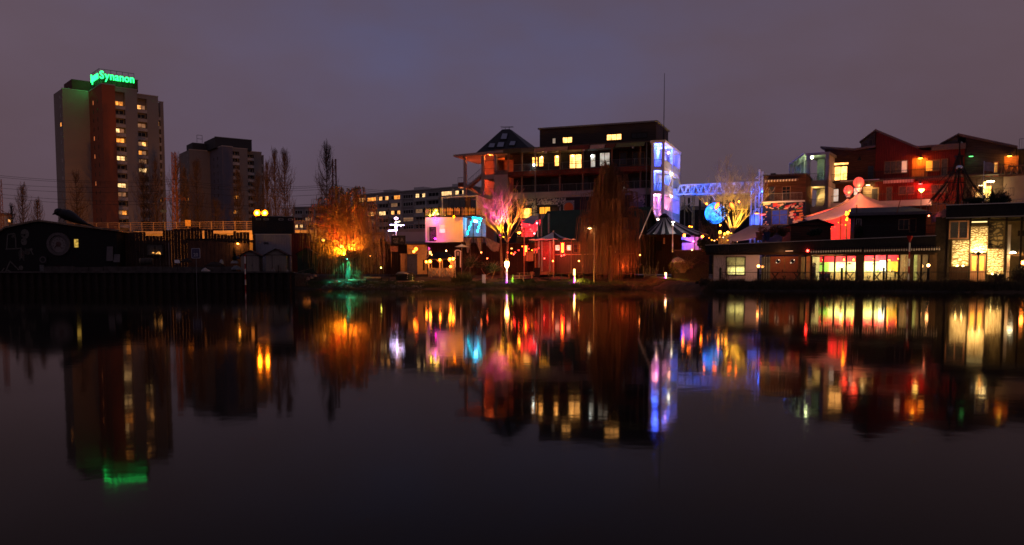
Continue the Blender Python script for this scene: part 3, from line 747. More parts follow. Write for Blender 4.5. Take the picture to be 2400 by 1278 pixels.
# ---------------------------------------------------------------- skeleton hut
HF = Fac(0,112,290,112.5)
def hut():
    f = HF;t = f.root('painted_hut',label='long black timber hut with a low gable, a painted skeleton and a big round dial',cat='hut')
    U = lambda px,py=600: f.u(px,py);Z = lambda py,px=140: f.z(px,py)
    out = [(U(-60),2.0),(U(-60),Z(590)),(U(-2),Z(548)),(U(17),Z(536)),(U(80),Z(522)),(U(97),Z(520)),(U(275),Z(542)),(U(275),2.0)]
    b = MB();b.prism(out,0,6);b.build('wall',planks('black_board',(.012,.010,.009),.25,axis=0,var=.3),t)
    ro = [(U(-60)-.1,Z(590)),(U(-2),Z(548)),(U(17),Z(536)),(U(80),Z(522)),(U(97),Z(520)),(U(283),Z(543))]
    e = MB()
    for (a,c),(d,g) in zip(ro,ro[1:]): e.prism([(a,c+.02),(d,g+.02),(d,g+.24),(a,c+.24)],-.35,6.3)
    e.build('roof',mat('eave_board',(.30,.22,.15),.7,var=.35,scale=2),t)
    # painted skeleton: thin pale strokes on the boards
    zx = lambda x: x/5.808;zy = lambda y: 480+y/5.808
    s = MB();w0 = -.03
    def bone(x0,y0,x1,y1,r=5):
        p = Vector((U(zx(x0)),w0,Z(zy(y0))));q = Vector((U(zx(x1)),w0,Z(zy(y1))));rr = r/5.808*mpp(112);d = (q-p).normalized();n = Vector((-d.z,0,d.x))*rr
        pts = [(v.x,v.z) for v in (p+n,q+n,q-n,p-n)];s.prism(pts,-.02,.003)
        for c in (p,q): s.disc((c.x,-.022,c.z),rr*1.35,.024,8)
    def oval(mb,x,y,rx,ry,w=-.03,t_=.03): mb.disc((U(zx(x)),w,Z(zy(y))),rx/5.808*mpp(112),t_,16,sz=ry/rx)
    oval(s,352,400,55,66);oval(s,335,505,40,50)
    for a_ in ((95,600,115,425),(222,600,222,450),(90,605,215,600),(225,600,290,592),(125,405,205,395),(135,770,20,1010),(135,770,245,885),(45,870,0,930),(100,895,215,945),(415,605,450,675),(0,1020,30,1050)): bone(*a_,r=7)
    bone(292,590,290,720,6)
    for i in range(6): bone(285,615+i*20,252+i*3,650+i*22,3);bone(298,615+i*20,335-i*2,650+i*22,3)
    for i in range(5): bone(345,600+i*16,385,612+i*17,3);bone(385,612+i*17,408,600+i*15,3)
    for i in range(7): bone(190+i*6,400+(i % 2)*12,165+i*9,440+(i % 3)*6,2)
    oval(s,280,860,30,32);oval(s,432,610,16,18)
    s.build('painted_skeleton',mat('bone_paint',(.17,.155,.13),.8,var=.3,scale=6),t)
    d = MB();oval(d,345,415,15,17,-.036,.005);oval(d,312,412,8,13,-.036,.005);oval(d,318,455,7,9,-.036,.005);oval(d,318,497,16,5,-.036,.005);d.build('painted_socket',M('black_paint'),t)
    # dial
    cx,cz = U(zx(808)),Z(zy(537));m_ = mpp(112)/5.808
    r = MB();r.ring((cx,-.22,cz),118*m_,156*m_,.22,32);r.build('dial_rim',mat('dial_grey',(.12,.10,.095),.5,var=.15),t)
    r = MB();r.disc((cx+.05,-.12,cz-.05),118*m_,.12,32);df = r.build('dial_face',mat('dial_face',(.22,.18,.17),.6,var=.1),t)
    r = MB();r.ring((cx+.05,-.14,cz-.05),108*m_,112*m_,.02,32)
    for i in range(40):
        a_ = R(-235+290*i/39);ra,rb = (84 if i % 5 == 0 else 94)*m_,104*m_
        r.bar((cx+.05+ra*math.cos(a_),-.13,cz-.05-ra*math.sin(a_)),(cx+.05+rb*math.cos(a_),-.13,cz-.05-rb*math.sin(a_)),.018,n=4)
    r.build('scale_mark',M('black_paint'),df)
    for i,sx in enumerate(('0','1','2','3','4','5','6','7','8','9')):
        a_ = R(-222+29*i);o = letter(sx,.22,M('black_paint'),.01,.004,df,'numeral');del o['_x0'],o['_x1']
        o.location = (cx-.02+72*m_*math.cos(a_),-.135,cz-.13-72*m_*math.sin(a_))
    r = MB();r.disc((cx,-.18,cz),34*m_,.05,16);r.bar((cx,-.16,cz),(cx-52*m_,-.16,cz-45*m_),.05,n=4);r.bar((cx,-.16,cz),(cx+45*m_,-.16,cz-62*m_),.05,n=4);r.build('needle',mat('dial_brown',(.12,.06,.05),.6),t)
    w = MB();w.box(U(175.5),U(184.5),-.05,.02,Z(580),Z(561));w.build('window',glow('lit_hut_window',(1,.62,.10),.75,.12,3.5),t)
    sp = MB();sp.box(U(93),U(111),-.2,0,Z(618),Z(600));so_ = sp.build('loudspeaker',M('black_metal'),t)
    sp = MB();sp.ring((U(102),-.23,Z(609)),.3,.42,.05,16);sp.build('loudspeaker_rim',M('dial_grey'),so_)
    sp = MB();sp.box(U(93),U(103),-.15,0,Z(640),Z(621));sp.build('notice_board',mat('speckled_board',(.22,.22,.21),.7,var=.45,scale=9),t)
    for px0,py0,px1,py1 in ((252,578,266,612),(268,596,282,615)):
        sp = MB();sp.hexa([(U(px0+3),-.8,Z(py1)),(U(px1+4),-.8,Z(py1)),(U(px1+4),-.74,Z(py1)),(U(px0+3),-.74,Z(py1))],[(U(px0),-.1,Z(py0)),(U(px1),-.1,Z(py0)),(U(px1),-.04,Z(py0)),(U(px0),-.04,Z(py0))])
        tag(sp.build('leaning_panel',M('dial_grey')),'grey panel leaning against the right end of the black hut' if px0 < 260 else 'shorter grey panel leaning beside the taller one at the black hut','panel');bpy.data.objects[-1] if False else None
        o = COL.objects[-1];o.location = (f.o.x,f.o.y,0);o.rotation_euler = (0,0,f.a)
    return t
hut()
def crow():
    p = at(135,520,112);t = thing('bird_sculpture','big black crow shaped sculpture perched on the black hut roof','sculpture',None,(p.x,113.5,p.z+.15))
    m_ = mpp(112)
    X = lambda px: (px-135)*m_;Z = lambda py: (521-py)*m_
    # body as a lofted tube along the bird
    st = [(124,500,.3),(128,502,.7),(133,502,1.15),(142,504,1.35),(152,507,1.35),(162,512,1.15),(174,519,.75),(190,526,.3),(206,531,.08)]
    b = MB();n = 10
    for px,py,r in st:
        for i in range(n):
            a_ = 2*pi*i/n;b.v.append((X(px),.9*r*math.cos(a_),Z(py+1.5)+.56*r*math.sin(a_)))
    for k in range(len(st)-1):
        for i in range(n): b.f.append((k*n+i,k*n+(i+1) % n,(k+1)*n+(i+1) % n,(k+1)*n+i))
    b.f.append(tuple(range(n)));b.build('body',M('black_paint'),t,smooth=True)
    h = MB();h.ball(X(129),-.4,Z(500),.62,10,7,.85);h.build('head',M('black_paint'),t,smooth=True)
    k = MB();k.bar((X(127),-.4,Z(499)),(X(115),-.6,Z(506)),.36,.05,8);k.build('beak',mat('beak_grey',(.06,.055,.05),.4),t,smooth=True)
    for px in (128,141): l = MB();l.path([(X(px+2),-.2,Z(511)),(X(px),-.3,Z(520)),(X(px-4),-.35,Z(521))],.05);l.build('leg',M('beak_grey'),t)
    e = MB();e.disc((X(128),-1.02,Z(498.5)),.07,.05,8);e.build('eye',M('dial_grey'),t)
crow()

# ---------------------------------------------------------------- plank fence
def fence():
    f = Fac(268,115,596,115.5);t = f.root('plank_fence',label='tall ragged dark plank fence between the black hut and the stacked containers',cat='fence')
    tops = [(268,551),(300,546),(344,543),(345,553),(381,553),(382,540),(409,539),(410,537),(440,536),(446,533),(475,534),(476,700),(478,700),(479,536),(501,538),(503,549),(546,550),(547,543),(588,545),(589,700),(592,700),(593,547)]
    xs = [a for a,b in tops];ys = [b for a,b in tops]
    px = 270.0;mm = mat('fence_plank',(.075,.038,.026),.85,var=.35,scale=3,stretch=(1,1,.25),bump=.4)
    while px < 596:
        w = random.uniform(6,8.8);y = np.interp(px+w/2,xs,ys);jit = random.uniform(-1.5,2.5) if px > 410 else random.uniform(-.4,.6)
        if 473 < px+w/2 < 480: px = 480;continue
        if 586 < px+w/2 < 592: px = 592.5;continue
        b = MB();b.box(f.u(px)+.02,f.u(px+w)-.02,random.uniform(-.03,.02),.06,2.0,f.z(px,y+jit));b.build('plank',mm,t);px += w
    for z in (3.0,4.8): b = MB();b.box(f.u(270),f.u(594),.07,.15,z,z+.12);b.build('rail',M('dark_timber'),t)
    # lower, redder board wall in front
    g = Fac(440,113.2,578,113.4);t2 = g.root('board_wall',label='lower rusty brown board wall lit by a small yellow lamp at its right end',cat='wall')
    px = 440.0;m2 = mat('wall_plank',(.15,.065,.04),.85,var=.3,scale=3,stretch=(1,1,.25),bump=.4)
    while px < 575:
        w = random.uniform(7,10);y = 563+(px-440)*.055+random.uniform(-.5,.8);b = MB();b.box(g.u(px)+.015,g.u(px+w)-.015,random.uniform(-.02,.02),.07,2.0,g.z(px,y));b.build('plank',m2,t2);px += w
    b = MB();b.box(g.u(438),g.u(578),-.06,.1,g.z(500,564)+.02,g.z(500,563)+.2);b.build('top_rail',M('dark_timber'),t2)
fence()
def lampthing(name,px,py,D,label,col,watts,emis,r=.12,cat='lamp',group=None,body=None,vis=1.0):
    p = at(px,py,D);t = thing(name,label,cat,group,tuple(p))
    b = MB();b.ball(0,0,0,r*vis,12,8);b.build('bulb',emis,t,smooth=True)
    if body: body(t)
    lamp((0,-r*1.5 if False else 0,0),col,watts,t,r=r*1.1)
    return t,p
yl = glow('yellow_bulb',(1,.36,.03),50);ol = glow('orange_bulb',(1,.16,.008),50);wl = glow('white_bulb',(1,.95,.9),14);cw = glow('cool_bulb',(.75,.9,1),18)
redb = glow('red_bulb',(1,.03,.02),25);wb_ = glow('warm_bulb',(1,.2,.012),55)
def wallarm(t):
    b = MB();b.bar((0,.05,.1),(0,.35,.15),.03);b.lathe(0,0,[(.16,.02),(.05,.14),(.03,.2)],10);b.build('fitting',M('black_metal'),t)
lampthing('wall_lamp',557.5,571,112.9,'small yellow wall lamp on the rusty board wall beside the sheds',(1,.65,.15),420,yl,.11,body=wallarm)
def display_case():
    f = Fac(345,114.3,382,114.4);t = f.root('display_case',label='shallow glazed case with small orange lights hung on the dark plank fence',cat='display case')
    x1 = f.u(382);z0 = f.z(360,598);z1 = f.z(360,573.5)
    b = MB();b.box(0,x1,.0,.4,z0,z1);b.build('back',mat('case_grey',(.10,.09,.085),.5,var=.3),t)
    b = MB();b.box(-.05,x1+.05,-.12,.0,z1,z1+.1);b.box(-.05,0,-.12,0,z0,z1);b.box(x1,x1+.05,-.12,0,z0,z1);b.box(x1*.5-.03,x1*.5+.06,-.1,0,z0,z1-.25);b.build('frame',M('dark_timber'),t)
    for i in range(16):
        q = MB();q.ball(x1*random.choice((random.uniform(.22,.48),random.uniform(.58,.85))),-.05,z0+random.uniform(.05,.42),.045,6,4);q.build('fairy_light',glow('fairy_orange',(1,.45,.1),2.2),t)
    lamp((x1*.5,-.3,z0+.25),(1,.5,.15),3,t,.2)
display_case()
def lump(name,px,py,D,wpx,hpx,m,label,cat,seed=0,group=None,flat=1.0):
    p = at(px,py,D);rr = random.Random(seed);w = wpx*mpp(D);h = hpx*mpp(D);b = MB()
    n,k = 12,6;ph = [rr.uniform(0,6) for _ in range(4)]
    def f(i,j):
        a_ = 2*pi*i;v = pi*.5*j;s = 1+.18*math.sin(3*a_+ph[0])*math.cos(v)+.12*math.sin(5*a_+ph[1]+4*v);return (w/2*math.cos(v)*math.cos(a_)*s,w*.35*math.cos(v)*math.sin(a_)*s,h*math.sin(v)*(1+.15*math.sin(2*a_+ph[2])))
    b.grid(f,n,k);return tag(b.build(name,m,smooth=True,loc=(p.x,D,p.z-h*.5)),label,cat,group)
sack = mat('white_sack',(.45,.43,.42),.8,var=.25,scale=4,bump=.5)
lump('sack',481,634,109.4,23,10,sack,'crumpled white sack lying on the quay left of the sheds','sack',1)
lump('sack',519,614,111.5,10,9,sack,'small white bundle under the board wall behind the quay','bundle',2)
lump('sack',549,614,111.5,18,7,sack,'pale folded sheet heaped left of the first shed','sheet',3)
lump('sack',553,628,110.0,24,9,mat('grey_tarp',(.16,.17,.18),.5,var=.3,scale=4,bump=.4),'grey tarpaulin bundle in front of the first shed','tarpaulin',4)
lump('cloth',641,634,108.9,9,9,sack,'white rag hanging low below the second shed','cloth',5)
lump('cloth',673.5,637,108.5,8,8,sack,'white cloth caught on the twigs right of the sheds','cloth',6)
lump('sack',556,604,112.0,12,6,mat('dark_blue_tarp',(.03,.05,.09),.5,var=.2),'dark blue bundle under the small yellow lamp','bundle',8)
lump('rubble_heap',505,620,111,40,10,M('dark_timber'),'dark heap of scrap on the quay under the board wall','scrap heap',9)
lump('rubble_heap',437,611,112,28,9,M('dark_timber'),'dark scrap heap behind the blue number sign','scrap heap',10)
for i,(px,py) in enumerate(((730,650),(738,646),(722,653))): lump('boulder',px,py,108.8,9,6,mat('pale_stone',(.30,.22,.17),.9,var=.3,scale=2,bump=.4),('largest pale stone on the bank at the end of the quay wall','upper pale stone on the bank left of the willow','lowest pale stone on the bank left of the willow')[i],'stone',20+i)
p = at(415,613,110.5);b = MB();b.hexa([(-.3,0,-.2),(.38,0,-.2),(.38,.03,-.2),(-.3,.03,-.2)],[(-.42,.15,.2),(.22,.15,.2),(.22,.18,.2),(-.42,.18,.2)])
tag(b.build('white_card',M('white_paint'),loc=(p.x,110.5,p.z)),'tilted white card on the scrap left of the blue number sign','card')
p = at(327,613,111.5);t = thing('cable_drum','wooden drum lying on its side on the quay below the display case','drum',None,(p.x,111.5,p.z))
b = MB();b.bar((0,0,0),(1.6,.3,.05),.42,n=14);b.build('core',M('grey_timber'),t)
for i in range(5): b = MB();b.bar((.1+.33*i,.02+.06*i,.01*i),(.15+.33*i,.03+.06*i,.01*i),.46,n=14);b.build('hoop',M('pale_timber') if i == 0 else M('grey_timber'),t)

# ---------------------------------------------------------------- signs and marker poles in the water
def ukw():
    p = at(459,594,106.2);t = thing('number_sign','blue sign reading UKW 20 with a white border on a thin pole by the quay','sign',None,(p.x,106.2,0));m_ = mpp(106.2)
    z = p.z;b = MB();b.cyl(0,.06,-.6,z,.035);b.build('pole',M('grey_metal'),t)
    pts = lambda w,h: [(-w+.08,z-h),(w-.08,z-h),(w,z-h+.08),(w,z+h-.08),(w-.08,z+h),(-w+.08,z+h),(-w,z+h-.08),(-w,z-h+.08)]
    b = MB();b.prism(pts(10.2*m_,11.8*m_),-.03,.02);b.build('border',mat('sign_white',(.42,.40,.42),.5,var=.05),t)
    b = MB();b.prism(pts(8.9*m_,10.5*m_),-.036,-.0305);b.build('plate',mat('sign_blue',(.075,.06,.13),.5,var=.08),t)
    text_line('UKW',-5.6*m_,-.04,z+3.4*m_,.32,mat('sign_faint',(.20,.17,.25),.5),t,width=11.5*m_)
    text_line('20',-5.2*m_,-.04,z-7.2*m_,.62,M('sign_white'),t,width=11*m_,bold=.015)
ukw()
def marker(px,ys,D,ytri,hpx,label,red):
    p = at(px,ys[0],D);t = thing('marker_pole',label,'channel marker','striped channel marker poles',(p.x,D,0));tri = at(px,ytri,D).z;m_ = mpp(D)
    b = MB();b.lathe(0,0,[(.02,tri-hpx*m_),(hpx*.45*m_,tri-.02),(hpx*.45*m_,tri)],4);b.build('top_mark',red,t)
    zs = [at(px,y,D).z for y in ys]+[-1.0]
    for i in range(len(zs)-1):
        b = MB();b.cyl(0,0,zs[i+1],zs[i],.075,n=8);b.build('band',M('white_paint') if i % 2 == 0 else red,t)
rp = mat('marker_red',(.30,.02,.02),.5,var=.1)
marker(574,[601,618,630.5,643,655.5,668,679],105.2,597,7,'red and white striped marker pole standing in the water by the sheds',rp)
marker(2132,[569,590,607,624,641,660,675],91.5,553,17,'taller red and white striped marker pole by the restaurant deck',rp)
p = at(652,622,106.4);b = MB();b.cyl(0,0,-1,p.z,.07,.06,7);tag(b.build('mooring_post',M('dark_timber'),loc=(p.x,106.4,0)),'thin dark wooden post at the right end of the quay wall','post')

# ---------------------------------------------------------------- containers, sheds, floodlights
def corr_box(b,x0,x1,y,z0,z1,pitch=.36,dep=.05):
    x = x0
    while x < x1-.01:
        e = min(x1,x+pitch*.5);b.box(x,e,y-dep,y,z0+.12,z1-.12);x += pitch
def containers():
    f = Fac(597,117,684,117)
    t = f.root('shipping_container',label='pale grey container under the black cabin',cat='container');X = f.u(683);z0 = 2.2;z1 = f.z(640,549)
    b = MB();b.box(0,X,0,2.4,z0,z1);corr_box(b,.1,X-.1,0,z0,z1);b.build('body',M('white_cont'),t)
    b = MB();b.box(-.02,X+.02,-.08,.0,z1-.12,z1+.02);b.build('top_rail',M('grey_white'),t)
    text_line('OHOL',f.u(619),-.062,f.z(625,572),.3,M('black_paint'),t,width=.72,bold=.02,name='graffiti_letter')
    f2_ = Fac(683.5,117.3,725,117.5);t = f2_.root('shipping_container',label='dark red container right of the pale one under the black cabin',cat='container');X2 = f2_.u(724);z2 = f2_.z(700,546.5)
    b = MB();b.box(0.02,X2,0,2.4,z0,z2);corr_box(b,.1,X2-.1,0,z0,z2);b.build('body',mat('oxide_red',(.12,.022,.016),.6,var=.2),t)
    f3 = Fac(592,117.0,691,118.2);t = f3.root('stacked_cabin',label='black container cabin with small high windows stacked on the pale container',cat='container');X3 = f3.u(690);zz = f3.z(640,508)
    b = MB();b.box(0,X3,0,2.6,z1+.03,zz);corr_box(b,.1,X3-.1,0,z1+.03,zz,.3,.03);b.build('body',mat('cabin_black',(.02,.018,.018),.6,var=.2),t)
    b = MB();b.box(-.03,X3+.03,-.06,2.6,zz,zz+.1);b.build('roof',M('grey_metal'),t)
    b = MB();b.box(X3,X3+.08,.1,2.5,z1+.1,zz-.02);b.build('end_wall',mat('cabin_end',(.30,.20,.16),.7),t)
    for a,c in ((602,613),(620,631),(655,665.5),(677,688)):
        w = MB();w.box(f3.u(a),f3.u(c),-.06,.01,f3.z(650,516.5),f3.z(650,512.5));wo = w.build('window',M('grey_white'),t);w = MB();w.box(f3.u(a+1),f3.u(c-1),-.07,-.055,f3.z(650,515.8),f3.z(650,513.2));w.build('pane',DARKGLASS,wo)
    # floodlights on a post
    p = at(609,503,118);t = thing('floodlight_pair','two glaring orange sodium floodlights on a short post on the black cabin','floodlight',None,(p.x,118.6,zz+.1));zc = at(609,499,118).z-(zz+.1)
    b = MB();b.cyl(0,.2,0,zc+.5,.06);b.bar((-.65,.2,zc+.1),(.65,.2,zc+.1),.05);b.build('post',M('black_metal'),t)
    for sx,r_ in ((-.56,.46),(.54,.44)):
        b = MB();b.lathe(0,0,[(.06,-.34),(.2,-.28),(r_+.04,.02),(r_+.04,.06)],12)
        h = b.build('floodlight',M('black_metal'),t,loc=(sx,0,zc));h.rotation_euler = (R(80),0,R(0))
        g = MB();g.lathe(0,0,[(r_,.061),(r_*.8,.075)],16);g.build('halo_ring',glow('sodium_halo',(1,.26,.008),1.8),h,smooth=True);g = MB();g.lathe(0,0,[(r_*.5,.076),(r_*.4,.14),(r_*.15,.17)],12);g.build('lens',glow('sodium_lens',(1,.26,.008),140),h,smooth=True)  # glowing ring added as the orange halo around each lens
    lamp((0,.9,zc),(1,.30,.03),170000,t,r=.4,spot=80,aim=(-5.5,10,zc-3.2),blend=.8)
    lamp((0,-.9,zc-.0),(1,.32,.03),1500,t,r=.3)
mat('white_cont',(.34,.33,.36),.6,var=.12,scale=1.5)
containers()
def shed(px0,px1,pxs,yr,ye,yb,D,label,m,roofm,doorx=None):
    f = Fac(px0,D,px1,D+.3);t = f.root('garden_shed',label=label,cat='shed',group='small gabled sheds on the quay');X = f.u(px1);zr = f.z((px0+px1)/2,yr);ze = f.z(px0,ye);zb = 2.02
    dpt = max(1.6,(f.wz(pxs,ye,X)[0])) if pxs else 2;dpt = min(dpt,3.0)
    b = MB();b.prism([(0,zb),(X,zb),(X,ze),(X/2,zr),(0,ze)],0,dpt);b.build('wall',m,t)
    for s in (0,1):
        a = (-.25,ze-.14*1) if s == 0 else (X+.25,ze-.14);c = (X/2,zr+.03)
        r = MB();r.prism([a,c,(c[0],c[1]+.09),(a[0],a[1]+.09)],-.3,dpt+.3);r.build('roof',roofm,t)
    n = 2;x0 = X*.33;x1 = X*.98
    d = MB();d.box(x0,(x0+x1)/2-.02,-.05,-.002,zb+.05,ze-.12);dd = d.build('door',m,t);d = MB();d.box((x0+x1)/2+.02,x1-.03,-.05,-.002,zb+.05,ze-.12);d.build('door',m,t)
    h = MB();h.box((x0+x1)/2-.14,(x0+x1)/2-.06,-.09,-.05,zb+.9,zb+1.05);h.build('handle',M('black_metal'),dd)
    tr = MB();tr.box(x0-.08,x0-.02,-.04,-.002,zb+.05,ze-.1);tr.box(0.02,X-.02,-.045,-.002,ze-.08,ze-.02);tr.build('trim',M('dark_timber'),t)
sm = planks('shed_board',(.27,.225,.19),.16,axis=0,var=.12,gap=.12);srf = mat('shed_roof',(.05,.03,.028),.8,var=.3)
shed(564,607,622,588.5,598.5,633,110.6,'pale garden shed, left of the two below the grey container',sm,srf)
shed(622.5,671,690,584.5,597,633,110.6,'pale garden shed, right of the two below the grey container',sm,srf)
shed(697,740,758,583,595,632,111.5,'dark green shed half hidden behind the orange willow',mat('dark_green_wood',(.02,.035,.022),.7,var=.2),M('black_paint'))
b = Fac(726,118.6,908,119.4);t = b.root('dark_screen',label='added dark board screen hiding the viaduct piers behind the lit willow',cat='fence');px = 726.0  # made-up boards standing in for the dark below the viaduct deck
while px < 905: q = MB();q.box(b.u(px)+.02,b.u(px+9)-.02,random.uniform(-.03,.03),.07,1.9,b.zp(568+random.uniform(-2,2),b.u(px)));q.build('board',M('fence_plank'),t);px += 9.1
# little conifer and twigs by the lamp
def conifer(px,ytop,ybase,D,hw,label,n=900,m='conifer'):
    a = at(px,ybase,D);c = at(px,ytop,D);H = c.z-a.z;t = thing('conifer',label,'conifer',None,(a.x,D,a.z));b = MB();b.cyl(0,0,0,H,.06,.015,6);b.build('trunk',M('bark'),t)
    s = rng.uniform(0,1,n);s = 1-np.sqrt(s)*.97;tier = np.floor(s*9)/9;r = (1-s)*hw*mpp(D)*(.55+.5*((s*9) % 1 < .5))*np.sqrt(rng.uniform(.05,1,n));az = rng.uniform(0,2*pi,n)
    leaves('crown',np.column_stack([r*np.cos(az),r*np.sin(az),s*H-.15*r]),.11,M(m),t,aspect=.4)
conifer(549,580,610,111.3,7,'small dark conifer beside the yellow wall lamp',400)
def twig_bush(px,py,D,r,h,n,label,m='twig',cat='shrub',group=None,lean=.7,tw=.012,base=None):
    p = at(px,py,D);z = G(p.x,D) if base is None else base;t = Tree()
    for i in range(n):
        a = random.uniform(0,2*pi);q = Vector((random.gauss(0,r*.25),random.gauss(0,r*.25),0));d = Vector((math.cos(a)*random.random()*lean,math.sin(a)*random.random()*lean,1)).normalized();L_ = h*random.uniform(.5,1.1);k = 4;rr = tw*1.6
        for j in range(k):
            nx = q+d*(L_/k)+Vector((random.gauss(0,.05),random.gauss(0,.05),0))*h*.4;t.add(q,nx,rr,rr*.8);q = nx;rr *= .8
            if random.random() < .7: e = q+Vector((random.gauss(0,.25)*h,random.gauss(0,.25)*h,random.uniform(.0,.3)*h));t.add(q,e,rr*.7,rr*.4)
    return tag(t.out('twiggy_shrub',M(m),None),label,cat,group) if False else _place(t,(p.x,D,z-.05),m,label,cat,group)
def _place(t,loc,m,label,cat,group):
    o = t.out('bare_shrub',M(m),None);o.location = loc;return tag(o,label,cat,group)
twig_bush(655,630,108.6,1.6,1.9,60,'tangle of bare twigs in front of the right shed')
twig_bush(700,640,108.4,2.2,1.6,70,'low tangle of bare twigs on the bank before the dark green shed')
for i,(x0,y0,x1,y1) in enumerate(((655,650,745,625),(690,652,712,637),(705,655,722,641))):
    b = MB();b.bar(tuple(at(x0,y0,107.9)),tuple(at(x1,y1,108.8)),.05,.04,5);tag(b.build('driftwood',M('grey_timber')),('long pale pole lying across the bank right of the quay wall','left of two short branches sticking up below the long pole','right of two short branches sticking up below the long pole')[i],'branch')

# ---------------------------------------------------------------- the lit willow
W1 = willow(815,112.5,652,[(440,10),(455,45),(480,74),(520,94),(570,104),(610,106),(640,100)],'weeping willow lit orange from inside with a teal lit trunk',lean=.2,nl=64,ns=11,trunk_top=600,r0=.34,sw=.032)
def willow_lights():
    for i,(px,py,D,c,w,sp,am) in enumerate(((806,600,110.6,(1,.42,.02),8000,130,(775,540,112.6)),(800,585,110.6,(1,.07,.015),9000,120,(800,480,112.6)),
                                              (822,590,110.0,(1,.30,.03),5200,135,(850,520,112.6)))):
        p = at(px,py,D);t = thing('uplight',('yellow spotlight clamped at the fork of the lit willow','red spotlight high in the lit willow','orange spotlight on the right side of the lit willow')[i],'spotlight',None,tuple(p))
        b = MB();b.lathe(0,0,[(.05,-.12),(.10,-.04),(.12,.06)],10);b.build('housing',M('black_metal'),t)
        b = MB();b.lathe(0,0,[(.10,.061),(.06,.09)],10);b.build('lens',glow('lens_%d' % i,c,(25,6,6)[i]),t);q = at(*am)-p
        lamp((0,0,.2),c,w,t,r=.1,spot=sp,aim=tuple(q),blend=.6)
    p = at(813,606,111.0);t = thing('uplight','teal spotlight on the willow trunk shining down on the bank','spotlight',None,tuple(p))
    b = MB();b.lathe(0,0,[(.12,-.06),(.10,.04),(.05,.12)],10);b.build('housing',M('black_metal'),t);b = MB();b.lathe(0,0,[(.06,-.1),(.10,-.062)],10);b.build('lens',glow('teal_lens',(.05,.9,.75),20),t)
    lamp((0,-.1,-.15),(.02,.80,.55),2600,t,r=.08,spot=110,aim=(0,.2,-2),blend=.7)
    lamp((.1,-.9,-1.4),(.05,.85,.7),60,t,r=.1)
    p = at(757.5,563,110.5);t = thing('paper_lantern','small round orange lantern hanging in the lit willow','lantern',None,tuple(p));b = MB();b.ball(0,0,0,.22,14,8,.8);b.build('shade',glow('lantern_orange',(1,.45,.08),1.7,1.0,5),t,smooth=True);b = MB();b.bar((0,0,.18),(0,0,.9),.01,n=4);b.build('cord',M('black_metal'),t)
willow_lights()
def picnic(px,py,D,label,L_=1.7,rot=0,m='grey_timber',z=None,group='picnic tables on the bank',wide=1.0):
    p = at(px,py,D);z0 = G(p.x,D) if z is None else z
    t = thing('picnic_table',label,'picnic table',group,(p.x,D,z0),R(rot))
    for i in range(4): b = MB();b.box(-L_/2,L_/2,-.36+.18*i,-.20+.18*i,.72,.76);b.build('tabletop_board',M(m),t)
    for s in (-1,1):
        for k in range(2): b = MB();b.box(-L_/2,L_/2,s*(.66+.07)-.07+s*.0+(k*.15-.07),s*(.66+.07)+.0+(k*.15-.07),.43,.47);b.build('bench_board',M(m),t)
    for x in (-L_*.36,L_*.36):
        b = MB();b.bar((x,-.62,0),(x,.22,.72),.05,n=4);b.bar((x,.62,0),(x,-.22,.72),.05,n=4);b.bar((x,-.78,.38),(x,.78,.38),.04,n=4);b.build('leg_frame',M(m),t)
    return t
picnic(797,655,110.3,'picnic table in the teal light left of the willow trunk',1.8,12)
for i,(px,D,l) in enumerate(((836,110.8,'long pale log seat in the teal light right of the willow trunk'),(872,112.5,'log lying behind the teal lit patch right of the willow'))):
    p = at(px,650,D);b = MB();b.bar((-1.1,0,.28),(1.1,.35,.30),.17,.15,8);tag(b.build('log_seat',M('pale_timber'),loc=(p.x,D,G(p.x,D))),l,'log')
for px,D,l in ((903,111.5,'low dark bench on the bank left of the black crate'),(850,109.6,'low dark table edge on the bank below the teal lit logs')):
    p = at(px,652,D);t = thing('low_bench',l,'bench',None,(p.x,D,G(p.x,D)));b = MB();b.box(-.65,.65,-.2,.2,.42,.48);b.build('seat',M('dark_timber'),t)
    for x in (-.5,.5): b = MB();b.box(x-.04,x+.04,-.17,.17,0,.42);b.build('leg',M('dark_timber'),t)
twig_bush(835,630,111.2,.9,2.6,40,'thin shrub catching teal light right of the willow trunk','willow_twig')
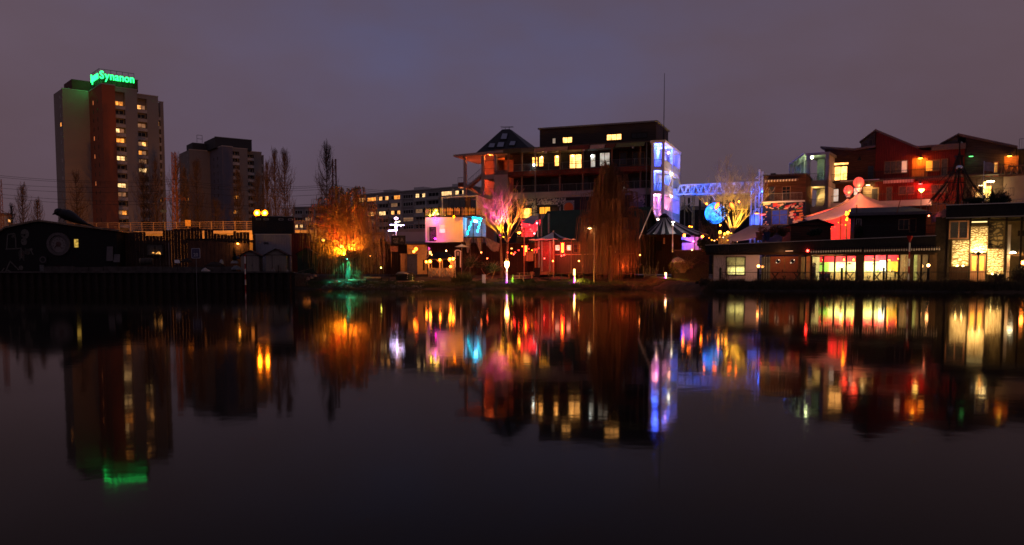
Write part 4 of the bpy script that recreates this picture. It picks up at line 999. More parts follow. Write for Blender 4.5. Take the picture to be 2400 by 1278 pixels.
# ---------------------------------------------------------------- shared building pieces
def win(f,t,x0,x1,y0,y1,w=0,pane=None,cols=2,rows=1,frame='dark_timber',fw=.07,name='window',label=None,th=.08,coords=False,splits=None):
    if coords: a,b,z1,z0 = x0,x1,y0,y1
    else:
        a,b = f.u(x0,y0,w),f.u(x1,y0,w);xm = (x0+x1)/2;z1 = f.z(xm,y0,w);z0 = f.z(xm,y1,w)
    m = MB();m.box(a,b,w-th,w-.004,z0,z0+fw);m.box(a,b,w-th,w-.004,z1-fw,z1);m.box(a,a+fw,w-th,w-.004,z0+fw,z1-fw);m.box(b-fw,b,w-th,w-.004,z0+fw,z1-fw)
    xs = [a+fw+(b-a-2*fw)*i/cols for i in range(cols+1)];zs = [z0+fw+(z1-z0-2*fw)*i/rows for i in range(rows+1)] if not splits else [z0+fw]+[z0+(z1-z0)*s for s in splits]+[z1-fw]
    for x in xs[1:-1]: m.box(x-fw*.4,x+fw*.4,w-th*.9,w-.006,z0+fw,z1-fw)
    for z in zs[1:-1]: m.box(a+fw,b-fw,w-th*.85,w-.008,z-fw*.4,z+fw*.4)
    o = m.build(name,M(frame),t,label=label)
    for i in range(len(xs)-1):
        for j in range(len(zs)-1):
            pm = pane[(i+j*cols) % len(pane)] if isinstance(pane,(list,tuple)) else (pane or DARKGLASS)
            p = MB();p.box(xs[i]+.01,xs[i+1]-.01,w-th*.5,w-.012,zs[j]+.01,zs[j+1]-.01);p.build('pane',pm,o)
    return o
def rail(t,u0,u1,w,z0,z1,pitch=.16,m='grey_metal',r=.012,posts=2.2,name='railing',along='u',uw=0):
    b = MB();A = (lambda s,z: (s,w,z)) if along == 'u' else (lambda s,z: (uw,s,z))
    b.bar(A(u0,z1),A(u1,z1),.03,n=4);b.bar(A(u0,z0+.08),A(u1,z0+.08),.02,n=4)
    n = max(1,int(abs(u1-u0)/pitch))
    for i in range(n+1): s = u0+(u1-u0)*i/n;b.bar(A(s,z0+.08),A(s,z1),r,n=3,caps=False)
    n = max(1,int(abs(u1-u0)/posts))
    for i in range(n+1): s = u0+(u1-u0)*i/n;b.bar(A(s,z0),A(s,z1),.03,n=4)
    return b.build(name,M(m),t)
def sail(name,pts,m,label,cat='tent',nu=14,nv=10,sag=.0,thick=.03,group=None,parent=None):
    """stretched membrane through 4 corner points (a b / d c) with optional sag"""
    a,b_,c,d = [Vector(p) for p in pts];o = (a+b_+c+d)/4;b = MB()
    def f(u,v):
        p = (a*(1-u)+b_*u)*(1-v)+(d*(1-u)+c*u)*v-o;p.z -= sag*(16*u*(1-u)*v*(1-v)) if sag else 0;return p
    b.grid(f,nu,nv);ob = b.build(name,m,parent,smooth=True,loc=tuple(o));s = ob.modifiers.new('thickness','SOLIDIFY');s.thickness = thick
    return tag(ob,label,cat,group) if label else ob

glow('warm_room',(1,.40,.085),5.0,1.4,1.6);glow('cream_room',(1,.46,.12),5.0,1.8,1.8);glow('amber_room',(1,.42,.04),1.3,.35,3,stretch=(3,1,.4));glow('dim_room',(.8,.62,.45),.38,.2,2.0)
glow('pale_room',(.85,.78,.66),.75,.35,2.2)
# ---------------------------------------------------------------- white neon post and huts left of the coloured cabin
def neon():
    p = at(929,572,121);t = thing('neon_post','white post of neon shapes glowing behind the right edge of the orange willow','neon sign',None,(p.x,121,G(p.x,121)));Z = lambda y: at(929,y,121).z-t.location.z;m_ = mpp(121);X = lambda px: (px-929)*m_
    b = MB();b.cyl(X(928),.1,0,Z(508),.1,n=8);b.cyl(X(921),.1,0,Z(550),.06,n=6);b.build('post',M('white_paint'),t)
    nw = glow('neon_white',(.6,.5,1),24);ny = glow('neon_yellow',(1,.85,.5),5);npk = glow('neon_lilac',(.85,.55,1),5)
    for x0,y0,x1,y1,r,m in ((915,527,947,528,.045,nw),(910,541,931,540,.05,nw),(926,522,938,519,.06,ny),(938,529,941,530,.09,npk)):
        b = MB();b.bar((X(x0),0,Z(y0)),(X(x1),0,Z(y1)),r);b.build('neon_tube',m,t)
    b = MB();b.ring((X(929),0,Z(512)),.22,.30,.06,14,.55);b.build('neon_tube',npk,t)
    for y,r in ((527,.10),(532,.15),(537,.13)): b = MB();b.ball(X(928.5),-.05,Z(y),r,8,6,.9);b.build('neon_bulb',nw,t)
    lamp((0,-.6,Z(533)),(.7,.5,1),130,t,.3)
neon()
def simple_hut(x0,x1,yt,yb,D,label,m,roofm,name='hut',cat='hut',depth=2.5,over=.2,slope=.0,d1=None,zb=None):
    f = Fac(x0,D,x1,d1 or D+.2,py=yb);t = f.root(name,label=label,cat=cat);X = f.u(x1);z1 = f.zp(yt,X/2);z0 = f.zp(yb,X/2) if zb is None else zb
    b = MB();b.prism([(0,z0),(X,z0),(X,z1),(0,z1-slope)],0,depth);b.build('wall',M(m) if isinstance(m,str) else m,t)
    b = MB();b.prism([(-over,z1-slope+.003),(X+over,z1+.003),(X+over,z1+.12),(-over,z1-slope+.12)],-over,depth+over);b.build('roof',M(roofm),t)
    return f,t,X,z0,z1
f,t,X,z0,z1 = simple_hut(905,957,575,640,119.5,'dark wooden hut behind the right side of the orange willow','dark_board','black_metal',zb=1.9)
f,t,X,z0,z1 = simple_hut(955,1000,574,640,118.5,'low hut with an ochre plastered front lit by two orange lanterns',mat('ochre_render',(.42,.30,.14),.8,var=.15),'dark_timber',zb=1.9)
def board(px0,px1,py0,py1,D,label,m,txt=None,frame='dark_timber',name='sign_board'):
    f = Fac(px0,D,px1,D);t = f.root(name,label=label,cat='sign');X = f.u(px1);z0,z1 = f.zp(py1,0),f.zp(py0,0)
    b = MB();b.box(0,X,0,.05,z0,z1);b.build('board',m,t);b = MB()
    for q in ((-.04,X+.04,z0-.04,z0),(-.04,X+.04,z1,z1+.04),(-.04,0,z0,z1),(X,X+.04,z0,z1)): b.box(q[0],q[1],-.03,.05,q[2],q[3])
    b.build('frame',M(frame),t)
    for x in (.1*X,.9*X): b = MB();b.box(x-.04,x+.04,.06,.14,1.7,z1);b.build('post',M('dark_timber'),t)
    if txt:
        for (s,fx,fz,sz,wd) in txt: text_line(s,X*fx,-.012,z0+(z1-z0)*fz,sz,mat('faint_paint',(.16,.17,.20),.6,var=.3,scale=6),t,width=X*wd,bold=.02,name='painted_letter')
    return t
board(918,950,553,572,118.7,'dark painted board with faint lettering under the white neon post',mat('dark_blue_board',(.02,.022,.035),.6),[('ooJ',.1,.55,.35,.4),('GR',.15,.1,.5,.35),('A',.65,.3,.7,.25)])
board(915,933,577,590,117.5,'small reddish board sign below the dark painted board',mat('washed_red',(.30,.14,.12),.7,var=.4,scale=6))
def lit_round(px,py,D,rp,label,m,col,watts,name='paper_lantern',cat='lantern',sz=1,group=None,cord=.6):
    p = at(px,py,D);t = thing(name,label,cat,group,tuple(p));r = rp*mpp(D);b = MB();b.ball(0,0,0,r,16,10,sz);b.build('shade',m,t,smooth=True)
    b = MB();b.bar((0,0,r*sz*.95),(0,0,r*sz+cord),.012,n=4);b.build('cord',M('black_metal'),t)
    b = MB();b.lathe(0,0,[(r*.3,r*sz*.93),(r*.3,r*sz*1.03)],8);b.build('cap',M('dark_timber'),t)
    if watts: lamp((0,-r-.15,0),col,watts,t,r*.8)
    return t
lo = glow('lantern_fire',(1,.12,.01),12)
lit_round(975,584,117.2,4.2,'large glowing orange lantern in front of the ochre hut',lo,(1,.30,.04),130)
lit_round(970,590,117.0,3.0,'smaller yellow orange lantern below the large one at the ochre hut',glow('lantern_yellow',(1,.30,.03),10),(1,.4,.06),60)
def cartwheel():
    p = at(993,596,116.6);t = thing('cartwheel','old spoked wooden cartwheel leaning by the orange lanterns','wheel',None,tuple(p));m_ = mpp(116.6)
    b = MB();b.ring((0,0,0),11*m_,13*m_,.12,24,1.12);b.build('rim',M('pale_timber'),t);b = MB();b.disc((0,-.05,0),2.6*m_,.22,12);b.build('hub',M('pale_timber'),t)
    for i in range(10): a = 2*pi*i/10;b = MB();b.bar((0,.05,0),(11.3*m_*math.cos(a),.05,12.6*m_*math.sin(a)),.045,n=5);b.build('spoke',M('pale_timber'),t)
    b = MB();b.box(-.1,.1,-.1,.3,-2.2,-.78);b.build('stand',M('dark_timber'),t)
cartwheel()
f,t,X,z0,z1 = simple_hut(955,978,598,640,114.8,'dark blue lidded bin standing in front of the ochre hut',mat('navy_plastic',(.03,.04,.09),.5),'black_metal',name='storage_bin',cat='bin',depth=1.2,over=.04,zb=1.8)
f,t,X,z0,z1 = simple_hut(940,954,597,640,115.2,'small wooden cabinet left of the dark blue bin','timber','timber',name='cabinet',cat='cabinet',depth=.8,over=.04,zb=1.8)
def crate_boat():
    p = at(950,632,111.6);t = thing('upturned_boat','black upturned boat hull with white rivets lying on the bank','boat',None,(p.x,111.6,G(p.x,111.6)));b = MB()
    def f(u,v): x = -1.25+2.5*u;w = .75*(1-abs(2*u-1)**2.6);a = pi*v;return (x,-w*math.cos(a),.15+ (1.05+.2*u)*math.sin(a)**.55*(1-abs(2*u-1)**5*.45))
    b.grid(f,12,8);o = b.build('hull',mat('boat_black',(.015,.014,.014),.4),t,smooth=False);b = MB()
    for i in range(3): b.disc((.35+.02*i,-.82,.45+.25*i),.05,.03,8);b.disc((1.0,-.62,.35+.25*i),.05,.03,8)
    b.build('rivet',M('white_paint'),t);b = MB();b.bar((-1.1,-.5,.1),(1.2,-.6,.14),.05);b.bar((-1.1,-.95,.05),(1.3,-1.0,.08),.05);b.build('runner',M('pale_timber'),t)
    p2 = at(985,630,110.6);b = MB();b.box(-.9,.9,-.4,.5,0,.12);tag(b.build('pallet',M('timber'),loc=(p2.x,110.6,G(p2.x,110.6))),'flat wooden pallet between the black hull and the gazebo','pallet')
    lamp((1.2,-.7,.5),(.8,.9,.1),8,t,.1)
crate_boat()
lump('white_netting',943,640,110.4,30,5,mat('netting',(.35,.34,.33),.8,var=.6,scale=14,bump=.6),'pale netting heaped below the black hull','netting',31)
# ---------------------------------------------------------------- gazebo with bulbs
def gazebo():
    f = Fac(1003,110.6,1058,110.4);t = f.root('gazebo',label='small open gazebo with a dark hipped roof, glowing bulbs and white lattice base',cat='gazebo');X = f.u(1058);Z = lambda y: f.zp(y,0);zg = G(f.o.x+1,111)
    zb = Z(648)-.1
    for u in (0.08,X*.5,X-.08):
        for w in (.1,2.3): b = MB();b.box(u-.06,u+.06,w-.06,w+.06,zb,Z(607));b.build('post',M('pale_timber'),t)
    for u in (0.08,X*.5,X-.08):
        for s in (-1,1):
            if (u < .2 and s < 0) or (u > X-.2 and s > 0): continue
            b = MB();b.bar((u,.1,Z(617)),(u+s*.5,.1,Z(608)),.045,n=4);b.build('brace',M('pale_timber'),t)
    ze = Z(607);zr = Z(590);b = MB();o = .25
    b.v += [(-o,-o,ze),(X+o,-o,ze),(X+o,2.4+o,ze),(-o,2.4+o,ze),(X*.33,1.2,zr),(X*.72,1.2,zr),(-o,-o,ze-.1),(X+o,-o,ze-.1),(X+o,2.4+o,ze-.1),(-o,2.4+o,ze-.1)]
    b.f += [(0,1,5,4),(1,2,5),(2,3,4,5),(3,0,4),(6,7,1,0),(7,8,2,1),(8,9,3,2),(9,6,0,3),(9,8,7,6)];b.build('roof',mat('gazebo_roof',(.03,.026,.03),.8,var=.3),t)
    zl0,zl1 = Z(648),Z(629)
    for i in range(4):
        u0,u1 = X*i/4+.03,X*(i+1)/4-.03;b = MB();b.box(u0,u1,-.0,.05,zl0,zl1);pn = b.build('base_panel',mat('panel_grey',(.17,.15,.14),.7),t)
        b = MB();b.bar((u0,-.04,zl0),(u1,-.04,zl1),.045,n=4);b.bar((u0,-.05,zl1),(u1,-.05,zl0),.045,n=4);b.build('cross_lath',M('timber'),pn)
    for i in range(4): b = MB();b.box(X*i/4,X*(i+1)/4,-.05,.12,zl1,zl1+.05);b.build('sill',M('timber'),t)
    bl = [(999,614,.13),(1008,613,.17),(1031,609.5,.13),(1054,608,.17),(1062,607,.17),(1056,625,.12)]
    for i,(px,py,r) in enumerate(bl):
        u,z = f.uz(px,py,-.35);b = MB();b.ball(u,-.35,z,r,10,8);b.build('bulb',wb_,t,smooth=True)
        if i != 4: lamp((u,-.55 if i != 2 else .4,z-.05),(1,.4,.1),70 if i != 5 else 30,t,.1)
    b = MB();b.path([(f.u(999),-.35,Z(612)),(f.u(1008),-.35,Z(611)),(f.u(1031),-.35,Z(607)),(f.u(1054),-.35,Z(606)),(f.u(1062),-.35,Z(605))],.015,4);b.build('cable',M('black_metal'),t)
    lf = Fac(1060,110.1,1067,110.0);l = lf.root('step_ladder',label='wooden ladder leaning at the right side of the gazebo',cat='ladder');m_ = mpp(110)
    b = MB();b.bar((0,0,Z(651)),(-.05,.1,Z(612)),.05,n=4);b.bar((.42,0,Z(651)),(.25,.1,Z(612)),.05,n=4);b.build('stile',M('pale_timber'),l)
    for i in range(6): b = MB();z = Z(651)+.3*(i+1);b.box(.0,.40-.02*i,-.03,.08,z,z+.05);b.build('rung',M('pale_timber'),l)
gazebo()
# ---------------------------------------------------------------- coloured cabin stack
def cabins():
    f = Fac(998,121,1085,120.0);t = f.root('coloured_cabin',label='white container cabin washed in magenta and yellow light on stilts',cat='container cabin');X = f.u(1085);Z = lambda y,u=0: f.zp(y,u);zb,zt = Z(567.5),Z(510)
    wm = mat('cabin_white',(.62,.60,.56),.6,var=.05,scale=1)
    b = MB();b.box(0,X,0,2.6,zb,zt);corr_box(b,.12,X-.12,0,zb,zt,.24,.03);b.build('body',wm,t)
    b = MB();b.box(-.03,X+.03,-.09,0,zt-.14,zt);b.box(-.03,X+.03,-.09,0,zb,zb+.14);b.box(-.04,.12,-.09,0,zb+.14,zt-.14);b.box(X-.12,X+.04,-.09,0,zb+.14,zt-.14);b.build('frame',wm,t)
    dw = MB();u0,u1 = f.u(1007),f.u(1023);dw.box(u0,u1,-.13,-.05,zb+.1,Z(532));d = dw.build('door',M('dark_timber'),t);q = MB();q.box(u0+.12,u1-.12,-.14,-.125,zb+.4,Z(534));q.build('pane',mat('scribbled_glass',(.10,.07,.09),.2,var=.6,scale=5),d)
    win(f,t,1029,1044.5,526,547,-.03,[M('pale_room'),M('dim_room')],1,2,'white_paint',.09)
    for i,u in enumerate((.15,X-.15)):
        for w in (.2,2.4): b = MB();b.box(u-.1,u+.1,w-.1,w+.1,1.7,zb);b.build('stilt',M('black_metal'),t)
    b = MB();b.box(f.u(1000),f.u(1050),-1.0,-.1,Z(569.5),Z(568));b.build('canopy',wm,t)
    # coloured lights washing the front
    for px,py,w_,c,p_,l in ((1019,512,-.4,(1,.02,.62),240,'m'),(1008,505,-.6,(1,.85,.05),70,'y'),(1064,508,-1.9,(1,.30,.0),1300,'o'),(1020,560,-.9,(.9,.02,.7),170,'m')):
        u,z = f.uz(px,py,w_);b = MB();b.ball(u,w_,z,.11,8,6);b.build('lamp_head',glow('head_'+l,c,14),t);lamp((u,w_-.12,z),c,p_,t,.1)
    # roof terrace rail
    zf = Z(509);zr = Z(489)
    b = MB();b.box(-.2,f.u(1131),-.2,2.8,zf-.0+.0,zf+.12);b.build('terrace_floor',M('dark_timber'),t)
    u = -.1;i = 0;U1 = f.u(1130)
    while u < U1:
        b = MB();b.box(u-.07,u+.07,-.16,-.06,zf+.12,zr+.12);b.build('post',M('black_paint'),t)
        k = 4
        for j in range(1,k+1): b = MB();v = u+1.05*j/(k+1);b.box(v-.055,v+.035,-.13,-.10,zf+.2,zr-.05+.12*(j % 2));b.build('slat',M('pale_timber'),t)
        u += 1.05
    b = MB();b.box(-.1,U1,-.15,-.08,zr-.35,zr-.25);b.box(-.1,U1,-.15,-.08,zf+.3,zf+.38);b.build('rail',M('pale_timber'),t)
    for px,py in ((1018,499),(1022,494),(1026,502),(1015,503)):
        u,z = f.uz(px,py,-.3);b = MB();b.ball(u,-.3,z,.1,8,6);b.build('bulb',glow('bulb_yellow_green',(1,.85,.12),12),t)
    u,z = f.uz(1021,497,-.35);lamp((u,-.5,z),(1,.8,.08),60,t,.15)
    # upper glazed cabin
    g = Fac(1036,123.0,1119,122.0);t2 = g.root('glazed_cabin',label='upper white container cabin with dark glass front on the roof terrace',cat='container cabin');X2 = g.u(1119);za,zc = Z(509)+.13,g.zp(458,X2)
    zc0 = g.zp(463,0);b = MB();b.box(0,X2,.12,5.5,za,za+.2);b.prism([(0,zc0-.15),(X2,zc-.15),(X2,zc+.05),(0,zc0+.05)],0,5.5);b.box(0,.18,.0,5.5,za,zc0-.15);b.box(X2-.18,X2,.0,5.5,za,zc-.15);b.box(0,X2,5.3,5.5,za,zc-.3);b.build('body',wm,t2)
    n = 6
    for i in range(n):
        a,c = .2+(X2-.4)*i/n,.2+(X2-.4)*(i+1)/n;b = MB();b.box(a,a+.05,.05,.12,za+.2,zc-.3);fo = b.build('mullion',M('black_metal'),t2)
        b = MB();b.box(a+.05,c,.07,.09,za+.2,zc-.32);b.build('pane',GLASS if i not in (4,) else M('timber'),fo)
    b = MB();b.box(.3,X2-.3,3.5,3.6,za+.2,zc-.35);b.build('inner_wall',M('dark_timber'),t2)
    # teal lit porch right of the cabin
    h = Fac(1087,120.2,1131,119.8);t3 = h.root('porch',label='timber porch with teal light chains beside the coloured cabin',cat='porch');X3 = h.u(1130);zp_ = h.zp(555,0)
    b = MB();b.box(0,X3,0,3,zp_-.15,zp_);b.build('floor',M('dark_timber'),t3);b = MB();b.box(0,X3,2.9,3,zp_,zp_+2.6);b.build('back_wall',mat('pale_blue_wall',(.4,.45,.5),.8,var=.3,scale=1.5),t3)
    rail(t3,0,X3,0,zp_,zp_+.95,.28,'pale_timber',.02)
    for u in (.05,X3-.05,X3*.52): b = MB();b.box(u-.05,u+.05,0,.1,1.7,zp_+3);b.build('post',M('dark_timber'),t3)
    tl = glow('teal_led',(.003,.32,.45),22)
    for (xa,ya,xb,yb) in ((1110,508,1094,553),(1128,513,1118,547),(1109,510,1128,513)):
        for i in range(8):
            s = i/8;e = s+.07;p0 = h.uz(xa+(xb-xa)*s,ya+(yb-ya)*s,-.15);p1 = h.uz(xa+(xb-xa)*e+1.2*(-1 if xa > xb else 1),ya+(yb-ya)*e,-.15)
            b = MB();b.bar((p0[0],-.15,p0[1]),(p1[0]+(.12 if i % 2 else -.05),-.15,p1[1]),.06,n=6);b.build('light_tube',tl,t3)
    for px,py in ((1112,518),(1117,519)): u,z = h.uz(px,py,1.0);b = MB();b.ball(u,1.0,z,.18,8,6);b.build('bulb',glow('ice_blue_bulb',(.15,.5,1),25),t3)
    u,z = h.uz(1114,519,.8);lamp((u,.6,z),(.02,.45,1),330,t3,.2)
    cu = mat('curtain_grey',(.22,.19,.19),.9,var=.1)
    for xa,xb,xt in ((1090,1107,1095),(1111,1131,1128)):
        b = MB();a,c = h.u(xa),h.u(xb);e = h.u(xt)
        b.grid(lambda u,v: (a+(c-a)*u+(e-a-(c-a)*u)*v*.85,.1+.12*math.sin(u*14)*(1-v*.6),zp_-.16-v*2.1),14,6);b.build('curtain',cu,t3,smooth=True)
    # dark lower storey
    k = Fac(1000,122.5,1240,121.5);t4 = k.root('bar_building',label='low dark timber bar building below the coloured cabin and the pink tree',cat='building');X4 = k.u(1236);z4 = k.zp(572,0)
    b = MB();b.box(0,X4,0,4,1.8,z4);b.build('wall',M('dark_board'),t4);b = MB();b.box(-.2,X4+.2,-.8,4.2,z4,z4+.15);b.build('roof',M('black_metal'),t4)
    for x0,x1,y0,y1,m in ((1005,1012,588,597,'cream_room'),(1150,1156,580,585.5,'amber_room'),(1152,1158,581,586,'cream_room'),(1196,1202,580.5,585,'cream_room'),(1123,1127,583,588,'warm_room'),(1166,1169,584,588,'dim_room')): win(k,t4,x0,x1,y0,y1,-.02,M(m),1,1,'timber',.05)
    for px in (1046,1100,1118,1140,1212): b = MB();u = k.u(px);b.box(u-.07,u+.07,-.7,-.55,1.8,z4);b.build('post',M('dark_timber'),t4)
    b = MB();b.disc((k.u(1001),-.9,k.zp(583,0,-.9)),.55,.08,20,sz=.5);tag(b.build('magenta_shade',glow('magenta_glow',(1,.1,.5),.8)),'round magenta lit shade above the cartwheel','lampshade');o = COL.objects[-1];o.location = (k.o.x,k.o.y,0)
cabins()
def parasol(px,ya,ye,hw,D,label,m,ribs=8,pole=True,cat='parasol',drop=.0):
    a = at(px,ya,D);e = at(px,ye,D);z0 = G(a.x,D);t = thing('parasol',label,cat,None,(a.x,D,z0));r = hw*mpp(D);za,ze = a.z-z0,e.z-z0
    for i in range(ribs):
        b = MB();a0,a1 = 2*pi*i/ribs,2*pi*(i+1)/ribs
        b.grid(lambda u,v: ((r*v*math.cos(a0)*(1-u)+r*v*math.cos(a1)*u),(r*v*math.sin(a0)*(1-u)+r*v*math.sin(a1)*u)*.9,za-(za-ze)*(v**.8)-drop*math.sin(pi*v)),3,5)
        o = b.build('canopy_panel',m[i % len(m)],t)
    b = MB();b.cyl(0,0,0,za+.12,.035,n=6);b.ball(0,0,za+.12,.08,8,6);b.build('pole',M('pale_timber'),t);return t
parasol(1082,572,579,17,117,'small cream parasol left of the pink lit tree',[M('canvas_cream')])
def doorframe(x0,x1,y0,y1,D,label):
    f = Fac(x0,D,x1,D);t = f.root('garden_arch',label=label,cat='arch');X = f.u(x1);z0,z1 = f.zp(y1,0),f.zp(y0,0)
    b = MB();b.box(0,.1,0,.1,z0-1.5,z1-.25);b.build('post',M('white_paint'),t);b = MB();b.box(X-.1,X,0,.1,z0-1.5,z1-.25);b.build('post',M('white_paint'),t)
    b = MB();pts = [(X/2-X/2*math.cos(pi*i/8),.05,z1-.25+.28*math.sin(pi*i/8)) for i in range(9)];b.path(pts,.07,6);b.build('arch',M('white_paint'),t)
    b = MB();b.box(.25,X-.25,.02,.08,z0+.1,z1-.2);b.build('panel',mat('arch_panel',(.35,.30,.26),.7),t)
doorframe(1066,1080,587,601,116,'small white garden arch under the cream parasol')
lamp(tuple(at(1060,592,115.4)),(1,.6,.35),18,None,.2,name='gazebo_spill_light') if False else None
grass_patch('reed_clump',[(at(1082,640,111.5).x,111.6,1.3,1)],500,1.25,'grass','arching clump of long grass lit yellow right of the gazebo','grass',.03,.6,kind=None)
p = at(1134,641,110.6);t = thing('white_bollard','short white upright box standing on the bank left of the torch lamp','bollard',None,(p.x,110.6,G(p.x,110.6)));b = MB();b.box(-.22,.22,-.15,.15,0,1.12);b.build('body',M('white_paint'),t);b = MB();b.box(-.25,.25,-.18,.18,1.12,1.17);b.build('cap',M('white_paint'),t)
lamp(tuple(at(1068,560,114)+Vector((0,-2,0))),(1,.6,.3),.01,None) if False else None

# ---------------------------------------------------------------- pink and yellow lit tree
fan_tree(1180,114.5,648,440,48,'bare pollarded tree lit yellow and pink from its fork',562,'pale_twig',n0=16,levels=4,r0=.15,trunks=((-.35,0),(.55,-.4)),up=.2,ratio=.80)
def fanlights(px,py,D,specs,lab):
    for i,(dx,dy,dd,c,w,sp,(ax,ay),r) in enumerate(specs):
        p = at(px+dx,py+dy,D+dd);t = thing('uplight',lab[i],'spotlight',None,tuple(p));b = MB();b.lathe(0,0,[(.06,-.14),(.12,-.02),(.13,.06)],10);b.build('housing',M('black_metal'),t)
        b = MB();b.lathe(0,0,[(.11,.061),(.06,.09)],10);b.build('lens',glow('lens_%s_%d' % (lab[0][:4],i),c,r),t);q = at(ax,ay,D)-p;lamp((0,-.05,.2),c,w,t,.1,spot=sp,aim=tuple(q),blend=.7)
fanlights(1180,557,113.2,((0,0,0,(1,.55,.02),4000,150,(1185,480),22),(-8,-4,-.6,(1,.03,.60),9000,80,(1166,460),8),(14,2,-.2,(1,.20,.05),8000,90,(1215,480),6)),
          ('yellow floodlight in the fork of the pollarded tree','magenta floodlight in the pollarded tree','orange floodlight on the right of the pollarded tree'))
p = at(1168,640,113);t = Tree()
for a in ((-2.2,0,0,-.6,.2,1.2),(-1.5,.1,0,-2.3,.1,1.4),(1.2,.2,0,.6,.3,1.5),(-.9,0,0,-.2,0,1.7)): t.add(a[:3],a[3:],.06,.04)
o = t.out('tree_prop',M('timber'),None,5);o.location = (p.x,113,G(p.x,113));tag(o,'crossed timber poles propped at the foot of the pollarded tree','poles')
p = at(1098,640,116.5);t = Tree();t.add((0,0,0),(.2,0,2.2),.14,.1);t.add((.2,0,2.2),(.1,0,5.2),.1,.07);t.add((.2,0,2.2),(-1.2,0,.1),.09,.04)
o = t.out('crooked_post',M('grey_timber'),None,6);o.location = (p.x+.1,116.5,G(p.x,116.5));tag(o,'crooked bare pole carrying the grey shade sail left of the pollarded tree','pole')
sail('shade_sail',(at(1138,555,118.5),at(1172,572,117),at(1168,590,117.5),at(1140,575,118.8)),mat('sail_dim',(.18,.15,.15),.9),'drooping grey shade sail left of the pollarded tree trunk','shade sail',sag=.8)
# ---------------------------------------------------------------- red lit terrace
def red_terrace():
    f = Fac(1216,124.5,1275,124.0);t = f.root('red_terrace',label='raised terrace glowing red beneath a grey sail left of the steel chimneys',cat='terrace');X = f.u(1275);zf = f.zp(557,0);zt = f.zp(512,0)
    b = MB();b.box(-.2,X,-1.6,3,zf-.2,zf);b.build('floor',M('dark_timber'),t)
    b = MB();b.box(0,X,2.9,3.05,zf,zt);b.build('back_wall',mat('pattern_red_wall',(.75,.35,.32),.8,var=.45,scale=3.2,col2=(.45,.04,.05)),t)
    rail(t,0,X,-1.5,zf,zf+.95,.3,'pale_timber',.018)
    b = MB();b.box(-.2,X,-1.5,2.9,1.8,zf-.2);b.build('base',M('dark_board'),t)
    random.seed(5)
    for i,(px,py,D,c,w) in enumerate(((1030,622,109,(1,.3,.08),90),(1068,600,113,(1,.25,.1),120),(1100,612,112,(1,.22,.06),90),(1150,600,113.5,(1,.14,.05),120),(1165,625,111.5,(1,.4,.1),80),(1205,600,114,(1,.12,.04),160),(1222,592,114,(1,.05,.05),160),(1285,600,113,(1,.10,.05),190),(1335,600,112.5,(1,.4,.1),90),(985,610,112,(1,.3,.06),80),(925,600,114,(1,.3,.1),70),(1480,625,109.5,(1,.12,.03),130),(1530,640,108.5,(1,.10,.03),120),(1590,640,108.5,(1,.10,.03),110),(1620,610,109.5,(1,.16,.05),110))): lamp(tuple(at(px,py,D)),c,w*2.2,r=.5,name='garden_fill')  # fill lamps without fixtures, added to warm the garden
    for i in range(9): u,z = f.uz(random.uniform(1222,1262),random.uniform(520,550),.5);b = MB();b.ball(u,.5,z,.08,8,6);b.build('bulb',[redb,glow('pink_bulb',(1,.3,.3),9),glow('bluish_bulb',(.6,.9,1),7)][i % 3 if i < 6 else 0],t)
    for px,py,w,c,p_ in ((1240,530,1.0,(1,.02,.06),620),(1234,550,-.6,(1,.25,.08),90),(1265,525,.5,(1,.05,.1),200)): u,z = f.uz(px,py,w);lamp((u,w,z),c,p_,t,.3)
    for i,(px,py) in enumerate(((1226,552),(1250,551),(1238,553))): u = f.u(px,550,-.2);b = MB();b.box(u-.35,u+.35,-.5,.2,zf+.7,zf+.75);b.box(u-.04,u+.04,-.2,-.1,zf,zf+.7);b.build('table',M('timber'),t)
    cr = Fac(1205,122,1262,122);h = at(1217,543,121.0);t5 = thing('hanging_bowl_lamp','glowing hanging lamp shaped like a bowl at the left end of the red terrace','lamp',None,tuple(h))
    b = MB();b.lathe(0,0,[(.55,-.1),(.45,.12),(.12,.3),(.06,.7)],12);b.build('shade',mat('brass_shade',(.5,.36,.12),.4,.4),t5);b = MB();b.ball(0,0,-.12,.2,10,8);b.build('bulb',wb_,t5);lamp((0,-.1,-.35),(1,.6,.2),90,t5,.2)
    b = MB();b.bar((0,0,.7),(0,1.5,2.2),.02,n=4);b.build('cable',M('black_metal'),t5)
    sail('shade_sail',(at(1223,521,123.5),at(1243,506,124.5),at(1263,508,124),at(1250,528,122)),M('canvas_grey'),'grey peaked sail above the red terrace, left of the chimneys','shade sail',sag=.3)
    sail('shade_sail',(at(1270,503,124.5),at(1285,505,124),at(1276,522,123),at(1266,515,123.5)),M('canvas_grey'),'small grey sail between the steel chimneys','shade sail',sag=.2)
    p = at(1228.5,605,119.5);z0 = G(p.x,119.5);zt2 = at(1228,532,119.5).z;t6 = thing('flag_post','tall timber post glowing orange in front of the red terrace','post',None,(p.x,119.5,z0));b = MB();b.cyl(0,0,0,zt2-z0,.09,.07,8);b.build('pole',M('timber'),t6);b = MB();b.bar((-1.0,0,zt2-z0-.3),(.6,0,zt2-z0-.2),.04);b.build('arm',M('timber'),t6)
red_terrace()
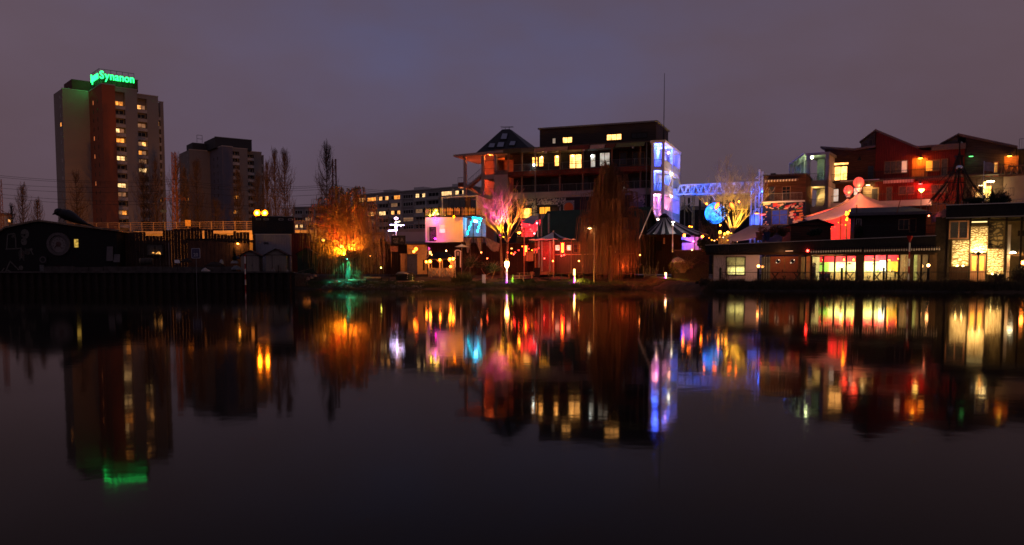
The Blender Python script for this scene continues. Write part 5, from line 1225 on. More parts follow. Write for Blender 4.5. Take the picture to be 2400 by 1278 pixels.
def lantern_string(px,y0,y1,n,D,label):
    a = at(px,y0,D);t = thing('lantern_string',label,'lights','vertical strings of red lanterns',(a.x,D,a.z));dz = (at(px,y1,D).z-a.z)/(n-1)
    b = MB();b.bar((0,0,.3),(0,0,dz*(n-1)-.1),.015,n=4);b.build('cable',M('black_metal'),t)
    for i in range(n): b = MB();b.ball(0,0,dz*i,.13,10,8,.95);b.build('lantern',glow('lantern_amber',(1,.18,.01),18),t);
    for s in (-1,1): b = MB();b.bar((s*.21,.03,.15),(s*.21,.03,dz*(n-1)-.15),.03,n=5);b.build('red_tube',glow('red_tube',(1,.012,.02),9),t)
    lamp((0,-.4,dz*(n-1)*.5),(1,.03,.03),220,t,.5)
lantern_string(1232.5,578,597,6,118.6,'vertical string of glowing lanterns on the orange post, left of two')
lantern_string(1318.5,572,590,6,115.6,'vertical string of glowing lanterns under the barn eave, right of two')
def stairflight(x0,y0,x1,y1,D,n,wd,label,m='grey_timber',handrail=True):
    a,c = at(x0,y0,D),at(x1,y1,D+1.5);t = thing('wooden_steps',label,'steps',None,tuple(a));d = c-a
    for i in range(n): s = i/n;b = MB();q = d*s;b.box(q.x-wd/2,q.x+wd/2,q.y,q.y+.32,q.z,q.z+.06);b.build('step',M(m),t)
    for s_ in (-1,1): b = MB();b.bar((s_*wd/2,0,-.1),(d.x+s_*wd/2,d.y,d.z-.1),.07,n=4);b.build('stringer',M(m),t)
    if handrail:
        for s_ in (-1,1): b = MB();b.bar((s_*wd/2,0,.9),(d.x+s_*wd/2,d.y,d.z+.9),.035,n=4);b.bar((s_*wd/2,0,0),(s_*wd/2,0,.9),.035,n=4);b.bar((d.x+s_*wd/2,d.y,d.z),(d.x+s_*wd/2,d.y,d.z+.9),.035,n=4);b.build('handrail',M(m),t)
stairflight(1245,601,1252,570,118.2,10,1.0,'dark steps climbing to the red terrace behind the lantern string','dark_timber')
stairflight(1523,650,1530,627,113.0,8,1.55,'broad dark timber steps leading down to the bank path','grey_timber')
for i,(px,yt,ym) in enumerate(((1261.5,501,590),(1269.5,503,592),(1286.5,501,560))):
    p = at(px,yt,120.5);z0 = G(p.x,120.5);t = thing('steel_chimney',('left of three tall steel chimney pipes at the barn','middle one of three tall steel chimney pipes at the barn','right of three tall steel chimney pipes at the barn')[i],'chimney','steel chimney pipes',(p.x,120.5,z0));H = p.z-z0
    b = MB();b.cyl(0,0,0,H,.145,n=12);b.build('pipe',M('steel'),t,smooth=False)
    for z in (H-.05,H*.6,H*.3): b = MB();b.lathe(0,0,[(.165,z-.04),(.165,z+.04)],12);b.build('collar',M('steel'),t)
# ---------------------------------------------------------------- green roofed barn
def barn():
    f = Fac(1490,113,ang=-30,py=600);t = f.root('timber_barn',label='long timber barn with a dark green roof and pale bargeboards behind the brown willow',cat='barn');L_ = 15.2;Wd = 8.8
    ze = f.zp(556,0,0);zr = f.zp(487,0,Wd/2);zw = f.zp(520,0,Wd);zb = 1.9
    ov = .5;b = MB();b.box(-L_,-.02,.2,Wd-.2,zb,ze-.1)
    b._add([(-.0,.2,zb),(-.0,Wd-.2,zb),(0,Wd-.2,ze+.05),(0,Wd/2,zr-.12),(0,.2,ze+.05),(-L_,.2,zb),(-L_,Wd-.2,zb),(-L_,Wd-.2,ze+.05),(-L_,Wd/2,zr-.12),(-L_,.2,ze+.05)],[(0,1,2,3,4),(9,8,7,6,5)]);b.build('wall',M('grey_board_v'),t)
    slope = (zr-ze)/(Wd/2)
    for s in (0,1):
        y0 = -ov if s == 0 else Wd+ov;b = MB();zz = ze-ov*slope
        b.hexa([(-L_-.3,y0,zz),(ov,y0,zz),(ov,Wd/2,zr),(-L_-.3,Wd/2,zr)] if s == 0 else [(-L_-.3,Wd/2,zr),(ov,Wd/2,zr),(ov,y0,zz),(-L_-.3,y0,zz)],
               [(-L_-.3,y0,zz+.12),(ov,y0,zz+.12),(ov,Wd/2,zr+.12),(-L_-.3,Wd/2,zr+.12)] if s == 0 else [(-L_-.3,Wd/2,zr+.12),(ov,Wd/2,zr+.12),(ov,y0,zz+.12),(-L_-.3,y0,zz+.12)])
        b.build('roof',mat('green_roof',(.022,.045,.030),.8,var=.15,scale=.8),t)
        b = MB();b.hexa([(ov,y0,zz-.12),(ov+.05,y0,zz-.12),(ov+.05,Wd/2,zr-.12),(ov,Wd/2,zr-.12)] if s == 0 else [(ov,Wd/2,zr-.12),(ov+.05,Wd/2,zr-.12),(ov+.05,y0,zz-.12),(ov,y0,zz-.12)],
               [(ov,y0,zz+.16),(ov+.05,y0,zz+.16),(ov+.05,Wd/2,zr+.16),(ov,Wd/2,zr+.16)] if s == 0 else [(ov,Wd/2,zr+.16),(ov+.05,Wd/2,zr+.16),(ov+.05,y0,zz+.16),(ov,y0,zz+.16)]);b.build('bargeboard',M('white_paint'),t)
    for w in (Wd*.42,Wd*.55,Wd*.7): b = MB();b.box(.01,.12,w-.08,w+.08,zb,ze+(.5 if w > Wd*.6 else 2.2));b.build('gable_post',M('grey_timber'),t)
    b = MB();b.box(.01,.1,1.2,Wd-1.2,ze+.3,ze+.5);b.build('tie_beam',M('grey_timber'),t)
    # windows along the front wall (w = .2 plane)
    win(f,t,1433,1449,570,594,.18,[glow('barn_window',(1,.60,.26),.95,.3,3)],2,2,'dark_timber',.06)
    win(f,t,1345,1362,572,592,.18,DARKGLASS,2,2,'timber',.06)
    for x0,x1 in ((1301,1313),(1328,1341)): win(f,t,x0,x1,574,588,.18,glow('busy_window',(1,.78,.55),1.3,.1,4),1,1,'timber',.06)
    b = MB();b.box(f.u(1300,600,.1),f.u(1485,600,.1),.05,.19,f.zp(596,-6)-.05,f.zp(596,-6)+.06);b.build('ledge',M('pale_timber'),t)
planks('grey_board_v',(.10,.07,.05),.24,axis=0,var=.3)
barn()
# red lit yard in front of the barn's left end
def yard():
    f = Fac(1255,119.3,1345,117.5);t = f.root('pavilion_wall',label='red lit timber front with posts under the pale peaked awning',cat='pavilion');X = f.u(1300);z0 = 1.9;z1 = f.zp(566,0)
    b = MB();b.box(0,X,0,.2,z0,z1);b.build('wall',mat('red_brown_board',(.20,.07,.05),.7,var=.3),t)
    for px in (1263,1270,1289): u = f.u(px,590,-.5);b = MB();b.cyl(u,-.5,z0,z1,.13,n=10);b.build('column',M('steel'),t)
    win(f,t,1250,1261,582,595,-.3,glow('red_window',(1,.10,.06),1.2,.7,2),1,1,'timber')
    for px,w in ((1277,-1.2),(1305,-1.0)): u,z = f.uz(px,590,w);lamp((u,w,z),(1,.03,.04),200,t,.3)
    for px,py in ((1322,598),(1316,600)): u,z = f.uz(px,py,-.8);b = MB();b.ball(u,-.8,z,.09,8,6);b.build('bulb',redb,t)
    b = MB();b.box(0,X,-2.4,0,z0-.1,z0+.35);b.build('deck',M('timber'),t)
    f2_,t2,X2,a0,a1 = simple_hut(1235,1250,592,612,116.0,'small wooden serving counter glowing orange beneath the left lantern string','timber','timber','counter','counter',1.0,.06)
    b = MB();pp = at(1258,612,115.2);b.box(-.45,.45,-.3,.3,0,1.25);b.box(-.5,.5,-.35,.35,1.25,1.32);tag(b.build('wheelie_bin',M('black_paint'),loc=(pp.x,115.2,G(pp.x,115.2))),'black bin standing right of the glowing counter','bin')
yard()
def awning_tent(px,ya,ye,x0,x1,D,label):
    a = at(px,ya,D);z0 = G(a.x,D);t = thing('peaked_awning',label,'tent',None,(a.x,D,z0));m_ = mpp(D);za,ze = a.z-z0,at(px,ye,D).z-z0;n = 12;L_,R_ = (px-x0)*m_,(x1-px)*m_
    for i in range(n):
        a0,a1 = 2*pi*i/n,2*pi*(i+1)/n;rx = lambda a_: R_ if math.cos(a_) > 0 else L_
        def g(u,v):
            an = a0+(a1-a0)*u;r = .06+v;return (r*math.cos(an)*rx(an),r*math.sin(an)*2.6,za-(za-ze)*(1-(1-min(1,v))**2.2)-.12*math.sin(u*pi)*v)
        b = MB();b.grid(g,4,8);b.build('canopy_panel',M('canvas_blue_grey') if i != 9 else M('black_paint'),t,smooth=True)
    b = MB();b.cyl(0,0,0,za+.1,.06,n=8);b.ball(0,0,za+.15,.14,8,6);b.build('pole',M('pale_timber'),t)
    lamp((0,-.5,za-.5),(.55,.9,1),28,t,.15)
    for s in ((-L_*.8,-1.6),(R_*.8,-1.6)): b = MB();b.cyl(s[0],s[1],0,ze,.05,n=6);b.build('corner_pole',M('timber'),t)
mat('canvas_blue_grey',(.40,.45,.50),.8,var=.08)
awning_tent(1297,545,561,1243,1347,116.8,'pale blue grey peaked awning right of the lantern string')
# ---------------------------------------------------------------- brown willow
WP = at(1425,650,116.0)
willow(1430,111.8,648,[(383,3),(400,22),(430,40),(470,60),(520,78),(570,84),(620,78),(640,66)],'tall brown weeping willow standing in front of the barn',lean=-.2,nl=66,ns=12,m='brown_twig',r0=.26,sw=.03)
for px,py,D,c,w in ((1462,625,108.5,(1,.16,.03),420),(1395,590,108.2,(1,.3,.07),130),(1430,560,107.5,(1,.28,.06),200),(1425,480,107,(1,.4,.18),130)):
    p = at(px,py,D);lamp(tuple(p),c,w,r=.4,name='garden_fill')  # added fill lamps with no fixture, brightening the brown willow
mat('brown_twig',(.16,.085,.04),.85,var=.25,scale=.5) if False else None
def lamp_post(px,yl,ybase,D,label,arm,headm,col,w,post='grey_white',cap=True,xl=None):
    a = at(px,yl,D);z0 = G(a.x,D) if ybase is None else at(px,ybase,D).z;t = thing('street_lamp',label,'street lamp',None,(a.x,D,z0));H = a.z-z0;ax = arm*mpp(D)
    b = MB();b.cyl(0,0,0,H*.45,.085,.07,10);b.cyl(0,0,H*.45,H+.0,.06,.05,10);b.build('post',M(post),t)
    if abs(ax) > .1: b = MB();b.bar((0,0,H-.05),(ax*.8,0,H+.12),.04);b.build('arm',M(post),t)
    b = MB();b.lathe(ax,0,[(.28,H+.06),(.22,H+.15),(.08,H+.26),(.05,H+.40)],12);b.build('shade',M('grey_metal'),t)
    b = MB();b.ball(ax,0,H+.04,.22,12,6,.4);b.build('lens',headm,t);lamp((ax,-.05,H-.15),col,w,t,.15);return t
warmhead = glow('lamp_head_warm',(1,.62,.30),9)
lamp_post(1393,536,None,110.4,'slender street lamp with a short arm in front of the brown willow',-11,warmhead,(1,.62,.3),70,'pale_timber')
lamp_post(1577,521,592,113.4,'white street lamp standing before the striped tent',1,glow('lamp_head_white',(1,.92,.8),6),(1,.9,.75),70,'white_paint')
# ---------------------------------------------------------------- torch and post lamps on the bank path
def torch():
    p = at(1188,646,110.2);z0 = G(p.x,110.2);t = thing('torch_lamp','brilliant torch shaped lamp on a short glowing post on the bank','lamp',None,(p.x,110.2,z0));Z = lambda y: at(1188,y,110.2).z-z0
    b = MB();b.cyl(0,0,0,Z(627),.13,.10,10);b.build('post',mat('white_post',(.75,.72,.75),.5),t)
    b = MB();b.lathe(0,0,[(.10,Z(628)),(.26,Z(624)),(.30,Z(617)),(.24,Z(613))],12);b.build('globe',glow('torch_globe',(1,.50,.14),22),t)
    for i in range(5): a = 2*pi*i/5;b = MB();b.bar((.22*math.cos(a),.22*math.sin(a),Z(614)),(.12*math.cos(a),.12*math.sin(a),Z(606)),.035,n=5);b.build('flame_guard',M('pale_timber'),t)
    lamp((0,-.45,Z(621)),(1,.5,.18),420,t,.2);lamp((-.1,-.45,.35),(.6,.05,1),60,t,.08);lamp((.55,-.4,.5),(.35,1,.05),30,t,.08)
    b = MB();b.lathe(0,0,[(.13,0),(.14,.55),(.05,.8),(.05,1.1)],10);p2 = at(1202,645,110.1);tag(b.build('bottle_bollard',mat('green_enamel',(.25,.45,.05),.4),loc=(p2.x,110.1,G(p2.x,110.1))),'green bottle shaped bollard right of the torch lamp','bollard')
torch()
for px,yb,yt,l in ((1346,651,631,'glowing lilac post lamp on the path edge below the street lamp'),(1560,656,639,'glowing magenta post lamp on the path edge near the timber steps')):
    p = at(px,yb,110.3);z0 = G(p.x,110.3);t = thing('post_lamp',l,'lamp','short glowing post lamps on the bank path',(p.x,110.3,z0));H = at(px,yt,110.3).z-z0
    b = MB();b.cyl(0,0,0,H*.6,.12,.11,10);b.build('post',M('white_post'),t);b = MB();b.cyl(0,0,H*.6,H,.12,.11,10);b.build('globe',glow('post_globe',(1,.50,.12),10),t);b = MB();b.cyl(0,0,H,H+.05,.14,n=10);b.build('cap',M('dark_timber'),t)
    lamp((.55,-.1,.7),(1,.72,.05),260,t,.15);lamp((0,-.35,.4),(.9,.03,.9),60,t,.1);lamp((.0,-.4,H),(1,.6,.3),22,t,.1)
def path_edge():
    t = thing('path_edging','long timber edging board along the bank path','edging',None,(0,0,0));x = at(1120,655,110).x;x1 = at(1640,660,110).x
    while x < x1: b = MB();b.box(x,x+2.35,112.45,112.55,G(x+1,112.5)-.25,G(x+1,112.5)+.09);b.build('board',M('dark_timber'),t);x += 2.4
path_edge()
picnic(1232,622,113.2,'pale picnic table in torch light, nearest the glowing counter',2.3,-6,'pale_timber');picnic(1214,632,111.6,'pale picnic table just right of the torch lamp',1.9,8,'pale_timber')
picnic(1302,632,112.6,'dark picnic table between the torch lamp and the street lamp',2.2,0,'grey_timber');picnic(1345,615,115,'picnic table in dim amber light behind the street lamp',1.9,4,'timber');picnic(1380,620,113.2,'dark picnic table at the foot of the street lamp',1.9,10,'dark_timber')
# ---------------------------------------------------------------- striped big top
def bigtop():
    D = 117.5;a = at(1557,506,D);z0 = 2.0;t = thing('striped_tent','black and white striped tent with a dark crown cap','tent',None,(a.x,D,z0));m_ = mpp(D);za,ze = a.z-z0,at(1557,551,D).z-z0;L_,R_ = 59*m_,104*m_;n = 40
    st = (mat('stripe_white',(.34,.33,.36),.8,var=.06),mat('stripe_black',(.018,.02,.03),.8))
    for i in range(n):
        a0,a1 = 2*pi*i/n,2*pi*(i+1)/n
        def g(u,v):
            an = a0+(a1-a0)*u;c = math.cos(an);rx = L_*(c < 0)+R_*(c >= 0);k = .08+.92*v;return (k*c*rx,k*math.sin(an)*3.9,za-(za-ze)*(v**.72)-.10*math.sin(pi*u)*v-.12*(v > .99)*(i % 2))
        b = MB();b.grid(g,2,9);b.build('stripe',st[i % 2],t,smooth=True)
    b = MB();b.lathe(0,0,[(.62,za-.28),(.66,za-.1),(.35,za+.2),(.1,za+.32)],16);b.build('crown_cap',M('black_paint'),t)
    for s in (-1,1):
        for k in range(2): b = MB();x = (L_*-.78,R_*.62)[s > 0]+k*.6*s;b.cyl(x,-2.0,0,ze+.3,.07,n=6);b.build('pole',M('dark_timber'),t)
    b = MB();b.cyl(R_*.985,0,0,ze+.02,.12,n=8);b.build('pole',M('black_paint'),t)
    f = Fac(1510,119.5,1600,119);w = f.root('tent_bar',label='dark bar front under the striped tent with a reddish poster',cat='bar');X = f.u(1598);zb,zt = 1.9,f.zp(550,0)
    b = MB();b.box(0,X,0,2,zb,zt);b.build('wall',M('dark_board'),w)
    for x0,x1,y0,y1,m in ((1500,1517,560,586,mat('poster_red',(.35,.10,.08),.6,var=.5,scale=4)),(1538,1551,566,588,M('black_paint')),(1554,1558,558,572,mat('poster_cream',(.6,.4,.3),.6))):
        b = MB();b.box(f.u(x0),f.u(x1),-.08,-.01,f.zp(y1,0),f.zp(y0,0));b.build('poster',m,w)
    u,z = f.uz(1509,566,-1);lamp((u,-1,z),(1,.25,.08),150,w,.15)
    # violet lit yard behind the tent
    f = Fac(1585,123,1662,122);w = f.root('yard_screen',label='pale screen wall glowing violet and pink behind the striped tent',cat='screen');X = f.u(1645)
    b = MB();b.box(0,X,0,.15,1.9,f.zp(556,0));b.build('wall',mat('screen_pale',(.5,.48,.55),.8,var=.2),w)
    for px,py,ww,c,p_ in ((1598,560,-.8,(.12,.1,1),500),(1625,566,-1.0,(1,.15,.3),220),(1645,552,-1.5,(1,.3,.1),25)): u,z = f.uz(px,py,ww);b = MB();b.ball(u,ww,z,.12,8,6);b.build('bulb',glow('yard_%d' % px,c,6),w);lamp((u,ww-.2,z),c,p_,w,.2)
    parasol(1600,561,569,26,120.5,'dark blue parasol glowing violet under the striped tent',[mat('parasol_blue',(.12,.13,.3),.8)])
    lampthing('string_bulb',1542,514.5,112.2,'round warm bulb between the barn gable and the striped tent',(1,.6,.35),45,glow('bulb_pinkish',(1,.62,.4),16),.14)
    for i,(px,py,l) in enumerate(((1604,552,'orange bulb cluster under the right of the striped tent, left one'),(1647,554,'orange bulb hanging under the far right edge of the striped tent'),(1616,531,'leftmost of three tiny bulbs behind the striped tent'),(1621,532,'rightmost of three tiny bulbs behind the striped tent'))):
        lampthing('string_bulb',px,py,116+i,l,(1,.45,.1),12 if i < 2 else 3,ol,.16 if i < 2 else .07)
bigtop()
lump('stick_pile',1588,610,112.2,30,11,mat('pale_sticks',(.34,.33,.28),.8,var=.7,scale=7,stretch=(1,1,6),bump=.8),'heap of pale boards and sticks right of the timber steps','heap',40)
f,t,X,z0,z1 = simple_hut(1580,1662,588,640,112.8,'dark low terrace wall below the striped tent','dark_timber','grey_timber','terrace_wall','wall',1.5,.1,zb=.9)
for i in range(5): pp = at(1492+i*16,600,113.6);b = MB();b.box(-.05,.05,-.05,.05,0,1.15);tag(b.build('fence_post',M('grey_timber'),loc=(pp.x,113.6,G(pp.x,113.6)+.5)),('leftmost','second from left','middle','second from right','rightmost')[i]+' weathered post in the row above the timber steps','post','fence posts above the timber steps')
sail('tarp',(at(1474,562,114.5),at(1500,575,114.2),at(1498,592,114.6),at(1472,590,114.4)),M('black_paint'),'black tarpaulin hanging at the corner of the barn','tarpaulin') if False else None
# ---------------------------------------------------------------- main timber and concrete building
MF = Fac(1522,131,ang=-21,py=600)
def main_building():
    f = MF;t = f.root('gallery_building',label='large four storey building with open galleries, lit rooms and a timber penthouse',cat='building')
    U = f.u;Z = lambda py,px,w=0: f.z(px,py,w)
    ul = U(1190,400);ur = -.05
    z2 = Z(400,1300);z2b = f.zp(392,0)          # gallery floor, upper
    zF2,zF1,zR,zG = f.zp(388,0),f.zp(441,0),f.zp(333,0),f.zp(452,0)
    # core with recessed back wall
    bw = mat('dark_clad',(.032,.026,.024),.85,var=.3,scale=2);DW = 2.6
    b = MB();b.box(ul,ur,DW,13.5,2,zR-.3);b.build('core_wall',bw,t)
    # ground floor wall in front (mural band)
    b = MB();b.box(U(1158,480),ur,.15,DW,2,zF1-.95);b.build('ground_wall',mat('mural_dark',(.03,.028,.04),.8,var=.2),t)
    # concrete slab band under the first gallery
    b = MB();b.box(U(1158,455),ur,-.05,DW,zF1-.95,zF1);b.build('floor_slab',M('concrete'),t)
    b = MB();b.box(ul,ur,.0,DW,zF2-.75,zF2);b.build('floor_slab',mat('red_beam',(.16,.045,.025),.8,var=.35,scale=.8),t)
    b = MB()
    for i in range(30): u = ul+(ur-ul)*(i+.5)/30;b.box(u-.08,u+.08,-.12,-.003,zF2-.42,zF2-.30)
    b.build('joist_end',M('grey_timber'),t)
    # columns on both galleries
    cols = [1190,1222,1253.5,1311,1365,1433,1500]
    for px in cols:
        u = U(px,370);b = MB();b.box(u-.11,u+.11,.15,.37,zF2,zR);b.build('column',M('timber'),t)
        u = U(px,430);b = MB();b.box(u-.11,u+.11,.15,.37,zF1,zF2-.75);b.build('column',M('timber'),t)
    rail(t,ul,ur-.1,.08,zF2,zF2+1.15,.22,'grey_metal',.012);rail(t,ul,ur-.1,.08,zF1,zF1+1.15,.22,'grey_metal',.012)
    # eave and coloured fascia boards
    b = MB();b.box(U(1160,350),ur+.4,-.5,3.2,zR-.02,zR+.14);b.build('roof_edge',M('grey_timber'),t)
    fas = [(1160,1225,(.06,.06,.03)),(1225,1253,(.10,.10,.07)),(1253,1334,(.30,.25,.18)),(1334,1384,(.10,.03,.03)),(1384,1421,(.33,.31,.30)),(1421,1444,(.10,.05,.035)),(1444,1514,(.12,.17,.08))]
    for i,(a,c,col) in enumerate(fas):
        b = MB();k = .18;u0,u1 = U(a,340)+.01,U(c,340)-.01;b.prism([(u0,zR-.62),(u1-(k if i > 1 else 0),zR-.62),(u1,zR-.03),(u0+(k if i > 1 else 0),zR-.03)],-.56-.004*i,-.50);b.build('fascia_panel',mat('fascia_%d' % i,col,.7,var=.12),t)
    b = MB();b.box(ul,ur,0,DW,zR-.5,zR-.05);b.build('soffit_beam',M('dark_timber'),t)
    for px,yy in ((1281,350),(1370,347),(1485,343)): b = MB();u = U(px,yy);b.box(u-.15,u+.15,-.5,-.3,zR-.85,zR-.62);b.build('soffit_lamp',M('grey_white'),t)
    # lit rooms behind the upper gallery
    P = {'c': M('cream_room'),'w': M('warm_room'),'p': M('pale_room'),'d': M('dim_room')}
    D_ = DW
    win(f,t,1247,1260.5,368,391,D_,P['w'],1,1,'dark_timber',.08,splits=(.62,));win(f,t,1263,1274.5,367,391,D_,P['w'],1,1,'dark_timber',.08)
    win(f,t,1299.5,1311,364,390,D_,P['w'],1,1,'dark_timber',.08,name='door');win(f,t,1334.5,1364.5,361,396,D_,P['c'],2,1,'dark_timber',.12,splits=(.36,))
    win(f,t,1383.5,1396.5,361,393,D_,P['p'],1,1,'dark_timber',.1,name='door');win(f,t,1405,1430.5,357,390,D_,P['p'],2,1,'dark_timber',.12,splits=(.32,))
    for x0,x1 in ((1482,1497),(1498,1512),(1452,1470)): win(f,t,x0,x1,356,387,D_,DARKGLASS,1,1,'timber',.1)
    for x0,x1 in ((1244,1262),(1290,1312),(1360,1380),(1480,1500)): win(f,t,x0,x1,415,446,D_,DARKGLASS,2,1,'dark_timber',.1)
    for px,py,w in ((1306,367.5,DW-.3),(1342,365.5,DW-.3),(1270,369,DW-.3)): u,z = f.uz(px,py,w);b = MB();b.ball(u,w,z,.14,8,6);b.build('ceiling_bulb',glow('room_bulb',(1,.6,.2),14),t);lamp((u,w-.25,z),(1,.6,.22),22,t,.12)
    u,z = f.uz(1251,387,-.2);b = MB();b.ball(u,-.2,z,.16,10,8);b.build('gallery_lamp',cw,t);lamp((u,-.4,z),(.75,1,.9),45,t,.12)
    u,z = f.uz(1387,366,DW-.2);b = MB();b.ball(u,DW-.2,z,.12,8,6);b.build('gallery_lamp',cw,t)
    for px in (1463,1466): u,z = f.uz(px,440,.4);b = MB();b.lathe(u,.4,[(.16,z-.25),(.03,z+.25)],6);b.build('small_figure',M('pale_room'),t)
    # front drain pole
    u = U(1256,400);b = MB();b.cyl(u,-.25,2,zR,.05,n=6);b.build('downpipe',M('grey_metal'),t);u = U(1516,400);b = MB();b.cyl(u,-.25,2,zR,.07,n=6);b.build('downpipe',M('grey_metal'),t)
    # graffiti strokes on the concrete band
    b = MB();gs = random.Random(3)
    for i in range(9):
        u,z = f.uz(1320+i*4.6,454,-.06);b.bar((u,-.055,z-.22),(u+gs.uniform(-.05,.22),-.055,z+.25),.03,n=3);
        if i % 2: b.bar((u,-.055,z),(u+.2,-.055,z+gs.uniform(-.1,.2)),.025,n=3)
    b.build('graffiti',mat('graffiti_pale',(.5,.46,.38),.7),t);b = MB()
    for i in range(4): u,z = f.uz(1342+i*5,459,-.06);b.box(u-.14,u+.12,-.058,-.052,z-.05,z+.08)
    b.build('graffiti',mat('graffiti_yellow',(.5,.42,.12),.7),t)
    # ground floor murals, windows, sun posters
    for a,c in ((1218,1256),(1258,1312),(1313,1326),(1480,1512)):
        u0,u1 = U(a,475),U(c,475);b = MB();b.box(u0,u1-.04,.08,.14,f.zp(480,(u0+u1)/2),zF1-.98);b.build('mural_panel',mural_mat(),t)
    for a,c in ((1246,1258),(1306,1314),(1505,1512)):
        u0,u1 = U(a,490),U(c,490);b = MB();b.box(u0,u1,.075,.135,9.0,f.zp(481,u0));b.build('mural_panel',mural_mat(),t)
    win(f,t,1218,1248,487,513,.1,[M('amber_room'),M('amber_room'),M('warm_room')],1,1,'dark_timber',.12,splits=None)
    b = MB();u0,u1 = U(1228,495),U(1241,495);b.box(u0,u1,.0,.02,f.z(1234,511),f.z(1234,489));b.build('bright_curtain',M('warm_room'),t)
    win(f,t,1263,1291,484,503,.1,M('amber_room'),2,1,'dark_timber',.12);win(f,t,1291.5,1311,484,503,.1,mat('door_brown',(.05,.03,.025),.7),1,1,'dark_timber',.12,name='door')
    # sun poster: square with rays and disc
    def sun(px,py,hw,disc,label):
        u,z = f.uz(px,py,0);r = hw*mpp(134);b = MB();b.box(u-r,u+r,.02,.07,z-r*1.15,z+r*1.15);o = b.build('sun_poster',mat('poster_pale',(.42,.36,.36),.8,var=.1),t)
        b = MB()
        for i in range(28): a = 2*pi*i/28;c_,s_ = math.cos(a),math.sin(a);k = min(1/max(abs(c_),.01),1/max(abs(s_),.01));b.bar((u+r*.75*c_,.012,z+r*.85*s_),(u+r*.98*k*c_,.012,z+r*1.1*k*s_),.03,n=3)
        b.build('ray',M('black_paint'),o);b = MB();b.disc((u,-.005,z-.05*r),r*.84*disc,.02,28,sz=1.05);b.build('sun_disc',mat('sun_orange',(.55,.11,.03),.8,var=.08),o)
    sun(1332.5,486,13.5,1.0,'');sun(1405,483,15,.95,'')
    u,z = f.uz(1494,482,0);r = 12*mpp(131);b = MB();b.box(u-1.5*r,u+r,.02,.07,z-r*1.4,z+r*.75);o = b.build('sky_poster',mat('poster_blue',(.16,.17,.24),.8),t);b = MB();b.disc((u-.9*r,-.005,z-r*1.35),r*1.25,.02,28);b.build('half_disc',M('sun_orange'),o)
    # faint amber fill on ground floor from its own windows
    for px,c in ((1233,(1,.7,.2)),(1278,(1,.55,.15))): u,z = f.uz(px,495,-1.0);lamp((u,-1.0,z),c,55,t,.4)
    # ---- penthouse
    pw = 3.2;x0,x1 = U(1265,320,pw),U(1538,310,pw);zt0,zt1 = f.z(1265,303,pw),f.z(1538,287,pw);zb = zR+.1;zt = (zt0+zt1)/2
    b = MB();b.prism([(x0,zb),(x1,zb),(x1,zt),(x0,zt)],pw,13);b.build('penthouse_wall',M('brown_board_grey'),t)
    b = MB();b.box(x0-.25,x1+.25,pw-.3,13.2,zt,zt+.22);b.build('penthouse_roof',M('grey_metal'),t)
    win(f,t,1318.5,1342,321,336,pw,P['c'],2,1,'dark_timber',.1);win(f,t,1421.5,1457.5,314,329.5,pw,P['c'],3,1,'dark_timber',.1);win(f,t,1294,1303.5,323,338,pw,P['d'],1,1,'dark_timber',.1);win(f,t,1479,1518,310.5,325,pw,DARKGLASS,3,1,'dark_timber',.1)
    # ---- pyramid roof with skylights
    wq = 3.0;ax0,ax1 = U(1179,305,7),U(1196,305,7);za = f.zp(304,(ax0+ax1)/2,7);bx0,bx1 = U(1112,352,wq),U(1247,343,wq);zb2 = zR+.12
    b = MB();b.v += [(bx0,wq,zb2),(bx1,wq,zb2),(bx1,12.5,zb2),(bx0,12.5,zb2),(ax0,6.6,za),(ax1,6.6,za),(ax1,7.6,za),(ax0,7.6,za)];b.f += [(0,1,5,4),(1,2,6,5),(2,3,7,6),(3,0,4,7),(4,5,6,7)];b.build('pyramid_roof',mat('slate',(.028,.03,.036),.55,var=.3,scale=5,bump=.4),t)
    n_ = Vector((0,za-zb2,-(6.6-wq))).normalized()
    def onroof(px,py):
        z = None;w = wq
        for _ in range(12):
            z = f.zp(py,U(px,py,w),w);w = wq+(z-zb2)/(za-zb2)*(6.6-wq)
        return U(px,py,w),w,z
    for x0_,x1_,y0_,y1_,sh in ((1174,1190,315,327.5,3),(1145,1161,338,347,3),(1165,1182.5,335.5,346,3),(1193.5,1209,333,342,3)):
        c = [onroof(x0_,y1_),onroof(x1_-sh*1.0,y1_),onroof(x1_,y0_),onroof(x0_+sh*1.3,y0_)];cc = sum((Vector(q) for q in c),Vector())/4;o_ = Vector((0,-.10,.12))
        b = MB();b.hexa([tuple(cc+(Vector(q)-cc)*1.22) for q in c],[tuple(cc+(Vector(q)-cc)*1.22+o_*.8) for q in c]);fo = b.build('skylight',M('black_metal'),t);b = MB();b.hexa([tuple(Vector(q)+o_*.7) for q in c],[tuple(Vector(q)+o_) for q in c]);b.build('pane',mat('skylight_glass',(.35,.36,.42),.05,metal=1,var=.02),fo)
    b = MB();b.bar((ax0-.4,7,za+.35),(ax1+.6,7,za+.35),.04,n=4);b.bar((ax0-.3,6.6,za+.5),(ax1+.4,7.2,za+.45),.03,n=4);b.bar((ax0+.4,7,za),(ax0+.4,7,za+.4),.04,n=4);b.bar((ax1-.2,7,za),(ax1-.2,7,za+.4),.04,n=4);b.build('roof_rack',M('black_metal'),t)
    # ---- orange lit stair bay at the left end
    s0 = U(1085,400);sx = U(1130,400);s1 = U(1158,400)
    cm = mat('stair_render',(.40,.24,.19),.85,var=.15,scale=.6)
    zr0 = zR-.35
    b = MB();b.prism([(U(1066,360),zr0-.30),(U(1182,352),zR-.42),(U(1182,352),zR-.05),(U(1066,360),zr0-.0)],-.6,9.5);b.build('stair_roof',M('concrete'),t)
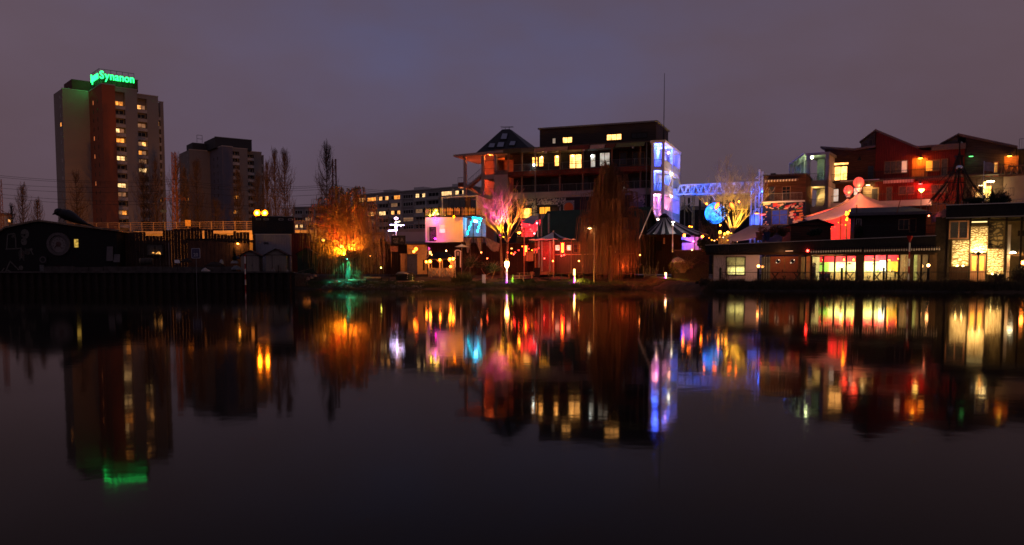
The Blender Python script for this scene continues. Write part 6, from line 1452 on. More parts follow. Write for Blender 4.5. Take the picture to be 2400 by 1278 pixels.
    for px,w in ((1088.5,.1),(1130.5,.1),(1160,.1)): u = U(px,410);b = MB();b.box(u-.22,u+.22,w,w+.4,2,zr0-.3);b.build('concrete_column',M('concrete'),t)
    b = MB();b.box(s0+.9,s1+1.9,6.4,6.6,2,zr0-.3);b.box(sx+1.0,sx+1.2,3.4,6.4,2,zr0-.3);b.build('stair_back_wall',cm,t)
    b = MB();b.box(U(1134,404),U(1160,404),.12,6.4,zF2-.95,zF2-.25);b.build('landing',M('concrete'),t);b = MB();b.box(U(1134,455),U(1160,455),.12,6.4,zF1-.6,zF1-.1);b.build('landing',M('concrete'),t)
    u0,u1 = U(1159,430),U(1190,430);b = MB();b.box(u0,u1,-.02,.5,zF1-1.2,zF2-.35);b.build('solid_wall',mat('pale_pier',(.34,.30,.28),.9,var=.15,scale=.8),t)
    b = MB()
    for r in range(3):
        for k in range(7): x = u0+(u1-u0)*(k+.5*(r % 2)*.9)/7;b.box(x+.01,min(u1+.05,x+(u1-u0)/7-.03),-.06,.5,zF2-.35+.24*r,zF2-.35+.24*r+.2)
    b.build('brick_course',mat('pier_brick',(.20,.17,.15),.9,var=.3),t)
    # stair flights seen from the side
    def flight(xa,ya,xb,yb,w,n=9):
        a_,c_ = f.uz(xa,ya,w),f.uz(xb,yb,w);b = MB()
        for i in range(n): s = i/n;x = a_[0]+(c_[0]-a_[0])*s;z = a_[1]+(c_[1]-a_[1])*(i+1)/n;dx = (c_[0]-a_[0])/n;b.box(x,x+dx,w,w+1.3,z-.16,z)
        b.prism([(a_[0],a_[1]-.35),(c_[0],c_[1]-.35),(c_[0],c_[1]-.05),(a_[0],a_[1]-.05)],w+.02,w+1.28);b.build('stair_flight',M('concrete'),t)
        b = MB();b.bar((a_[0],w,a_[1]+.95),(c_[0],w,c_[1]+.95),.03,n=4)
        for i in range(n+1): s = i/n;x = a_[0]+(c_[0]-a_[0])*s;z = a_[1]+(c_[1]-a_[1])*s;b.bar((x,w,z),(x,w,z+.95),.02,n=3)
        b.build('stair_rail',M('black_metal'),t)
    flight(1096,436,1128,408,1.2);flight(1098,440,1128,458,3.2)
    b = MB();a_,c_ = U(1070,440),U(1087,440);b.box(a_,c_,.6,4,f.zp(439,a_),f.zp(436,a_));b.build('balcony_floor',cm,t);rail(t,a_,c_,.6,f.zp(436,a_),f.zp(416,a_),.3,'black_metal',.015);b = MB();b.box(a_,c_-.1,.7,.8,f.zp(436,a_),f.zp(427,a_));b.build('balcony_panel',mat('red_brown_board',(.20,.07,.05),.7,var=.3),t)
    rail(t,U(1135,400),U(1158,400),.1,zF2-.25,zF2+.75,.2,'black_metal',.015);rail(t,U(1135,450),U(1158,450),.1,zF1-.1,zF1+.9,.2,'black_metal',.015)
    for px,py,w,c,p_ in ((1149,360,1.0,(1,.13,.02),1500),(1149,414,1.2,(1,.08,.02),1200),(1112,425,5.0,(1,.12,.04),800),(1105,366,4.5,(1,.16,.08),420),(1076,446,1.0,(1,.4,.15),90)):
        u,z = f.uz(px,py,w);lamp((u,w,z-.25),c,p_,t,.2)
    u,z = f.uz(1149,360,.9);b = MB();b.ball(u,.9,z,.2,10,8);b.build('stair_lamp',glow('stair_amber',(1,.25,.01),16),t);u,z = f.uz(1149,352,9)
    u,z = f.uz(1178,373,.6);b = MB();b.box(u-.8,u+.35,.6,.7,z-.15,z+.2);b.build('lit_beam',mat('orange_beam',(.6,.2,.05),.6),t);lamp((u+.2,.2,z+.5),(1,.3,.05),35,t,.1)
    return t
planks('brown_board_grey',(.085,.06,.05),.25)
def mural_mat():
    if 'mural_pattern' in MATS: return MATS['mural_pattern']
    m = mat('mural_pattern',(.03,.028,.045),.8);nt = m.node_tree;N = nt.nodes;L = nt.links;b = N['Principled BSDF'];tc = N.new('ShaderNodeTexCoord');mp = N.new('ShaderNodeMapping');mp.inputs['Scale'].default_value = (1,1,1.2);L.new(tc.outputs['Object'],mp.inputs[0])
    v = N.new('ShaderNodeTexVoronoi');v.feature = 'DISTANCE_TO_EDGE';v.inputs['Scale'].default_value = 2.3;L.new(mp.outputs[0],v.inputs[0])
    v2 = N.new('ShaderNodeTexVoronoi');v2.inputs['Scale'].default_value = 3.1;L.new(mp.outputs[0],v2.inputs[0])
    r = N.new('ShaderNodeMapRange');r.inputs[1].default_value = .02;r.inputs[2].default_value = .07;r.inputs[3].default_value = 1;r.inputs[4].default_value = 0;L.new(v.outputs['Distance'],r.inputs[0])
    g = N.new('ShaderNodeMath');g.operation = 'GREATER_THAN';g.inputs[1].default_value = .5;L.new(v2.outputs['Distance'],g.inputs[0]);mu = N.new('ShaderNodeMath');mu.operation = 'MAXIMUM';L.new(r.outputs[0],mu.inputs[0]);L.new(g.outputs[0],mu.inputs[1])
    mx = N.new('ShaderNodeMix');mx.data_type = 'RGBA';mx.inputs[6].default_value = (.03,.028,.05,1);mx.inputs[7].default_value = (.34,.30,.32,1);L.new(mu.outputs[0],mx.inputs[0]);L.new(mx.outputs[2],b.inputs['Base Color']);return m
main_building()
# ---------------------------------------------------------------- blue and pink lit stair tower
def stair_tower():
    f = Fac(1524,129.6,ang=-21,py=600);t = f.root('stair_tower',label='open white concrete stair tower glowing blue above and pink below',cat='stair tower');X = f.u(1556,450);DP = 13.6
    wc = mat('white_concrete',(.60,.58,.58),.8,var=.10,scale=1)
    zs = [f.zp(y,X/2) for y in (335,391,447,507)];zr,za,zb,zc = zs
    b = MB();b.box(-.15,X+.15,-.15,DP+.1,zr,zr+.38);b.build('roof',wc,t)
    for z in (za,zb,zc): b = MB();b.box(0,X,0,DP,z-.50,z);b.build('floor_slab',wc,t)
    for u in (0,X-.38):
        for w in (.02,DP*.5,DP-.4):
            if u == 0 and w > .1: continue
            b = MB();b.box(u,u+.38,w,w+.38,2,zr);b.build('column',wc,t)
    b = MB();b.box(-.12,0,.4,DP,zc-2,zr);b.build('inner_wall',wc,t);b = MB();b.box(0,X,DP,DP+.15,2,zr);b.build('end_wall',wc,t)
    b = MB();b.box(.9,X-.5,DP*.62,DP*.62+.12,zc,zc+2.6);b.box(.9,X-.5,DP*.62,DP*.62+.12,zb,zb+2.6);b.box(1.3,X-.9,DP*.62,DP*.62+.12,za,za+1.6);b.build('cross_wall',wc,t)
    rails = []
    for z in (za,zb,zc):
        rail(t,.4,X-.4,.06,z,z+1.05,.14,'grey_metal',.012)
        b = MB();b.box(X-.1,X-.05,.5,DP*.5-.1,z+.08,z+1.1);b.build('mesh_panel',mat('mesh_white',(.45,.47,.5),.6),t);b = MB();b.box(X-.1,X-.05,DP*.5+.5,DP-.5,z+.08,z+1.1);b.build('mesh_panel',M('mesh_white'),t)
    # stair flights climbing away from the front
    for z0,z1 in ((zc,zb),(zb,za)):
        n = 12;b = MB()
        for i in range(n): w = 2.0+i*.42;b.box(X*.34,X*.34+1.35,w,w+.42,z0+(z1-z0)*i/n,z0+(z1-z0)*(i+1)/n)
        b.build('stair_flight',wc,t);b = MB();b.box(X*.34+1.36,X*.34+1.44,2.0,7.0,z0+.2,z0+.3)
        for s in (X*.34-.03,X*.34+1.4): b.bar((s,2,z0+1.0),(s,7.0,z1+1.0),.035,n=4);b.bar((s,2,z0),(s,2,z0+1),.03,n=4);b.bar((s,4.5,(z0+z1)/2),(s,4.5,(z0+z1)/2+1),.03,n=4)
        b.build('stair_rail',wc,t)
    b = MB();b.box(X*.38,X*.82,3.5,4.0,za,za+.75);b.build('bench_box',M('timber'),t)
    b = MB();b.bar((.4,1.5,zr-.6),(X-.6,5,zr-1.1),.05);b.bar((X*.6,1,zr-.3),(X-.5,4,zr-.9),.04);b.build('roof_cable',M('grey_metal'),t)
    for px,w,z,c,p_ in ((1540,5.0,zr-.5,(.03,.08,1),2200),(1540,1.6,zr-.4,(.03,.1,1),1000),(1540,1.4,za-.7,(.04,.12,1),1500),(1540,8.5,za-.9,(.9,.9,.4),90),(1533,1.0,zb-.7,(1,.30,.62),750),(1545,6.0,zb-.8,(.7,.12,1),220),(1540,11,zb-1,(.12,.15,1),260),(1540,11,zr-1,(.12,.16,1),160),(1540,3,zc+.6,(.5,.3,1),60)):
        u = f.u(px,400,w);u = min(max(u,.4),X-.4);lamp((u,w,z),c,p_,t,.25)
    for px,py,w,c,s,p_,r in ((1573,408,0,(.95,1,.8),'tower_white',15,.2),(1543,457,1,(1,.35,.3),'tower_pink',40,.2),(1573,461,0,(1,.45,.35),'tower_peach',45,.16),(1567,357,3,(.75,.4,1),'tower_violet',30,.16)):
        if w == 0: w_,z = f.wz(px,py,X+.12);pos = (X+.15,w_,z)
        else: u,z = f.uz(px,py,w);pos = (u,w,z-.1)
        b = MB();b.ball(*pos,r,10,8);b.build('bulb',glow(s,c,22),t);lamp((pos[0]+.25*(w == 0),pos[1]-.25,pos[2]),c,p_,t,.1)
    # blue wash outside at the right face
    for w,z,c,p_ in ((4,zb-1.5,(.03,.35,1),700),(9,zb-.5,(.04,.25,1),700),(4,za,(.05,.1,1),600),(8,zc-.5,(.25,.2,1),600),(10,zr-1,(.05,.08,1),500)): lamp((X+1.6,w,z),c,p_*.07,t,.3)
    # roof antenna
    p = at(1555.5,328,131.5);z0 = zr+.38;an = thing('antenna_mast','tall thin antenna mast on a black foot on the stair tower roof','antenna',None,(p.x,131.5,z0));zt = at(1554,172,131.5).z-z0;zm = at(1554,282,131.5).z-z0
    b = MB();b.lathe(0,0,[(.32,0),(.3,.22),(.12,.3)],10);b.build('foot',M('black_metal'),an);b = MB();b.cyl(0,0,.25,1.9,.11,.1,8);b.cyl(0,0,1.9,zm,.06,.045,6);b.build('lower_tube',M('black_metal'),an);b = MB();b.cyl(0,0,zm,zt,.065,.035,5);b.build('whip',M('black_metal'),an)
stair_tower()
# ---------------------------------------------------------------- blue truss bridge
def bridge():
    f = Fac(1583,139,1782,139.5,py=600);t = f.root('truss_bridge',label='white steel truss footbridge washed in blue light between the two buildings',cat='bridge');X = f.u(1782);zb,zt = f.zp(456,0),f.zp(434,0)
    st = mat('bridge_white',(.55,.56,.6),.5,var=.08)
    zb2,zt2 = f.zp(450,X),f.zp(426,X);n = 11;zl = lambda s: zb+(zb2-zb)*s;zh = lambda s: zt+(zt2-zt)*s
    for w in (0,2.6):
        b = MB();b.bar((0,w,zb),(X,w,zb2),.14,n=4);b.build('bottom_chord',st,t);b = MB();b.bar((X*.04,w,zt),(X,w,zt2),.12,n=4);b.build('top_chord',st,t)
        for i in range(n):
            s,e = i/n,(i+1)/n;m_ = (s+e)/2;b = MB();b.bar((X*s,w,zl(s)),(X*m_,w,zh(m_)),.15,n=4);b.build('diagonal',st,t);b = MB();b.bar((X*m_,w,zh(m_)),(X*e,w,zl(e)),.15,n=4);b.build('diagonal',st,t)
    b = MB();b.hexa([(0,.1,zb-.12),(X,.1,zb2-.12),(X,2.5,zb2-.12),(0,2.5,zb-.12)],[(0,.1,zb-.04),(X,.1,zb2-.04),(X,2.5,zb2-.04),(0,2.5,zb-.04)]);b.build('deck',M('grey_white'),t)
    b = MB();k = int(X/.2)
    for i in range(k): s = i/k;b.bar((X*s,2.3,zl(s)),(X*s,2.3,zh(s)-.2),.022,n=3,caps=False)
    b.build('balusters',M('grey_metal'),t)
    for s in (.06,.2,.36,.52,.68,.84,.97):
        p = (X*s,-1.5,zl(s)-.3);b = MB();b.box(p[0]-.12,p[0]+.12,-1.5,-1.3,p[2]-.1,p[2]+.05);b.box(p[0]-.03,p[0]+.03,-1.3,.0,p[2]-.02,p[2]+.03);b.build('floodlight',M('black_metal'),t);lamp((p[0],-1.5,p[2]+.12),(.02,.11,1),300 if s < .6 else 240,t,.12)  # lamps added in front, standing in for the bridge's LED strips
bridge()
def sphere():
    p = at(1677,500,136);t = thing('glowing_sphere','big glowing blue sphere hanging below the truss bridge','sphere',None,tuple(p));r = 24.5*mpp(136);m = bpy.data.materials.new('blue_planet');m.use_nodes = True;nt = m.node_tree;N = nt.nodes;L = nt.links;b = N['Principled BSDF'];b.inputs['Base Color'].default_value = (.05,.2,.5,1)
    tc = N.new('ShaderNodeTexCoord');nz = N.new('ShaderNodeTexNoise');nz.inputs['Scale'].default_value = 1.6;nz.inputs['Detail'].default_value = 6;L.new(tc.outputs['Object'],nz.inputs[0]);cr = N.new('ShaderNodeValToRGB');L.new(nz.outputs[0],cr.inputs[0])
    cr.color_ramp.elements[0].position = .35;cr.color_ramp.elements[0].color = (.003,.04,.55,1);cr.color_ramp.elements[1].position = .62;cr.color_ramp.elements[1].color = (.02,.26,1,1);L.new(cr.outputs[0],b.inputs['Emission Color']);b.inputs['Emission Strength'].default_value = 3.0
    b = MB();b.ball(0,0,0,r,32,20);b.build('globe',m,t,smooth=True);b = MB();b.lathe(0,0,[(.3,r*.98),(.12,r+.3)],10);b.build('cap',M('black_metal'),t);q = at(1667,455,137)-p;b = MB();b.bar((0,0,r+.2),tuple(q),.05);b.build('cable',M('bridge_white'),t)
    lamp((-r-.8,-.8,0),(.05,.4,1),160,t,.5);lamp((0,-1,-r-.8),(.05,.4,1),110,t,.5)
sphere()
def service_tower():
    f = Fac(1757,138,1786,138.3,py=600);t = f.root('service_tower',label='slim scaffold like tower with blue lit white panels at the right end of the bridge',cat='tower');X = f.u(1786);zt = f.zp(398,X)
    for px,y in ((1776,398),(1783,402),(1768,425),(1758,440)): b = MB();u = f.u(px);b.cyl(u,0,2,f.zp(y,u),.13,n=8);b.build('pole',M('bridge_white'),t)
    for i,(a,c,y0,y1) in enumerate(((1756,1762,505,535),(1763,1769,492,534),(1770,1776,488,532),(1777,1784,485,530))): b = MB();b.box(f.u(a),f.u(c),.1+.3*i*0,.2,f.zp(y1,0),f.zp(y0,0));b.build('panel',M('bridge_white'),t)
    for i in range(9): z = f.zp(530-i*14,0);b = MB();b.bar((f.u(1768),0,z),(X,0,z),.05,n=4);b.bar((f.u(1768),.3,z),(X,.3,z+1),.035,n=4);b.build('brace',M('bridge_white'),t)
    lamp((X*.5,-1.4,f.zp(520,0)),(.08,.15,1),420,t,.3);lamp((X*.5,-1.4,f.zp(450,0)),(.15,.15,1),160,t,.3)
    # lattice frame behind
    g = Fac(1597,150,1628,150.5,py=600);t2 = g.root('scaffold_frame',label='golden lit lattice scaffold under the left end of the bridge',cat='scaffold');X2 = g.u(1628);b = MB()
    for px in (1603,1621,1625): u = g.u(px);b.bar((u,0,2),(u,0,g.zp(448,u)),.10,n=4)
    b.build('upright',M('grey_metal'),t2);b = MB()
    for x0,y0,x1,y1 in ((1597,490,1622,472),(1598,474,1622,498),(1597,478,1611,497),(1606,476,1600,485)): b.bar((g.u(x0),.05,g.zp(y0,0)),(g.u(x1),.05,g.zp(y1,0)),.09,n=4)
    b.build('diagonal',M('steel'),t2);lamp((g.u(1612),-2.5,g.zp(492,0)),(1,.65,.2),160,t2,.3)
    for i in range(5): b = MB();u = g.u(1622+i*26);b.box(u-.12,u+.12,1.5,1.9,2,g.zp(462,u));tag(b.build('dark_column',M('dark_clad')),'dark concrete column standing in a row behind the glowing sphere','column','columns behind the glowing sphere');o = COL.objects[-1];o.location = (g.o.x,g.o.y,0);o.rotation_euler = (0,0,g.a)
    h = Fac(1598,158,1780,158,py=600);w = h.root('dark_hall',label='dark hall wall closing the gap behind the glowing sphere',cat='building');b = MB();b.box(0,h.u(1780),0,8,2,h.zp(492,0));b.build('wall',M('dark_clad'),w)
service_tower()
random.seed(11)
fan_tree(1714,132,560,384,58,'bare tree lit golden from below in front of the truss bridge',545,'pale_twig',n0=15,levels=5,r0=.14,up=.55,ratio=.76,trunks=((0,0),(.3,.2)))
fanlights(1714,548,130.2,((0,0,0,(1,.55,.05),9000,140,(1716,470),26),(-8,2,0,(1,.62,.08),3500,100,(1700,500),8),(14,6,-.2,(1,.55,.06),4200,100,(1745,480),6)),
          ('golden floodlight at the foot of the tree before the bridge','left golden lamp at the tree before the bridge','right golden lamp at the tree before the bridge'))
for i,(px,py,r,l) in enumerate(((1687,545,.24,'leftmost of the glowing bulbs below the golden tree'),(1698,549,.17,'lowest of the glowing bulbs below the golden tree'),(1706,546,.22,'round bulb just left of the golden tree trunk'),(1713,565.5,.13,'small bulb at the edge of the restaurant roof below the beige tent'))):
    lampthing('garden_bulb',px,py,122-i*.3,l,(1,.55,.12),70,glow('garden_gold',(1,.34,.03),20),r)
t = thing('picket_screen','row of upright cane pickets glowing amber left of the beige tent','fence',None,tuple(at(1684,568,120)))
for i in range(17): b = MB();b.box(i*.13,i*.13+.08,0,.05,-1.2,1.2+random.uniform(-.15,.15));b.build('picket',M('pale_timber'),t)
lamp((1,-.9,.6),(1,.5,.08),45,t,.2)
def spots_post():
    D = 124;p = at(1695,590,D);z0 = 1.8;t = thing('double_street_lamp','black double arched lamp post with two tilted orange spotlights and ivy','lamp post',None,(p.x,D,z0));Z = lambda y: at(1695,y,D).z-z0;m_ = mpp(D);X = lambda px: (px-1695)*m_
    for s in (-1,1):
        b = MB();x = s*2.2*m_*1.6;b.cyl(x,0,0,Z(482),.07,n=6);b.path([(x,0,Z(482)),(x+s*.05,0,Z(476)),(x+s*.3,0,Z(473)),(x+s*.55,0,Z(476))],.06);b.build('post',M('black_metal'),t)
        b = MB();b.lathe(x+s*.6,0,[(.3,Z(478)),(.1,Z(475))],10);b.build('shade',M('black_metal'),t)
    for px,tilt in ((1678,28),(1713,-30)):
        b = MB();b.lathe(0,0,[(.15,-.6),(.4,0),(.42,.05)],14);o = b.build('spot_housing',M('black_metal'),t,loc=(X(px),-.2,Z(483)));o.rotation_euler = (R(90),R(tilt),0);o.scale = (.72,1.35,1);b = MB();b.lathe(0,0,[(.38,.051),(.3,.09),(.05,.12)],14);b.build('spot_lens',glow('spot_orange',(1,.16,.02),5),o)
        lamp((X(px),-1.1,Z(483)),(1,.35,.1),60,t,.3)
    leaves('ivy',np.column_stack([rng.normal(0,.75,420),rng.normal(0,.35,420),rng.normal(Z(496),.75,420)]),.13,M('conifer'),t)
    for px,y in ((1683,513),(1741,480),(1668,477)): pass
spots_post()
for i,(px,py,l) in enumerate(((1732,473,'small amber bulb in the upper right of the golden tree'),(1656,478,'tiny pale bulb left of the glowing sphere'),(1688,528,'tiny pink bulb below the glowing sphere'))): lampthing('string_bulb',px,py,128+i,l,(1,.5,.2),5,ol,.11)
# ---------------------------------------------------------------- timber building on the right: blocks and galleries
def mural_block():
    f = Fac(1786,131,1880,128.5,py=600);t = f.root('mural_block',label='boarded block with awning, balcony and a mural of coloured bricks',cat='building');X = f.u(1884);Zc = lambda y,px=1830: f.zp(y,f.u(px))
    zt,zb,zf = Zc(411),Zc(471),Zc(472.5)
    b = MB();b.box(0,X,.3,9,zf,zt);b.build('wall',M('brown_board'),t);b = MB();b.box(-.1,X+.1,.1,9,zt,zt+.18);b.build('roof',M('grey_timber'),t);b = MB();b.box(0,X,.1,9,2,zf);b.build('lower_wall',mat('mural_navy',(.015,.02,.06),.7,var=.3,scale=2),t)
    b = MB();b.box(f.u(1797),f.u(1809),2,3,zt+.18,zt+.6);b.build('chimney_box',M('black_metal'),t)
    n = 22;x0,x1 = f.u(1791),f.u(1867);za = Zc(420)
    for i in range(n): a = x0+(x1-x0)*i/n;b = MB();b.hexa([(a,-.75,za-.42),(a+(x1-x0)/n,-.75,za-.42),(a+(x1-x0)/n,-.70,za-.42),(a,-.70,za-.42)],[(a,-.75,za-.14),(a+(x1-x0)/n,-.75,za-.14),(a+(x1-x0)/n,.28,za),(a,.28,za)]);b.build('awning_stripe',M('canvas_cream') if i % 2 == 0 else mat('awning_brown',(.12,.06,.05),.8),t)
    win(f,t,1801,1817,437,470,.28,mat('blue_grey_door',(.03,.05,.08),.4),1,1,'brown_board',.08,splits=(.72,),name='door');win(f,t,1833,1853,437,470,.28,DARKGLASS,2,1,'timber',.08,splits=(.72,),name='door')
    rail(t,f.u(1789),f.u(1878),-.9,zf,zf+1.15,.2,'grey_metal',.016);b = MB();b.box(0,X,-.95,.1,zf-.16,zf-.003);b.build('balcony_floor',M('grey_white'),t)
    # raised mural bricks, each its own piece
    cols = [mat('brick_red',(.55,.05,.06),.7),mat('brick_cream',(.62,.42,.33),.7),mat('brick_green',(.02,.10,.06),.7),mat('brick_orange',(.62,.25,.08),.7),mat('brick_navy',(.03,.05,.18),.7),mat('brick_rose',(.5,.16,.16),.7)]
    rr = random.Random(4)
    for i in range(150):
        px,py = rr.uniform(1788,1878),rr.uniform(476,528)
        if 1800 < px < 1852 and py > 489: continue
        if px < 1812 and py > 484: sz,cc = .13,cols[1 if rr.random() < .6 else 3]
        elif px > 1852 and py > 492: sz,cc = .26,cols[rr.choice((1,3,0,3))]
        else: sz,cc = .30,cols[rr.choice((0,1,2,4,5,2,0))]
        u,z = f.uz(px,py,0);b = MB();w_,h_ = sz*rr.uniform(.8,1.2),sz*.45;b.prism([(-w_,-h_),(w_,-h_+.0),(w_+h_*.3,h_),(-w_+h_*.3,h_)],-.06,0);o = b.build('mural_brick',cc,t,loc=(u,.098-.004*rr.random(),z));ang = rr.uniform(-.5,-.1) if px < 1852 or py < 492 else rr.uniform(-.12,.12);o.rotation_euler = (0,ang,0)
    win(f,t,1808,1848,491,528,.02,[mat('blue_door',(.02,.06,.45),.5),M('blue_door')],2,1,'grey_timber',.16,splits=(.64,),name='door')
    u,z = f.uz(1828,470,-3);lamp((u,-3.5,Zc(455)),(1,.34,.14),330,t,.5);lamp((u,-3,Zc(505)),(1,.45,.28),330,t,.5);lamp((f.u(1790),-1.5,Zc(505)),(.2,.25,1),60,t,.3)
mural_block()
def second_stair():
    f = Fac(1885,135,1938,133.2,py=600);t = f.root('stair_bay',label='open concrete stair bay with a greenish lamp above and yellow light below',cat='stair tower');X = f.u(1937);Z = lambda y: f.zp(y,X/2);zr,z1,z0,zz = Z(363),Z(423),Z(484),Z(495)
    c = M('concrete');b = MB();b.box(-.1,X+.1,-.05,9,zr,zr+.35);b.build('roof',c,t)
    for zt_ in (z1,z0): b = MB();b.box(0,X,0,6,zt_-.9,zt_);b.build('floor_slab',c,t)
    for u in (0,X-.5): b = MB();b.box(u,u+.5,.0,.5,2,zr);b.build('column',c,t)
    b = MB();b.box(.4,X,5.6,5.8,2,zr);b.build('back_wall',mat('bay_green_grey',(.30,.33,.30),.8,var=.15),t);b = MB();b.box(X-.4,X-.2,.5,5.6,z0,zr);b.build('side_wall',M('pale_render'),t)
    rail(t,.5,X-.5,.05,z1,z1+1.1,.16,'black_metal',.014);rail(t,.5,X-.5,.05,z0,z0+1.1,.16,'black_metal',.014)
    n = 11;b = MB()
    for i in range(n): w = 1.0+i*.38;b.box(X*.36,X*.36+1.2,w,w+.38,z0+(z1-.9-z0)*i/n,z0+(z1-.9-z0)*(i+1)/n)
    b.build('stair_flight',M('pale_render'),t)
    # glazed left side running back
    a_,c_ = f.uz(1850,388,.8),f.uz(1885,363,.8);b = MB();b.prism([(a_[0],z1-.6),(c_[0],z1-.6),(c_[0],c_[1]),(a_[0],a_[1])],.8,.83);b.build('side_pane',GLASS,t);b = MB()
    for k in range(5): u = a_[0]+(c_[0]-a_[0])*k/4;b.box(u,u+.10,.7,.8,z1-.6,a_[1]+(c_[1]-a_[1])*k/4)
    b.prism([(a_[0],a_[1]),(c_[0],c_[1]),(c_[0],c_[1]+.25),(a_[0],a_[1]+.25)],.5,4.5);b.build('side_mullion',M('grey_white'),t);b = MB();b.prism([(a_[0],z1-.6),(c_[0],z1-.6),(c_[0],c_[1]),(a_[0],a_[1])],4.4,4.5);b.build('back_wall',M('bay_green_grey'),t)
    b = MB();b.prism([(a_[0],2),(c_[0],2),(c_[0],z1-.6),(a_[0],z1-.6)],.8,4.5);b.build('side_base',M('brown_board'),t)
    u,z = f.uz(1903,369,1.5);b = MB();b.ball(u,1.5,z,.2,10,8);b.build('bulb',glow('greenish_lamp',(.85,1,.6),30),t);lamp((u,1.4,z-.25),(.75,1,.45),260,t,.15)
    u,z = f.uz(1912,447,1.6);lamp((u,1.6,z),(1,.62,.18),330,t,.3)
    # bicycle leaning on the rail
    bk = thing('bicycle','dark bicycle parked behind the upper rail of the stair bay','bicycle',None,tuple(f.world(X*.58,.6,z1)),f.a)
    for x in (-.52,.52): b = MB();b.ring((x,0,.34),.31,.35,.04,20);o = b.build('wheel',M('black_metal'),bk);q = MB();[q.bar((x,.02,.34),(x+.31*math.cos(2*pi*i/8),.02,.34+.31*math.sin(2*pi*i/8)),.006,n=3) for i in range(8)];q.build('spokes',M('grey_metal'),o)
    b = MB();b.path([(-.52,0,.34),(-.1,0,.32),(.35,0,.85),(-.2,0,.80),(-.1,0,.32)],.03);b.bar((-.52,0,.34),(-.2,0,.82),.025);b.bar((.52,0,.34),(.36,0,.98),.03);b.build('frame',M('black_metal'),bk);b = MB();b.box(-.36,-.1,-.06,.06,.93,.98);b.build('saddle',M('black_paint'),bk);b = MB();b.path([(.36,-.25,1.0),(.36,0,1.0),(.36,.25,1.0)],.02);b.build('handlebar',M('black_metal'),bk)
second_stair()
def barnlamp(f,px,py,w,label,hc,lc,p_,t=None):
    u,z = f.uz(px,py,w);o = f.world(u,w,z);t = thing('wall_lamp',label,'lamp',None,tuple(o),f.a);b = MB();b.lathe(0,0,[(.34,0),(.26,.12),(.1,.28),(.06,.45)],12);b.build('shade',M('black_metal'),t);b = MB();b.lathe(0,0,[(.28,-.05),(.31,-.005)],12);b.build('bulb',hc,t);b = MB();b.path([(0,0,.45),(0,.25,.62),(0,-w-.02 if w < 0 else .3,.5)],.03);b.build('bracket',M('black_metal'),t);lamp((0,0,-.2),lc,p_,t,.15);return t
